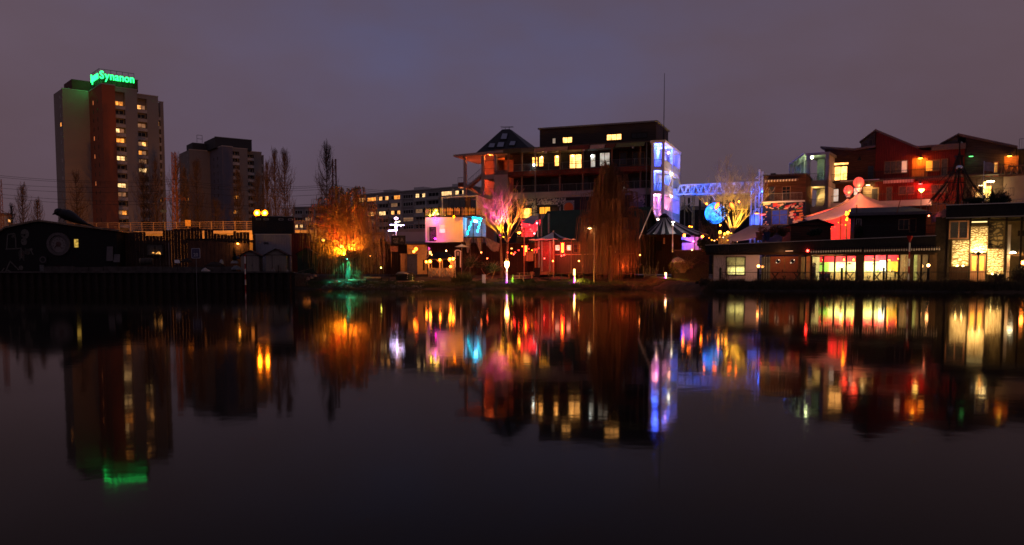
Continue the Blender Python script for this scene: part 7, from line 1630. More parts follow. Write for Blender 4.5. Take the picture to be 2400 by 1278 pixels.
def red_block():
    f = Fac(1940,138,ang=-31,py=600);t = f.root('gabled_building',label='long red and brown boarded building with two sloping peaks and lamp lit galleries',cat='building');U = f.u;Z = lambda y,px,w=0: f.z(px,y,w)
    u0,uR,uB,uE = 0.02,U(2053,330),U(2262,350),U(2381,350)
    zu = Z(429,1945);zl = f.zp(475,U(2040));zg = 2
    # brown left wing, red middle, brown right wing: each a wall with its own roofline
    b = MB();b.prism([(u0-.9,zg),(uR-.02,zg),(uR-.02,Z(349,2053)),(U(2000,345),Z(352,2000)),(u0-.9,Z(345,1936))],.2,12);b.build('wall',M('brown_board'),t)
    b = MB();b.prism([(uR,zl-.2),(uB,zl-.2),(uB,Z(348,2262)),(U(2160,352),Z(352,2160)),(uR,Z(309,2053))],.0,10);b.build('red_wall',M('red_board'),t)
    b = MB();b.prism([(uB+.02,zg),(uE,zg),(uE,Z(346,2381)),(uB+.02,Z(322,2262))],.2,12);b.build('wall',M('brown_board_grey'),t)
    b = MB();b.box(uR,uB,.01,10,zg,zl-.22);b.build('lower_wall',M('brown_board'),t)
    # roof edges
    def edge(pts,w0=-.35,w1=10,th=.28,m='roof_edge_brown',name='roof'):
        for (xa,ya),(xb,yb) in zip(pts,pts[1:]):
            a_,c_ = f.uz(xa,ya,0),f.uz(xb,yb,0);b = MB();b.prism([(a_[0],a_[1]-th),(c_[0],c_[1]-th),(c_[0],c_[1]+.03),(a_[0],a_[1]+.03)],w0,w1);b.build(name,M(m),t)
    mat('roof_edge_brown',(.16,.12,.10),.7,var=.2)
    edge([(1924,344),(2002,349)]);edge([(2002,349),(2053,341)],-.34);edge([(2053,304),(2150,344),(2184,341)]);edge([(2184,341),(2264,336)],-.36,2,.8);edge([(2248,314),(2385,343)],-.35)
    # set back grey gable walls left of each peak
    for x0,x1,ya,yb in ((2018,2052,335,306),(2206,2246,340,316)):
        a_,c_ = f.uz(x0,ya,.9),f.uz(x1,yb,.9);b = MB();b.prism([(a_[0],zu+2),(c_[0],zu+2),(c_[0],c_[1]),(a_[0],a_[1])],.9,8);b.build('gable_wall',M('grey_board'),t)
        b = MB();b.prism([(a_[0]-.2,a_[1]),(c_[0]+.1,c_[1]),(c_[0]+.1,c_[1]+.22),(a_[0]-.2,a_[1]+.22)],.6,8);b.build('roof',M('roof_edge_brown'),t)
    for x0,x1,y0,y1 in ((2025,2033,335,343),(2037,2045,327,341)): win(f,t,x0,x1,y0,y1,.88,DARKGLASS,2,1,'timber',.06)
    # gallery floors and rails
    for z,ua,ub,m in ((zu,u0,uE,'grey_timber'),(zl,u0,U(2180),'pale_render')): b = MB();b.box(ua,ub,-2.0,.0,z-(.22 if m == 'grey_timber' else .9),z);b.build('gallery_floor',M(m),t)
    rail(t,u0,uE,-1.95,zu,zu+1.1,.22,'black_metal',.014);rail(t,u0,uE,-1.95,zl,zl+1.1,.22,'grey_timber',.014)
    b = MB();b.bar((U(1970),-2.05,zu-.05),(U(2060),-2.05,zu-.05),.06,n=4);b.build('gutter',M('grey_white'),t)
    P = {'c': M('cream_room'),'w': M('warm_room'),'p': M('pale_room'),'d': M('dim_room')}
    win(f,t,1955,1987.5,389,424,.18,P['c'],2,1,'dark_timber',.12,name='door');win(f,t,1954,1989.5,381,387.5,.18,P['c'],1,1,'dark_timber',.06)
    win(f,t,1951.5,1967,442,474,.18,[P['p']],1,1,'dark_timber',.1);win(f,t,2000,2013,439,460,.18,P['p'],1,1,'dark_timber',.1)
    win(f,t,2033,2049,388,424,.18,mat('blue_grey_door',(.03,.05,.08),.4),1,1,'brown_board',.08,name='door')
    win(f,t,2073,2128,377,407,-.02,[mat('curtain_pane',(.10,.09,.085),.3,var=.3),M('curtain_pane'),M('curtain_pane'),P['d']],4,1,'timber',.11);win(f,t,2169,2204,375,402,-.02,[glow('amber_dim',(1,.55,.12),.28,.08,2),M('curtain_pane')],2,1,'timber',.11);win(f,t,2206,2222,372,415,-.02,M('curtain_pane'),1,1,'timber',.1,name='door')
    win(f,t,2041,2060,440,474,-.02,[M('curtain_pane')],1,1,'pale_timber',.16,name='door');win(f,t,2077,2092,438,474,-.02,M('curtain_pane'),1,1,'timber',.08,name='door');win(f,t,2106,2144,436,457,-.02,M('curtain_pane'),2,1,'timber',.12);win(f,t,2182,2222,432,454,-.02,M('curtain_pane'),2,1,'timber',.12)
    win(f,t,2309,2322,380,414,.18,M('curtain_pane'),1,1,'red_paint_dull',.14,name='door');win(f,t,2328,2341,379,414,.18,glow('amber_dim2',(1,.6,.2),.4,.12,1.5),1,1,'red_paint_dull',.14,name='door')
    # lit recess panels
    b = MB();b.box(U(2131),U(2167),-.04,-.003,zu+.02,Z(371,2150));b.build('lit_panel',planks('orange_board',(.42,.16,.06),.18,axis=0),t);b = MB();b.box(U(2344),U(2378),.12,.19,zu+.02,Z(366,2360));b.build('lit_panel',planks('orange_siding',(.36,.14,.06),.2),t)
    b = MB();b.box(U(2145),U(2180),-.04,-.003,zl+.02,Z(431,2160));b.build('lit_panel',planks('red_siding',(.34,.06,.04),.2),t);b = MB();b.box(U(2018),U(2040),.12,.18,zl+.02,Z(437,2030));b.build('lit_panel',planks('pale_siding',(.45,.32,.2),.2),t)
    for a,c,zq in ((2070,2140,zu),(2148,2235,zu)):
        n = 20;b = MB();x0,x1 = U(a),U(c)
        for i in range(n): s = x0+(x1-x0)*i/n;b.box(s,s+(x1-x0)/n*.5,-2.1,-2.06,zq-.75,zq-.28)
        b.build('awning_fringe',M('canvas_cream') if a == 2070 else M('awning_brown'),t);b = MB();b.box(x0,x1,-2.12,-.05,zq-.30,zq-.225);b.build('awning',M('awning_brown'),t)
    # right part under the gallery: pale walls and lit glass
    b = MB();b.box(U(2345),U(2430),-.6,.15,zg,zu-.3);b.build('pale_wall',mat('warm_plaster',(.42,.33,.24),.9,var=.12,scale=.6),t)
    win(f,t,2278,2325,436,474,.1,[mat('lit_plaster',(.5,.36,.2),.8),DARKGLASS,P['w']],3,1,'timber',.12);b = MB();b.box(U(2299),U(2304),-.1,.05,Z(462,2300),Z(427,2300));b.build('light_strip',glow('strip_warm',(1,.65,.25),2.5),t);b = MB();b.box(U(2288),U(2297),-.1,.05,Z(436.5,2292),Z(434.5,2292));b.build('light_strip',glow('strip_white',(1,.9,.6),3),t)
    b = MB();b.box(U(2281),U(2317),-.15,.0,Z(472,2300),Z(452,2300));b.build('lit_curtain',glow('lit_net',(1,.65,.25),.9,.12,4),t)
    # dark far block and truss balcony
    b = MB();b.box(uE+.05,uE+14,.3,11,zg,Z(349,2390));b.build('wall',M('dark_clad'),t);rail(t,U(2389,340,.3),uE+10,.35,Z(349,2390),Z(325,2390),.3,'grey_metal',.02)
    ta,tb = U(2344,405,-2.3),U(2425,400,-2.3);za,zb_ = f.zp(412,ta,-2.3),f.zp(391,ta,-2.3);b = MB();b.bar((ta,-2.3,za),(tb,-2.3,za),.12,n=4);b.bar((ta+1,-2.3,zb_),(tb,-2.3,zb_),.10,n=4)
    n = 6
    for i in range(n): s,e = ta+(tb-ta)*i/n,ta+(tb-ta)*(i+1)/n;b.bar((s,-2.3,za),((s+e)/2,-2.3,zb_),.08,n=4);b.bar(((s+e)/2,-2.3,zb_),(e,-2.3,za),.08,n=4)
    b.build('truss_rail',M('timber'),t)
    yb = glow('lamp_yellow_rim',(1,.8,.1),5)
    barnlamp(f,2157,371,-.9,'barn lamp throwing orange light between the two upper windows of the red wall',yb,(1,.28,.02),420);barnlamp(f,2276,366.5,-.9,'barn lamp with a green rim on the dark upper right wall',glow('lamp_green_rim',(.15,1,.25),2.2),(.3,1,.3),12)
    barnlamp(f,2366,366,-.9,'barn lamp lighting orange boards at the far right gallery',yb,(1,.36,.04),200);barnlamp(f,2157,431,-.9,'barn lamp throwing red light on the lower red gallery',glow('lamp_red_rim',(1,.3,.3),1.2),(1,.04,.03),420);barnlamp(f,2034.5,434,-.9,'barn lamp with warm white light beside the larger red lantern',glow('lamp_warm_rim',(1,.8,.5),5),(1,.65,.25),170);barnlamp(f,2014,375,-.7,'unlit black barn lamp on the brown upper wall',M('black_metal'),(1,.5,.2),.5)
    b = MB();u,z = f.uz(2321.5,425.5,-1.2);b.lathe(0,0,[(.5,-.06),(.52,.04),(.2,.1)],14);o = b.build('bulkhead_lamp',glow('disc_warm',(1,.75,.35),14),None);o.location = f.world(u,-1.2,z);tag(o,'flat glowing disc lamp under the gallery at the far right','lamp');lamp((u,-1.2,z-.3),(1,.65,.25),330,t,.3)
    for px,c,p_ in ((1990,(1,.30,.12),140),(2100,(1,.14,.08),150),(2230,(1,.25,.10),150)): u = U(px);lamp((u,-3.6,zl+2.2),c,p_,t,.6)
    lamp((U(2190),-3.2,zl-.4),(1,.3,.16),260,t,.6)
mat('red_paint_dull',(.22,.05,.04),.6);
red_block()
# ---------------------------------------------------------------- big sail tent and lanterns
def sailtent():
    D = 121;A = at(2012,447,D);t = thing('sail_tent','big cream sail tent with two peaks glowing orange and red from below','tent',None,(A.x,D,0));L0 = Vector((A.x,D,0))
    P = lambda px,py,d: at(px,py,d)-L0
    def membrane(peak,ring,n=16,sh=.55):
        pk = P(*peak);rg = [P(*r) for r in ring];m_ = len(rg);b = MB()
        def g(u,v):
            x = u*(m_-1);i = min(m_-2,int(x));q = x-i;e = rg[i].lerp(rg[i+1],q);s = .03+.97*v;p = pk.lerp(e,s);p.z = pk.z+(e.z-pk.z)*(s**sh);p.z -= .35*math.sin(pi*q)*s;return p
        b.grid(g,(m_-1)*6,14);o = b.build('membrane',mat('sail_cream',(.62,.42,.32),.8,var=.05,scale=.3),t,smooth=True);mo = o.modifiers.new('thickness','SOLIDIFY');mo.thickness = .04;return o
    membrane((2012,447,121),((1884,512,119),(1926,518,116.5),(2000,492,116.0),(2105,492,117.5),(2112,485,124),(2020,490,127),(1940,500,126),(1884,508,122)))
    membrane((1988,461,124),((1930,500,121),(1975,497,120),(2010,490,123),(2000,480,127),(1940,492,127),(1930,500,122)))
    for px,py,d,r in ((2012,446,121,.5),(1988,459,124,.42)):
        p = P(px,py,d);b = MB();b.lathe(p.x,p.y,[(r*.55,p.z-.25),(r*1.0,p.z+.1),(r*.9,p.z+.35)],14);b.build('peak_collar',M('white_paint'),t);b = MB();b.cyl(p.x,p.y,2,p.z,.12,n=8);b.build('mast',M('black_metal'),t)
    # glow under the sail
    for px,py,d,c,p_ in ((1950,530,121,(1,.01,.05),620),(1985,515,119.5,(1,.45,.05),240),(1912,524,119,(1,.5,.15),260),(2040,500,121,(1,.3,.08),260),(2012,470,121.0,(1,.25,.08),70),(1990,545,120.5,(1,.01,.07),360)): lamp(tuple(P(px,py,d)),c,p_,t,.3)
    for px,py,d,p_ in ((2012,445.5,120.2,120),(1988,458,123.3,80)): lamp(tuple(P(px,py,d)+Vector((0,-.4,.3))),(1,.45,.2),p_,t,.2)
    lamp(tuple(P(2020,455,117.5)),(1,.25,.12),330,t,.5);lamp(tuple(P(1940,480,115.5)),(1,.35,.2),240,t,.6)
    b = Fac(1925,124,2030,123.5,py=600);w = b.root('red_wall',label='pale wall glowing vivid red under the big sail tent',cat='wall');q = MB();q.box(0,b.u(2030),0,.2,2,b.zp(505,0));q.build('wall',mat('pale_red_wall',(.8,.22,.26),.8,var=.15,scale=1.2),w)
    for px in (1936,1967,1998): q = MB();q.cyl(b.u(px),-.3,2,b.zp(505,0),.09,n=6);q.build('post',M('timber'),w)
sailtent()
rl = glow('red_lantern',(1,.10,.06),1.15)
def redlantern(px,py,D,rp,label):
    p = at(px,py,D);t = thing('balloon_lantern',label,'lantern','red balloon lanterns on the sail tent',tuple(p));r = rp*mpp(D);b = MB();b.ball(0,0,0,r,16,12,1.02);b.build('shade',rl,t,smooth=True)
    for i in range(8): a = 2*pi*i/8;b = MB();b.path([(r*1.01*math.sin(pi*k/8)*math.cos(a),r*1.01*math.sin(pi*k/8)*math.sin(a),r*1.03*math.cos(pi*k/8)) for k in range(1,8)],.022,4);b.build('rib',mat('lantern_rib',(.3,.02,.02),.6),t)
    b = MB();b.ring((0,-.0,0),r*.99,r*1.03,.02,16);o = b.build('hoop',M('lantern_rib'),t);o.rotation_euler = (pi/2,0,0)
    lamp((0,-r-.4,-r*.3),(1,.12,.08),90,t,r*.5)
redlantern(2012.5,428,120.5,12.2,'larger and higher red balloon lantern on the sail tent peak');redlantern(1988.5,446,123.5,11,'smaller lower red balloon lantern left of the tent peak')
def bulb_cluster():
    p = at(1985,520,115);t = thing('festoon_post','post hung with a cluster of orange festoon bulbs under the sail tent','lights',None,(p.x,115,2));Z = lambda y: at(1985,y,115).z-2;m_ = mpp(115);b = MB();b.cyl(0,0,0,Z(497),.09,n=8);b.build('post',M('pale_timber'),t)
    for x,y in ((1982,498),(1990,495),(1998,495),(1995,500),(1992,504),(1988,507),(1984,513),(1981,503),(1986,501),(1983,516),(1996,504)): b = MB();b.ball((x-1985)*m_,-.15,Z(y),.12,8,6);b.build('bulb',glow('festoon',(1,.24,.01),14),t)
    lamp((.2,-.5,Z(503)),(1,.45,.08),200,t,.4)
bulb_cluster()
# ---------------------------------------------------------------- beige tent, garden and small hut on the restaurant roof
def low_tents():
    o = at(1745,550,110);t = thing('low_tent','low pinkish beige stretch tent rising to a point left of the restaurant roof','tent',None,(o.x,110,0));L0 = Vector((o.x,110,0));P = lambda x,y,d: at(x,y,d)-L0
    m = mat('tent_pink_beige',(.46,.32,.28),.85,var=.06,scale=.4)
    a,b_,c,d = P(1705,557,110),P(1764,527,112),P(1795,548,108.5),P(1716,566,107);b = MB()
    def g(u,v): p = (a*(1-u)+b_*u)*(1-v)+(d*(1-u)+c*u)*v;p.z += -.5*math.sin(pi*v)*(1-u)-.25*math.sin(pi*u)*v;return p
    b.grid(g,14,10);ob = b.build('membrane',m,t,smooth=True);mo = ob.modifiers.new('thickness','SOLIDIFY');mo.thickness = .03
    a2,b2,c2,d2 = P(1764,527,112),P(1822,530,112),P(1800,546,109),P(1780,548,109);b = MB();b.grid(lambda u,v: (a2*(1-u)+b2*u)*(1-v)+(d2*(1-u)+c2*u)*v,6,6);b.build('membrane',m,t,smooth=True)
    for x,y,dd in ((1764,527,112),(1795,548,108.6),(1716,566,107.1)): p = P(x,y,dd);b = MB();b.cyl(p.x,p.y,2,p.z+.1,.06,n=6);b.build('pole',M('timber'),t)
    lamp(tuple(P(1792,540,106)),(1,.06,.1),70,t,.2);lamp(tuple(P(1730,535,107)),(1,.5,.3),60,t,.3);lamp(tuple(P(1762,562,107.5)),(.2,.2,1),30,t,.2)
    f,h,X,z0,z1 = simple_hut(1853,1946,530,560,104.5,'small gabled wooden hut on the restaurant roof left of the red wall','brown_board','black_paint','roof_hut','hut',3,.1,zb=5.0)
    b = MB();zp_ = f.zp(517,X*.65);b.prism([(0,z1+.13),(X,z1+.13),(X*.65,zp_)],0,3);b.build('gable',M('brown_board'),h)
    for s in ((-.35,z1+.02,X*.65,zp_+.05),(X*.65,zp_+.05,X+.35,z1+.02)): b = MB();b.prism([(s[0],s[1]),(s[2],s[3]),(s[2],s[3]+.14),(s[0],s[1]+.14)],-.3,3.2);b.build('gable_roof',M('black_paint'),h)
low_tents()
# ---------------------------------------------------------------- waterfront restaurant
RF = Fac(1655,101.4,2190,93.0,py=600)
def restaurant():
    f = RF;t = f.root('restaurant',label='long low waterfront restaurant with a flat dark roof and glowing glazed bays',cat='restaurant');U = f.u;ZP = f.zp
    def zz(y,px): return ZP(y,U(px))
    zd = zz(660,2040);XE = U(2196)
    # flat roof slab stepping: long roof plate whose top edge follows the photograph
    m = mat('roof_black',(.018,.015,.014),.7,var=.3);
    xa,xb,xc = U(1655),U(1878),U(2190)
    b = MB();b.hexa([(xa,-.9,zz(592,1672)),(xc,-.9,zz(588,2185)-.15),(xc,9,zz(588,2185)-.15),(xa,9,zz(592,1672))],[(xa,-.9,zz(576,1672)),(xc,-.9,zz(554,2185)),(xc,9,zz(554,2185)),(xa,9,zz(576,1672))]);b.build('roof',m,t)
    b = MB();b.hexa([(xa,-1.0,zz(576,1672)+.003),(xc,-1.0,zz(554,2185)+.003),(xc,-.7,zz(554,2185)+.003),(xa,-.7,zz(576,1672)+.003)],[(xa,-1.0,zz(576,1672)+.07),(xc,-1.0,zz(554,2185)+.07),(xc,-.7,zz(554,2185)+.07),(xa,-.7,zz(576,1672)+.07)]);b.build('roof_trim',M('steel'),t)
    b = MB();b.hexa([(xa,-.4,zz(598,1672)),(xc,-.4,zz(593,2185)-.2),(xc,.3,zz(593,2185)-.2),(xa,.3,zz(598,1672))],[(xa,-.4,zz(592,1672)-.003),(xc,-.4,zz(588,2185)-.16),(xc,.3,zz(588,2185)-.16),(xa,.3,zz(592,1672)-.003)]);b.build('fascia',mat('fascia_brown',(.035,.022,.016),.7,var=.3),t)
    # white part with window
    x0,x1 = U(1673),U(1780);ztop = zz(593,1680);b = MB();wx0,wx1,wz0,wz1 = U(1702),U(1748),zz(646,1725),zz(601.5,1725)
    b.box(x0,wx0,0,.3,zd,ztop);b.box(wx1,x1,0,.3,zd,ztop+.05);b.box(wx0,wx1,0,.3,zd,wz0);b.box(wx0,wx1,0,.3,wz1,ztop+.02);b.build('white_wall',mat('white_plaster',(.62,.50,.46),.85,var=.06,scale=.8),t)
    win(f,t,wx0,wx1,wz1,wz0,.02,GLASS,2,1,'black_metal',.12,coords=True,splits=(.52,),name='window')
    b = MB();b.box(wx0-.3,wx1+.3,3.0,3.1,zd,ztop);b.build('room_wall',mat('room_yellow',(.7,.62,.4),.8,var=.2,scale=1.5),t);b = MB();b.box(wx0,wx1,2.2,2.5,wz0+.1,wz0+.95)
    b.build('kitchen_shelf',glow('kitchen_glow',(1,.82,.35),1.8,.6,5),t);b = MB()
    for i in range(6): b.box(wx0+.1,wx1-.1,.25,.28,wz1-.25-.14*i,wz1-.21-.14*i)
    b.build('blind',M('grey_timber'),t);lamp(((wx0+wx1)/2,1.3,wz0+1.3),(1,.75,.35),170,t,.3);lamp((wx1+.8,-2.6,wz0+1.2),(1,.55,.36),70,t,.5)  # outdoor lamp without fixture added to brighten the white wall
    # brown panel doors with portholes
    da,db = U(1806),U(1866);zt_ = zz(601,1840);gl0 = U(1781)
    b = MB();b.box(gl0,da-.08,.1,.15,zd,zt_);b.build('side_pane',GLASS,t);b = MB()
    for i in range(4): b.box(gl0+.1+i*.28,gl0+.16+i*.28,1.2,1.3,zd,zt_)
    b.build('curtain_strip',M('canvas_cream'),t);b = MB();b.box(gl0,U(1885),3.5,3.6,zd,zt_);b.build('inner_wall',M('timber'),t);lamp((gl0+.6,1.8,zt_-.8),(1,.6,.2),25,t,.2)
    for i,(a,c,pc) in enumerate(((1806,1839,1823.5),(1840,1872,1857.5))):
        ua,uc = U(a),U(c)-.03;b = MB();b.box(ua,uc,.0,.08,zd,zt_);o = b.build('door',mat('door_rust',(.20,.075,.04),.6,var=.15),t);u,z = f.uz(pc,612.5,-.03);b = MB();b.ring((u,-.06,z),.20,.27,.06,18);b.build('porthole_rim',M('steel'),o);b = MB();b.disc((u,-.04,z),.19,.03,18);b.build('porthole_pane',DARKGLASS,o)
        b = MB();uu = uc-.22 if i == 0 else uc-.1;b.box(uu,uu+.08,-.08,0,zd+1.0,zd+1.35);b.build('handle',M('black_metal'),o)
        b = MB();b.ball(u+.17*(1 if i else .6),-.1,z+.14,.035,6,4);b.ball(u-.17,-.1,z-.19,.03,6,4);b.build('rim_glint',glow('tiny_warm',(1,.8,.5),5),o)  # tiny glowing dots imitate glints on the porthole rim
    # pillar and bays
    gm = 'dark_timber'
    piers = [(1872,1878),(1893,1902),(2008,2024),(2132,2140),(2178,2196)]
    for a,c in piers: b = MB();b.box(U(a),U(c),-.1,.3,zd,zz(593,a));b.build('pier',mat('pier_brown',(.10,.055,.03),.7,var=.2),t)
    b = MB();b.box(U(1890),U(1899),-.18,-.102,zd,zz(601,1895));b.build('lit_pilaster',mat('gold_panel',(.6,.42,.15),.6),t)
    for a,c in ((1902,1930),(1930,1957),(1957,1984),(1984,2008),(2024,2050),(2050,2079),(2079,2108),(2108,2132),(2140,2160),(2160,2178)):
        ua,uc = U(a),U(c);zt2 = zz(599.5-(a-1900)*.022,a);b = MB();b.box(ua,ua+.10,-.04,.08,zd,zt2);b.box(uc-.10,uc,-.038,.078,zd,zt2);b.box(ua+.1,uc-.1,-.04,.08,zt2-.12,zt2);b.box(ua+.1,uc-.1,-.04,.08,zd,zd+.12);o = b.build('glazed_door',M(gm),t);b = MB();b.box(ua+.1,uc-.1,.0,.02,zd+.12,zt2-.12);b.build('pane',GLASS,o)
    # room behind: floor, ceiling, coloured back wall panels
    r0,r1 = U(1902),U(2178);zc_ = zz(598,2040)+.1;DR = 4.6
    b = MB();b.box(r0,r1,.3,DR,zd-.1,zd);b.box(r0,r1+.3,.3,DR,zc_+.02,zc_+.12);b.build('room_shell',M('timber'),t)
    redm = mat('red_gloss',(.75,.03,.06),.4,var=.1);greenm = mat('green_gloss',(.30,.62,.12),.5,var=.05);yel = mat('yellow_gloss',(.75,.42,.05),.5);pal = mat('pale_lime',(.72,.85,.40),.6,var=.05)
    cuts = [1902,1921,1943,1957,1984,2012,2024,2050,2079,2092,2108,2132,2150,2178]
    for a,c in zip(cuts,cuts[1:]):
        ua,uc = f.u(a,620,DR),f.u(c,620,DR)-.02;zsplit = f.zp(615.5-(a-1900)*.012,(ua+uc)/2,DR)
        if a == 1902: b = MB();b.box(ua,uc,DR,DR+.1,zd,zc_);b.build('wall_panel',M('room_yellow'),t);continue
        if a >= 2132: b = MB();b.box(ua,uc,DR,DR+.1,zd,zc_);b.build('wall_panel',mat('olive_panel',(.42,.42,.2),.7) if a < 2150 else M('timber'),t);continue
        if a >= 2108: b = MB();b.box(ua,uc,DR,DR+.1,zd,zc_);b.build('wall_panel',M('timber'),t);continue
        b = MB();b.box(ua,uc,DR,DR+.1,zsplit+.02,zc_);b.build('wall_panel',redm,t);b = MB();b.box(ua,uc,DR+.01,DR+.1,zd+1.15,zsplit);b.build('wall_panel',greenm if a < 1943 else (yel if a >= 2079 else pal),t)
    b = MB();b.box(f.u(1945,650,3.2),f.u(2105,650,3.2),3.2,3.7,zd,zd+1.05);b.build('bar_counter',mat('counter_wood',(.6,.42,.2),.6,var=.15,stretch=(3,1,1)),t)
    for i in range(22): u = f.u(1950,650,3.1)+i*(f.u(2100,650,3.1)-f.u(1950,650,3.1))/22;b = MB();b.lathe(u,3.35,[(.05,zd+1.06),(.06,zd+1.25),(.02,zd+1.36)],6);b.build('bottle',[M('steel'),greenm,M('canvas_cream')][i % 3],t)
    for px,py in ((1929,609),(1984,608),(1978,609),(2001,609),(2049,607.5),(2084,610),(2106,607)):
        w = 2.2;u,z = f.uz(px,py,w);b = MB();b.ball(u,w,z,.09,8,6);b.build('pendant_bulb',wb_,t);b = MB();b.bar((u,w,z+.09),(u,w,zc_),.012,n=4);b.build('pendant_cord',M('black_metal'),t)
    for px,py in ((1926,620),(1991,618.5),(2049,619)):
        w = 1.8;u,z = f.uz(px,py,w);b = MB();b.lathe(u,w,[(.34,z-.06),(.2,z+.05),(.04,z+.12)],12);b.build('pendant_shade',M('dark_timber'),t);b = MB();b.bar((u,w,z+.1),(u,w,zc_),.012,n=4);b.build('pendant_cord',M('black_metal'),t)
    for px,w,p_,c in ((1925,2.5,45,(1,.75,.35)),(1965,2.6,150,(1,.85,.45)),(1995,2.6,130,(1,.85,.45)),(2035,2.6,150,(1,.9,.5)),(2065,2.8,210,(1,.95,.65)),(2095,2.4,70,(1,.75,.3)),(2122,2.0,14,(1,.5,.2)),(2150,2.5,60,(1,.8,.35))): u = f.u(px,620,w);lamp((u,w,zc_-.7),c,p_*3.6,t,.25)
    for px,p_ in ((1960,60),(2040,60),(2080,50)): u = f.u(px,620,3.9);lamp((u,3.9,zd+1.5),(1,.9,.5),p_*2.4,t,.15)
    b = MB();b.box(f.u(2062,620,DR-.2),f.u(2078,620,DR-.2),DR-.3,DR-.1,zd+1.2,zd+2.35);b.build('bright_panel',glow('back_bar',(1,1,.75),1.9),t)
    # long case clock in the first bay
    u = f.u(1907,640,2.5);b = MB();b.box(u-.22,u+.22,2.5,2.8,zd,zd+2.0);b.disc((u,2.45,zd+1.9),.26,.3,14);o = b.build('tall_clock',mat('clock_wood',(.10,.05,.03),.6),t);b = MB();b.disc((u,2.4,zd+1.85),.18,.04,14);b.build('clock_face',M('canvas_cream'),o)
    # awnings with small tabs
    for a,c,y in ((1900,2020,589),(2024,2202,586.5)):
        ua,uc = U(a),U(c);n = int((c-a)/5.6);
        for i in range(n):
            s = ua+(uc-ua)*i/n;px = a+(c-a)*i/n;z = zz(y-(px-a)*.025,px);e = (uc-ua)/n
            b = MB();b.box(s,s+e*.58,-1.25,-1.22,z-.24+.03*(i % 2),z);b.build('awning_tab',M('canvas_cream'),t)
            b = MB();b.box(s+e*.15,s+e*.6,-1.0,-.97,z+.10,z+.20);b.build('awning_tab',M('awning_brown2'),t)
        b = MB();b.hexa([(ua,-1.24,zz(y,a)),(uc,-1.24,zz(y-(c-a)*.025,c)),(uc,-.4,zz(y,a)+.2),(ua,-.4,zz(y,a)+.2)],[(ua,-1.24,zz(y,a)+.03),(uc,-1.24,zz(y-(c-a)*.025,c)+.03),(uc,-.4,zz(y,a)+.24),(ua,-.4,zz(y,a)+.24)]);b.build('awning',M('dark_timber'),t)
    for px in (1925,1990,2055,2110,2165): lamp((U(px),-1.9,zz(598,px)-.5),(1,.5,.25),10,t,.3)
    u,z = f.uz(1893,588,-.9);b = MB();b.ball(u,-.9,z,.14,10,8);b.build('red_lamp',redb,t);lamp((u,-1.1,z),(1,.03,.03),45,t,.1)
    u = U(1850);b = MB();b.box(u-.4,u+.4,-.95,-.85,zz(589,1850)-.03,zz(589,1850)+.02);b.build('strip_light',glow('strip_dim',(1,.7,.5),.5),t);lamp((U(1835),-1.6,zz(598,1835)),(1,.36,.12),110,t,.3)
    # deck
    b = MB();b.box(U(1640),XE+12,-3.4,4.6,zd-.28,zd-.003);b.build('deck',M('dark_timber'),t)
    for i in range(14): u = U(1690)+i*(XE-U(1690))/13;b = MB();b.cyl(u,-3.1,-1,zd-.28,.13,n=7);b.build('pile',M('dark_timber'),t)
    g = lambda px: f.u(px,650,-3.3);zr = lambda px: ZP(637,g(px),-3.3)
    xs = [1692,1777,1875,1972,2071,2163,2290,2420]
    for a,c in zip(xs,xs[1:]):
        b = MB();b.bar((g(a),-3.3,zd+1.02),(g(c),-3.3,zd+1.02),.035,n=5);b.build('handrail',M('black_metal'),t);b = MB();n = int((g(c)-g(a))/.16)
        for i in range(n): u = g(a)+(g(c)-g(a))*i/n;b.bar((u,-3.3,zd),(u,-3.3,zd+1.02),.010,n=3,caps=False)
        b.build('balusters',M('black_metal'),t)
    return f,zd
mat('awning_brown2',(.22,.12,.08),.8)
RFF,ZD = restaurant()
def deck_thing(name,px,w,label,cat,group=None,rz=0):
    u = RFF.u(px,650,w);o = RFF.world(u,w,ZD);return thing(name,label,cat,group,tuple(o),RFF.a+rz)
for px,gl,l,on in ((1777,(1,.5,.18),'round glowing lamp on a dark post before the white restaurant wall',1),(1972.5,(1,.9,.55),'glowing lamp on a dark post before the left glazed bays',1),(2071,None,'unlit dark post before the brightest glazed bay',0),(2175,(1,.7,.35),'glowing lamp on a dark post at the right end of the restaurant',1),(1688,None,'unlit dark post at the left end of the deck railing',0)):
    t = deck_thing('deck_lamp',px,-3.25,l,'lamp','lamp posts along the deck railing');b = MB();b.box(-.11,.11,-.11,.11,-.2,1.45);b.lathe(0,0,[(.13,1.45),(.05,1.6)],8);b.build('post',M('black_metal'),t)
    if on: b = MB();b.ball(0,0,1.72,.15,12,8);b.build('globe',glow('deck_globe_%d' % px,(gl[0],gl[1]*.6,gl[2]*.4),20),t,smooth=True);lamp((0,-.05,1.72),gl,190,t,.16)
def xtable(px,w,label,group='tables along the deck'):
    t = deck_thing('bar_table',px,w,label,'table',group);b = MB();b.box(-.5,.5,-.35,.35,.98,1.04);b.build('tabletop',M('dark_timber'),t)
    for y in (-.25,.25): b = MB();b.bar((-.38,y,0),(.36,y,.98),.045,n=4);b.bar((.38,y,0),(-.36,y,.98),.045,n=4);b.build('cross_leg',M('dark_timber'),t)
def stool(px,w,label,group='stools along the deck'):
    t = deck_thing('stool',px,w,label,'stool',group);b = MB();b.box(-.22,.22,-.2,.2,.56,.62);b.build('seat',M('dark_timber'),t);b = MB();b.bar((-.16,0,0),(.16,0,.56),.04,n=4);b.bar((.16,0,0),(-.16,0,.56),.04,n=4);b.build('cross_leg',M('dark_timber'),t)
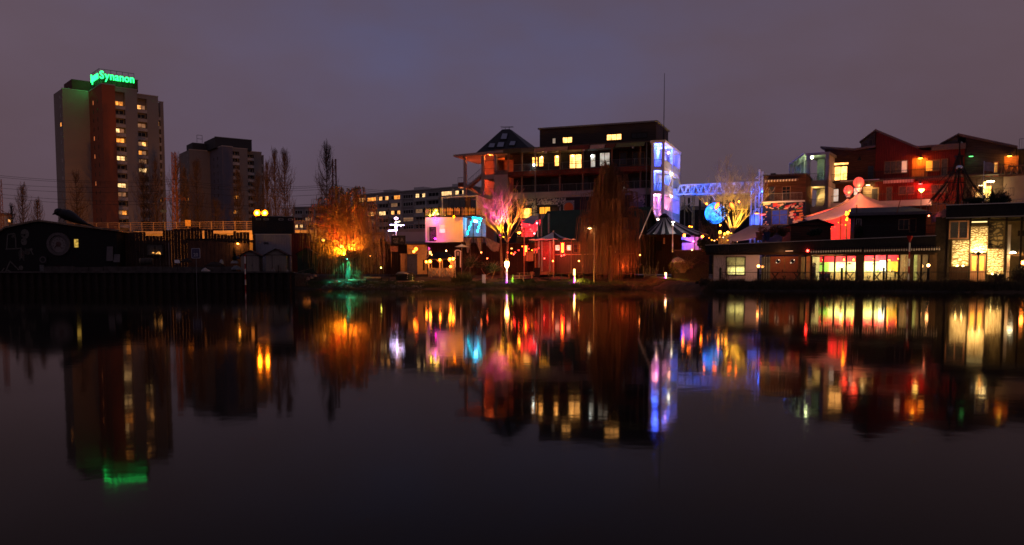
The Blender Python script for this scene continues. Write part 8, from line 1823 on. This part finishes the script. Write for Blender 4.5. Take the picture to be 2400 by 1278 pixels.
def chair(px,w,label,rz=0,group='chairs along the deck'):
    t = deck_thing('chair',px,w,label,'chair',group,rz);b = MB();b.box(-.22,.22,-.22,.22,.44,.48);b.build('seat',M('dark_timber'),t)
    for x in (-.2,.2):
        b = MB();b.bar((x,-.2,0),(x,-.2,.44),.022,n=4);b.build('leg',M('dark_timber'),t);b = MB();b.bar((x,.2,0),(x,.24,.95),.022,n=4);b.build('leg',M('dark_timber'),t)
    b = MB();[b.bar((-.2+.1*i,.235,.5),(-.2+.1*i,.245,.95),.013,n=3) for i in range(5)];b.box(-.21,.21,.22,.25,.9,.98);b.build('backrest',M('dark_timber'),t)
for px,l in ((1928,'cross legged bar table left of the first lit deck lamp'),(1992,'cross legged bar table right of the first lit deck lamp'),(2055,'cross legged bar table before the brightest bay'),(1816,'dim bar table before the rusty porthole doors'),(2110,'table among chairs behind the striped marker pole'),(2157,'small table left of the rightmost deck lamp'),(1868,'long dark table before the right porthole door')): xtable(px,-2.0,l)
for px,l in ((1946,'low stool between the first bar table and the deck lamp'),(2012,'low stool before the wide brown pier'),(1913,'low stool at the left of the first glazed bay'),(1838,'low stool before the rusty doors'),(2036,'low stool left of the brightest bay')): stool(px,-1.9,l)
for i,(px,l,rz) in enumerate(((1910,'chair left of the first bar table',1.4),(1940,'chair right of the first bar table',-1.4),(1978,'chair just right of the lit deck lamp',1.2),(2003,'chair right of the second bar table',-1.3),(2028,'chair right of the wide brown pier',1.5),(2082,'leftmost chair before the yellow panels',1.3),(2093,'middle chair before the yellow panels',-1.2),(2104,'chair left of the table behind the marker pole',.4),(2120,'chair right of the table behind the marker pole',-1.5),(1888,'chair before the golden pilaster',1.0),(2148,'chair at the olive lit doorway',1.5))): chair(px,-1.9,l,rz)
# ---------------------------------------------------------------- glass pavilion at the far right
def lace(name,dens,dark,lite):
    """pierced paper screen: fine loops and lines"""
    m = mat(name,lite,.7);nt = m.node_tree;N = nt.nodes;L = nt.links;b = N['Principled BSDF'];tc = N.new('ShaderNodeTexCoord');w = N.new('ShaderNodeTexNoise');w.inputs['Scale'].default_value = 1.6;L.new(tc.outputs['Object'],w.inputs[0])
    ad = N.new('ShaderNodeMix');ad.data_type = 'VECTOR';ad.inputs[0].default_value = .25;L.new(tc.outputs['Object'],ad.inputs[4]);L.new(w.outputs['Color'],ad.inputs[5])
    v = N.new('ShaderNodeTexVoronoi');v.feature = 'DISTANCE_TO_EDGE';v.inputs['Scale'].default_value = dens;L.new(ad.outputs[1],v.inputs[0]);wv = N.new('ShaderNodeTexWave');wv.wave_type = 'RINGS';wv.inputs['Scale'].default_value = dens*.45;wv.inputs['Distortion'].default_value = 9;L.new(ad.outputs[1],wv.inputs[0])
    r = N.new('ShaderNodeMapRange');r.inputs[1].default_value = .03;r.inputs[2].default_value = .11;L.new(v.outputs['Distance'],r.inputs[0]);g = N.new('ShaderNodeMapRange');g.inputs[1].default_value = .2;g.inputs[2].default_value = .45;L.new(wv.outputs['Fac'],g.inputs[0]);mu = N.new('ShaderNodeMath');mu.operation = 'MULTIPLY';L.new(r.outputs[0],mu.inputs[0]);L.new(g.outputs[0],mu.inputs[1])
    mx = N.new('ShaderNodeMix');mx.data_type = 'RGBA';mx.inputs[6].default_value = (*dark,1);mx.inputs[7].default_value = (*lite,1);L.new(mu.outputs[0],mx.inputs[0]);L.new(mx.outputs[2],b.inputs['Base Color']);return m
def pavilion():
    f = Fac(2190,93,2440,88.5,py=600);t = f.root('glass_pavilion',label='tall dark framed glass pavilion with three glowing lace patterned screens',cat='pavilion');U = f.u;zz = lambda y,px: f.zp(y,U(px));zd = ZD
    xa,xb = U(2196),U(2440)
    b = MB();b.box(U(2214),xb,-1.2,9,zz(509,2300),zz(479,2300));b.build('roof',M('roof_black'),t);b = MB();b.box(U(2214)-.02,xb,-1.3,-1.2,zz(481,2300),zz(479,2300));b.build('roof_trim',M('steel'),t);b = MB();b.box(U(2214),xb,-1.0,-.9,zz(511,2300),zz(509,2300)-.01);b.build('roof_trim',M('steel'),t)
    # angled deck parapet left of the roof with a rail
    b = MB();u0 = U(2178);b.hexa([(u0,3,zz(520,2190)),(U(2214),-1.0,zz(509,2220)),(U(2214),3,zz(509,2220)),(u0,3.4,zz(520,2190))],[(u0,3,zz(501,2190)),(U(2214),-1.0,zz(490,2220)),(U(2214),3,zz(490,2220)),(u0,3.4,zz(501,2190))]);b.build('parapet',mat('parapet_purple',(.10,.06,.07),.7),t)
    rail(t,U(2166),U(2214),2.6,zz(496,2190),zz(474,2190),.3,'grey_metal',.02);rail(t,U(2250),xb,4,zz(480,2300),zz(463,2300),.3,'grey_metal',.02)
    b = MB();b.box(U(2190),U(2222),.1,6,zd,zz(509,2210));b.build('side_wall',mat('wall_umber',(.045,.03,.02),.7,var=.3),t)
    b = MB();b.box(U(2222),xb,4.4,4.6,zd,zz(510,2300));b.build('back_wall',mat('olive_wall',(.20,.16,.08),.8,var=.3,scale=.5),t);b = MB();b.box(U(2222),xb,.1,4.6,zd-.1,zd-.01);b.build('floor',M('timber'),t)
    zt = zz(511,2300)-.02
    for px in (2222.5,2272,2314,2356,2391.5,2430): u = U(px);b = MB();b.box(u-.10,u+.10,-.12,.2,zd,zt);b.build('column',M('dark_timber'),t)
    for a,c in ((2224,2270),(2274,2312),(2316,2354),(2358,2390),(2393,2428)):
        b = MB();b.box(U(a),U(c),-.06,.06,zz(518,a),zz(517,a)+.05);o = b.build('transom',M('dark_timber'),t);b = MB();b.box(U(a),U(c),.0,.02,zz(516.6,a),zt);b.build('pane',mat('blind_olive',(.25,.2,.1),.6),o)
    fr = mat('frame_rose',(.36,.17,.10),.6,var=.15);MATS['frame_rose'] = fr
    win(f,t,2225,2271.5,517.5,561,-.05,GLASS,2,1,'frame_rose',.14)
    b = MB();
    for i in range(7): b.box(U(2240),U(2268),1.2,1.24,zz(555-i*3.2,2250),zz(554-i*3.2,2250))
    b.build('shutter_slats',M('pale_timber'),t)
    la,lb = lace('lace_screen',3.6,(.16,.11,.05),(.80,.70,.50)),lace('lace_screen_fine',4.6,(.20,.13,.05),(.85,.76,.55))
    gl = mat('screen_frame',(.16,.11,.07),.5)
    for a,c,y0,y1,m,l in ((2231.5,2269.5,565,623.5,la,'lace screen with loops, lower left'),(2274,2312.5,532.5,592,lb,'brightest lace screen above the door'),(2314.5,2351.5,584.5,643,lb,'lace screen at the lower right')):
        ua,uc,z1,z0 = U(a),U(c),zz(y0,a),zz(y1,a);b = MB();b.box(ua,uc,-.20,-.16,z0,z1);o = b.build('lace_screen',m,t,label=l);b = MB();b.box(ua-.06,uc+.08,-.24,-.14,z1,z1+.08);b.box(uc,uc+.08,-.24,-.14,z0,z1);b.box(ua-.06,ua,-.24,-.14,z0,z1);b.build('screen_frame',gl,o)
        n = 2
        for i in range(n):
            x = ua+(uc-ua)*(.33+.36*i);b = MB();b.lathe(x,-.62,[(.07,z0-.06),(.09,z0+.02),(.03,z0+.06)],8);b.build('uplight',glow('uplight_warm',(1,.78,.35),14),o)
            lamp((x,-.85,z0+.12),(1,.66,.24),(50,170)[m is lb and a < 2300],o,.06);lamp((x,-1.5,z0+1.3),(1,.66,.26),60 if a < 2300 else 95,o,.2)
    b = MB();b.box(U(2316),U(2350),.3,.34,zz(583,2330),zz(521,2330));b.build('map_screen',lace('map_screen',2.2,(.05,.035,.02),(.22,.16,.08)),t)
    # panelled door with bookshelves glowing behind
    da,dc = U(2275),U(2310);ztp = zz(597,2290)
    for i,(a,c) in enumerate(((da,(da+dc)/2-.02),((da+dc)/2+.02,dc))):
        b = MB();b.box(a,a+.14,-.1,.0,zd,ztp);b.box(c-.14,c,-.1,0,zd,ztp);b.box(a+.14,c-.14,-.1,0,ztp-.16,ztp);b.box(a+.14,c-.14,-.1,0,zd+1.05,zd+1.18);b.box(a+.14,c-.14,-.06,-.02,zd,zd+1.05);o = b.build('door',M('frame_rose'),t);b = MB();b.box(a+.14,c-.14,-.05,-.03,zd+1.18,ztp-.16);b.build('pane',glow('shelf_light',(1,.48,.10),.9,.05,5),o)
    lamp((U(2292),-1.8,zd+1.7),(1,.5,.2),22,t,.3)
    # interior at the right: white glowing pendant, framed panel, bottles
    b = MB();b.lathe(U(2374,592,1),1.0,[(.3,zz(593.5,2374)),(.26,zz(591,2374)),(.1,zz(589,2374))],12);b.build('pendant_lamp',glow('pendant_cream',(1,.85,.5),14),t);lamp((U(2374,592,1),1.0,zz(596,2374)),(1,.6,.2),35,t,.2)
    b = MB();b.box(U(2362,560,1.5),U(2369,560,1.5),1.5,1.8,zd,zz(525,2365));b.build('inner_column',M('canvas_cream'),t);b = MB();b.box(U(2384),U(2412),.4,.44,zz(553,2390),zz(540,2390));b.build('wall_frame',M('dark_timber'),t)
    b = MB();b.box(U(2358),U(2428),2.2,2.7,zz(598,2390),zz(596,2390));b.build('shelf',M('timber'),t)
    for i in range(14): u = U(2359)+i*.2;b = MB();b.lathe(u,2.3,[(.06,zz(596,2390)),(.07,zz(592,2390)),(.03,zz(589,2390))],7);b.build('glass_jar',M('lit_plaster'),t)
    lamp((U(2380),1.6,zz(606,2380)),(1,.55,.18),50,t,.3);lamp((U(2245),2.5,zz(530,2245)),(1,.7,.3),28,t,.3);lamp((U(2330),2.2,zz(520,2330)),(1,.7,.3),18,t,.3)
    b = MB();b.box(U(2274),U(2311),.5,.6,zz(520,2290)-.05,zz(518.5,2290));b.build('ceiling_strip',glow('ceil_strip',(1,.75,.3),1.8),t)
    b = MB();b.box(U(2314),U(2392),-.04,.04,zz(597,2356)-.03,zz(597,2356)+.03);b.build('mid_rail',M('black_metal'),t)
    b = MB();b.box(U(2224),U(2271),-.08,.0,zd,zz(625,2245));b.build('sill_wall',M('dark_board'),t)
    t2 = deck_thing('deck_lamp',2291,-3.2,'unlit black lantern post before the pavilion door','lamp','lamp posts along the deck railing');b = MB();b.cyl(0,0,-.2,3.0,.06,n=8);b.lathe(0,0,[(.05,2.7),(.28,3.0),(.05,3.12)],8);b.build('post',M('black_metal'),t2)
    p = at(2398,616,90);t3 = thing('deck_lamp','glaring orange lamp on the deck at the right edge of the photo','lamp',None,tuple(p));b = MB();b.ball(0,0,0,.22,12,8);b.build('globe',glow('edge_globe',(1,.28,.04),26),t3,smooth=True);b = MB();b.cyl(0,0,ZD-p.z,-.2,.06,n=6);b.build('post',M('black_metal'),t3);lamp((-.1,-.3,0),(1,.42,.12),240,t3,.2)
    p = at(2165,506,99);t4 = thing('edge_light','small red glowing lamp at the corner of the upper deck parapet','lamp',None,tuple(at(2177,506,94.5)));b = MB();b.ball(0,0,0,.1,8,6);b.build('bulb',glow('corner_red',(1,.25,.12),7),t4);lamp((.2,-.4,.1),(1,.15,.1),30,t4,.1)
pavilion()
# ---------------------------------------------------------------- roof hut and garden on the restaurant
def roofhut():
    f = Fac(2003,101,2172,99,py=530);t = f.root('roof_cabin',label='long dark cabin with a grey felt roof standing on the restaurant roof',cat='cabin');X = f.u(2168);z0,z1 = f.zp(553,0),f.zp(507,0)
    b = MB();b.box(0,X,0,4,z0-.8,z1);b.build('wall',mat('cabin_umber',(.03,.02,.018),.7,var=.3),t);o = .9
    b = MB();b.hexa([(-.9,-.8,z1),(X+.5,-.8,z1+.05),(X+.1,4.6,z1+.05),(-.1,4.6,z1)],[(-.7,-.6,z1+.35),(X+.2,-.7,z1+.4),(X-1.2,3.5,f.zp(484,X,3.5)),(0,3.5,f.zp(488,0,3.5))]);b.build('roof',mat('felt_grey',(.085,.08,.095),.9,var=.2),t)
    win(f,t,2106,2131,514,539,-.01,DARKGLASS,2,1,'pale_timber',.07);win(f,t,2131.5,2148,512,545,-.01,M('cabin_umber'),1,1,'timber',.07,name='door');win(f,t,2007,2019,513,545,-.01,DARKGLASS,2,1,'grey_white',.07)
    rail(t,f.u(2019),X+1,-1.6,z0,z0+1.05,.2,'black_metal',.012)
    p = at(2036,505,99.5);b = MB();b.cyl(0,0,0,1.6,.06,n=6);q = b.build('stove_pipe',M('black_metal'),None);q.location = (p.x-1,100.5,p.z-.3);tag(q,'dark stove pipe rising behind the left end of the roof cabin','pipe')
roofhut()
def potlamp():
    p = at(1781,556,101.5);z = p.z;t = thing('patio_heater','orange lit post with two lamp shades standing on the restaurant roof edge','lamp post',None,(p.x,101.5,z));Z = lambda y: at(1781,y,101.5).z-z;b = MB();b.cyl(0,0,0,Z(486),.075,n=8);b.bar((-.35,0,Z(487)),(.4,0,Z(487)),.04);b.build('post',M('timber'),t)
    for x,y,c,s in ((-.42,500,(1,.35,.05),'a'),(.32,502.5,(1,.08,.08),'b')): b = MB();b.lathe(x,0,[(.28,Z(y)),(.22,Z(y)+.1),(.06,Z(y)+.3)],12);b.build('shade',M('grey_metal'),t);b = MB();b.lathe(x,0,[(.24,Z(y)-.06),(.26,Z(y)-.004)],12);b.build('bulb',glow('shade_'+s,c,5),t);lamp((x,-.1,Z(y)-.25),c,45,t,.12)
    for px,m,l in ((1779,mat('terracotta',(.35,.12,.05),.8),'terracotta pot at the foot of the orange lit post'),(1797,mat('pot_blue',(.03,.05,.14),.6),'dark blue pot right of the terracotta pot')):
        q = at(px,564,101.2);b = MB();b.lathe(0,0,[(.30,0),(.40,.85),(.43,.9),(.43,.98)],14);tag(b.build('plant_pot',m,None,loc=tuple(q)),l,'plant pot')
potlamp()
def leafbush(px,py,D,wpx,hpx,label,m='bush_leaf',n=1100,sz=.09,cat='bush',group=None,stems=True):
    a = at(px,py,D);w,h = wpx*mpp(D)/2,hpx*mpp(D);t = thing('bush',label,cat,group,(a.x,D,a.z));k = 7;cs = [(random.gauss(0,.5)*w*.7,random.gauss(0,.4)*w*.4,h*random.uniform(.25,.72),random.uniform(.3,.5)) for _ in range(k)];C = []
    for x,y,z,r in cs: q = rng.normal(0,1,(n//k,3));q /= np.linalg.norm(q,axis=1)[:,None];q *= (rng.uniform(.3,1.08,n//k)**.5)[:,None];C.append(np.array([x,y,z])+q*np.array([w*r*1.2,w*r*.8,h*r*.75]))
    C = np.concatenate(C);C[:,2] = np.maximum(C[:,2],.02);leaves('foliage',C,sz*rng.uniform(.6,1.3,len(C)),M(m),t)
    if stems:
        s = Tree()
        for i in range(46): e = (random.gauss(0,.6)*w,random.gauss(0,.4)*w*.5,h*random.uniform(.7,1.3));mid = (e[0]*.4,e[1]*.4,e[2]*.5);s.add((e[0]*.1,0,0),mid,.018,.014);s.add(mid,e,.014,.006)
        s.out('stems',M('twig'),t)
    return t
gardens = ((1806,556,103.5,46,26,'amber lit shrub right of the two roof pots','bush_leaf'),(1835,556,104,30,22,'low shrub on the restaurant roof before the blue door','bush_leaf'),(1905,553,102.6,34,17,'dark shrub before the small gabled roof hut','conifer'),
    (2010,553,100.4,20,26,'dark shrub at the left end of the roof cabin','conifer'),(2290,479,92,50,17,'low dark hedge at the left of the pavilion roof','conifer'),(2352,480,92.5,52,30,'rounded dark bush on the right of the pavilion roof','conifer'),(1648,590,112,30,32,'dark shrub behind the right edge of the striped tent','conifer'),(1650,545,120,44,34,'dark bush below the glowing sphere','conifer'))
for x in gardens: leafbush(*x)
conifer(2325,446,480,93,16,'dark conifer standing on the pavilion roof',900)
b = MB();p = at(1998,556,100);b.lathe(0,0,[(.34,0),(.42,.8),(.3,1.25)],10);tag(b.build('covered_barrel',M('black_paint'),loc=(p.x,100,p.z-.2)),'dark covered barrel on the roof before the red wall','barrel') if False else None
def ropemast():
    D = 108;a = at(2244,480,D);t = thing('rope_mast','dark timber mast hung with flaring ropes like a ship wreck on the roof','mast',None,(a.x,D,a.z));Z = lambda y: at(2244,y,D).z-a.z;X = lambda px: (px-2244)*mpp(D)
    b = MB();b.cyl(0,0,-3,Z(330),.16,.08,8);b.bar((X(2236),0,Z(335)),(X(2248),0,Z(332)),.06,n=5);b.build('mast',M('dark_timber'),t)
    b = MB();b.lathe(0,0,[(.55,Z(368)),(.5,Z(365))],10);b.build('top_platform',M('dark_timber'),t);b = MB();b.bar((X(2212),0,Z(428)),(X(2262),0,Z(428)),.06,n=5);b.bar((X(2218),0,Z(404)),(X(2256),0,Z(404)),.06,n=5);b.build('yard',M('dark_timber'),t);r = Tree()
    for i in range(34):
        az = 2*pi*i/34;x1 = X(2244+62*math.cos(az));y1 = 3.0*math.sin(az);z1 = Z(472+random.uniform(-10,6));prev = (.35*math.cos(az),.35*math.sin(az),Z(366)) if i % 4 else (0,0,Z(340));s0 = prev;k = 9
        if random.random() < .35: z1 = Z(random.uniform(415,450));x1 *= .8
        for j in range(1,k+1): q = j/k;c = (s0[0]+(x1-s0[0])*(q**1.9),s0[1]+(y1-s0[1])*(q**1.9),s0[2]+(z1-s0[2])*q);r.add(prev,c,.035,.035);prev = c
    r.out('ropes',M('dark_timber'),t,4);s = Tree()
    for i in range(60): x = random.uniform(X(2205),X(2325));y = random.uniform(-1.5,1.5);s.add((x,y,Z(478)),(x+random.gauss(0,.9),y,Z(478)+random.uniform(.8,3.2)),.04,.03)
    s.out('poles',M('dark_timber'),t,4)
    o = at(2249,394,107);q = thing('mirror_ball','small mirrored ball shining among the mast ropes','ball',None,tuple(o));b = MB();b.ball(0,0,0,.42,14,10,.85);b.build('ball',mat('mirror',(.8,.8,.85),.08,1,var=.1,scale=6),q);lamp((-.5,-.9,.5),(.9,.7,1),14,q,.05)
    f = at(2303,475,104);g = thing('flag','pale pink flag on a slim pole at the right of the rope mast','flag',None,tuple(f));H = at(2303,378,104).z-f.z;b = MB();b.cyl(0,0,0,H,.04,n=6);b.build('pole',M('white_paint'),g);b = MB();b.grid(lambda u,v: (.04+1.25*u,.12*math.sin(u*7),H-.08-1.05*v-.25*u*u),10,5);b.build('cloth',mat('flag_pink',(.55,.40,.40),.8),g,smooth=True)
    h = at(2158,496,100);g = thing('garden_torch','glowing yellow bowl lamp on a post behind the roof cabin','lamp',None,tuple(h));zz = at(2158,452,100).z-h.z;b = MB();b.cyl(0,0,-1,zz,.05,n=6);b.build('post',M('grey_metal'),g);b = MB();b.lathe(0,0,[(.04,zz),(.32,zz+.30),(.34,zz+.4),(.2,zz+.46)],10);b.build('bowl',glow('bowl_yellow',(1,.68,.15),7),g);lamp((0,-.5,zz+.3),(1,.6,.2),45,g,.2)
    tg = at(2036,478,118);
    b = MB();b.path([tuple(at(2102,500,99)),tuple(at(2110,470,99))],.05);tag(b.build('slanted_pole',M('rust')),'slanted rusty pole rising behind the roof cabin','pole')
ropemast()
twig_tree = fan_tree(1672,106,600,520,26,'slender bare sapling between the striped tent and the restaurant',585,'twig',n0=7,levels=4,r0=.05,up=.8,ratio=.72)
twig_bush(1700,650,97.5,1.0,4.6,26,'tall bare sapling before the white restaurant wall','twig',lean=.45)
# ---------------------------------------------------------------- shore planting
def shore_bushes():
    for i,(px,D,w,h,l) in enumerate(((1655,96.5,40,34,'leafless reddish shrub at the bank corner left of the restaurant deck'),(1698,94.6,44,34,'bush below the left end of the deck railing'),(1738,94.2,50,32,'rounded dark bush below the restaurant window'),(1782,93.8,44,30,'bush below the round glowing deck lamp'),(1828,93.2,52,30,'bush below the porthole doors'),
        (1874,92.6,48,34,'tall tan bush below the golden pilaster'),(1925,92.0,50,22,'low bush below the first bar table'),(1975,91.4,52,24,'low bush below the lit deck lamp'),(2022,90.8,50,26,'bush below the wide brown pier'),(2070,90.2,50,22,'low bush below the unlit deck post'),
        (2118,89.6,48,24,'bush left of the tall striped marker pole'),(2170,88.8,54,26,'bush below the rightmost restaurant bay'),(2225,88.2,56,28,'dark bush below the lower left lace screen'),(2280,87.6,54,28,'dark bush below the pavilion door'),(2335,87.0,58,48,'tall reddish bush before the lower right lace screen'),(2385,86.6,60,62,'tallest reddish bush before the orange lamp at the right edge'))):
        leafbush(px,684 if px < 2300 else 682,D,w,h,l,'bush_leaf',1300,.075,group='bushes along the restaurant bank')
    for i,(px,w,h,l) in enumerate(((930,70,10,'low dark scrub at the waterline below the black hull'),(1090,80,13,'dark scrub at the waterline below the gazebo'),(1240,90,14,'dark scrub at the waterline below the torch lamp'),(1390,90,15,'dark scrub at the waterline below the street lamp'),(1470,60,18,'rounded scrub at the waterline below the barn'),(1545,60,17,'scrub at the waterline below the timber steps'),(1620,44,16,'reddish scrub at the waterline left of the restaurant'))):
        leafbush(px,683,107.6,w,h,l,'bush_leaf',1400,.07,'scrub','scrub along the middle bank')
    leafbush(1600,640,112.2,70,34,'russet bush right of the timber steps','bush_leaf',1500,.09);leafbush(1150,640,112.6,50,24,'dark bush behind the white bollard','conifer',900);leafbush(1105,628,114,46,26,'dark bush under the cream parasol','conifer',900);leafbush(1475,640,113,44,26,'dark bush left of the timber steps','bush_leaf',1000)
shore_bushes()
grass_patch('bank_grass',[(-26+i*2.3,110.4,2.0,.8) for i in range(22)]+[(-24+i*3.1,108.6,2.3,.8) for i in range(15)],1500,.22,'grass','rough grass growing over the sloping river bank')
grass_patch('path_grass',[(at(px,650,111).x,110.9+.4*(i % 2),1.4,1) for i,px in enumerate((1200,1230,1356,1366,1540,1575,1590))],1100,.38,'grass','longer tufts of grass catching yellow lamp light',w=.022)
grass_patch('bank_reeds',[(22.5+i*1.55,shore(22.5+i*1.55)+1.3,1.5,1) for i in range(19)],900,.75,'bush_leaf','dry reeds and scrub filling the bank below the restaurant deck','reeds',.022,.3)
# small stones on the teal lit bank
C = [];V = [];Fq = []
for i in range(1500):
    x,y = random.uniform(at(760,650,109).x,at(990,650,109).x),random.uniform(107.6,112);r = random.uniform(.03,.10);z = G(x,y);k = len(V)
    V += [(x-r,y-r*.6,z-.02),(x+r,y-r*.5,z-.02),(x+r*.8,y+r,z-.02),(x-r*.7,y+r,z-.02),(x-r*.5,y-r*.3,z+r*.7),(x+r*.5,y-r*.3,z+r*.6),(x+r*.4,y+r*.5,z+r*.7),(x-r*.4,y+r*.5,z+r*.6)]
    Fq += [(k+4,k+5,k+6,k+7),(k,k+1,k+5,k+4),(k+1,k+2,k+6,k+5),(k+2,k+3,k+7,k+6),(k+3,k,k+4,k+7)]
raw_mesh('gravel',V,Fq,mat('gravel_stone',(.30,.27,.24),.85,var=.3,scale=3),label='scattered stones and leaves covering the bank around the teal lit willow trunk',cat='gravel',kind='stuff')

# ---------------------------------------------------------------- festoon strings and small garden lights, added at approximate positions
def festoon(pts,n,cols,label,r=.075):
    A = [at(*p) for p in pts];t = thing('festoon_string',label,'string lights','strings of small bulbs',tuple(A[0]));P = [];m_ = len(A)-1
    for i in range(n+1): x = i/n*m_;k = min(m_-1,int(x));q = x-k;p = A[k].lerp(A[k+1],q)-A[0];p.z -= .55*4*q*(1-q);P.append(p)
    b = MB();b.path([tuple(p) for p in P],.014,3);b.build('cable',M('black_metal'),t)
    for i,p in enumerate(P): c = cols[i % len(cols)];b = MB();b.ball(p.x,p.y,p.z-.1,r*random.uniform(.7,1.2),8,5);b.build('bulb',glow('string_%s' % c,{'o': (1,.22,.01),'r': (1,.03,.02),'w': (1,.5,.2),'m': (1,.03,.4),'g': (.3,1,.05)}[c],12),t)
    for k in range(m_+1): q = A[k]-A[0];lamp((q.x,q.y-.3,q.z-.4),(1,.25,.05),26,t,.3)
festoon([(1190,590,113),(1228,570,117),(1262,580,117)],9,'ror','string of red bulbs around the foot of the red terrace')
festoon([(1662,556,118),(1690,550,119),(1740,560,112)],9,'oow','string of bulbs below the golden tree')
festoon([(1930,530,112),(1965,520,114),(1999,512,115)],8,'or','string of bulbs under the left of the big sail tent')
for i,(px,py,D,c,l) in enumerate(((1012,598,116,(1,.4,.1),'small wall light in the dark bar front above the gazebo'),(1046,588,119,(1,.5,.2),'tiny light on the dark bar front left of the cream parasol'),(1128,592,116,(1,.2,.05),'small orange light between parasol and pollarded tree'),(1142,606,115,(1,.1,.03),'small red light low left of the pollarded tree'),(1204,596,115,(1,.06,.04),'small red light right of the pollarded tree trunk'),
    (1276,606,114.5,(1,.05,.04),'small red light low by the red columns'),(1296,612,113.5,(1,.3,.05),'orange light near the dark picnic table'),(1357,612,113,(1,.4,.08),'amber light on the table behind the street lamp'),(1500,598,113.5,(1,.25,.05),'small orange light above the timber steps'),(1622,586,112,(1,.4,.1),'small amber light on the dark terrace wall'),(868,600,113,(1,.4,.05),'small orange light inside the right of the lit willow'),(893,628,111,(.8,.8,.1),'small yellow green light on the bank right of the willow'))):
    lampthing('garden_light',px,py,D,l,c,40,glow('garden_light_%d' % i,c,14),.09)
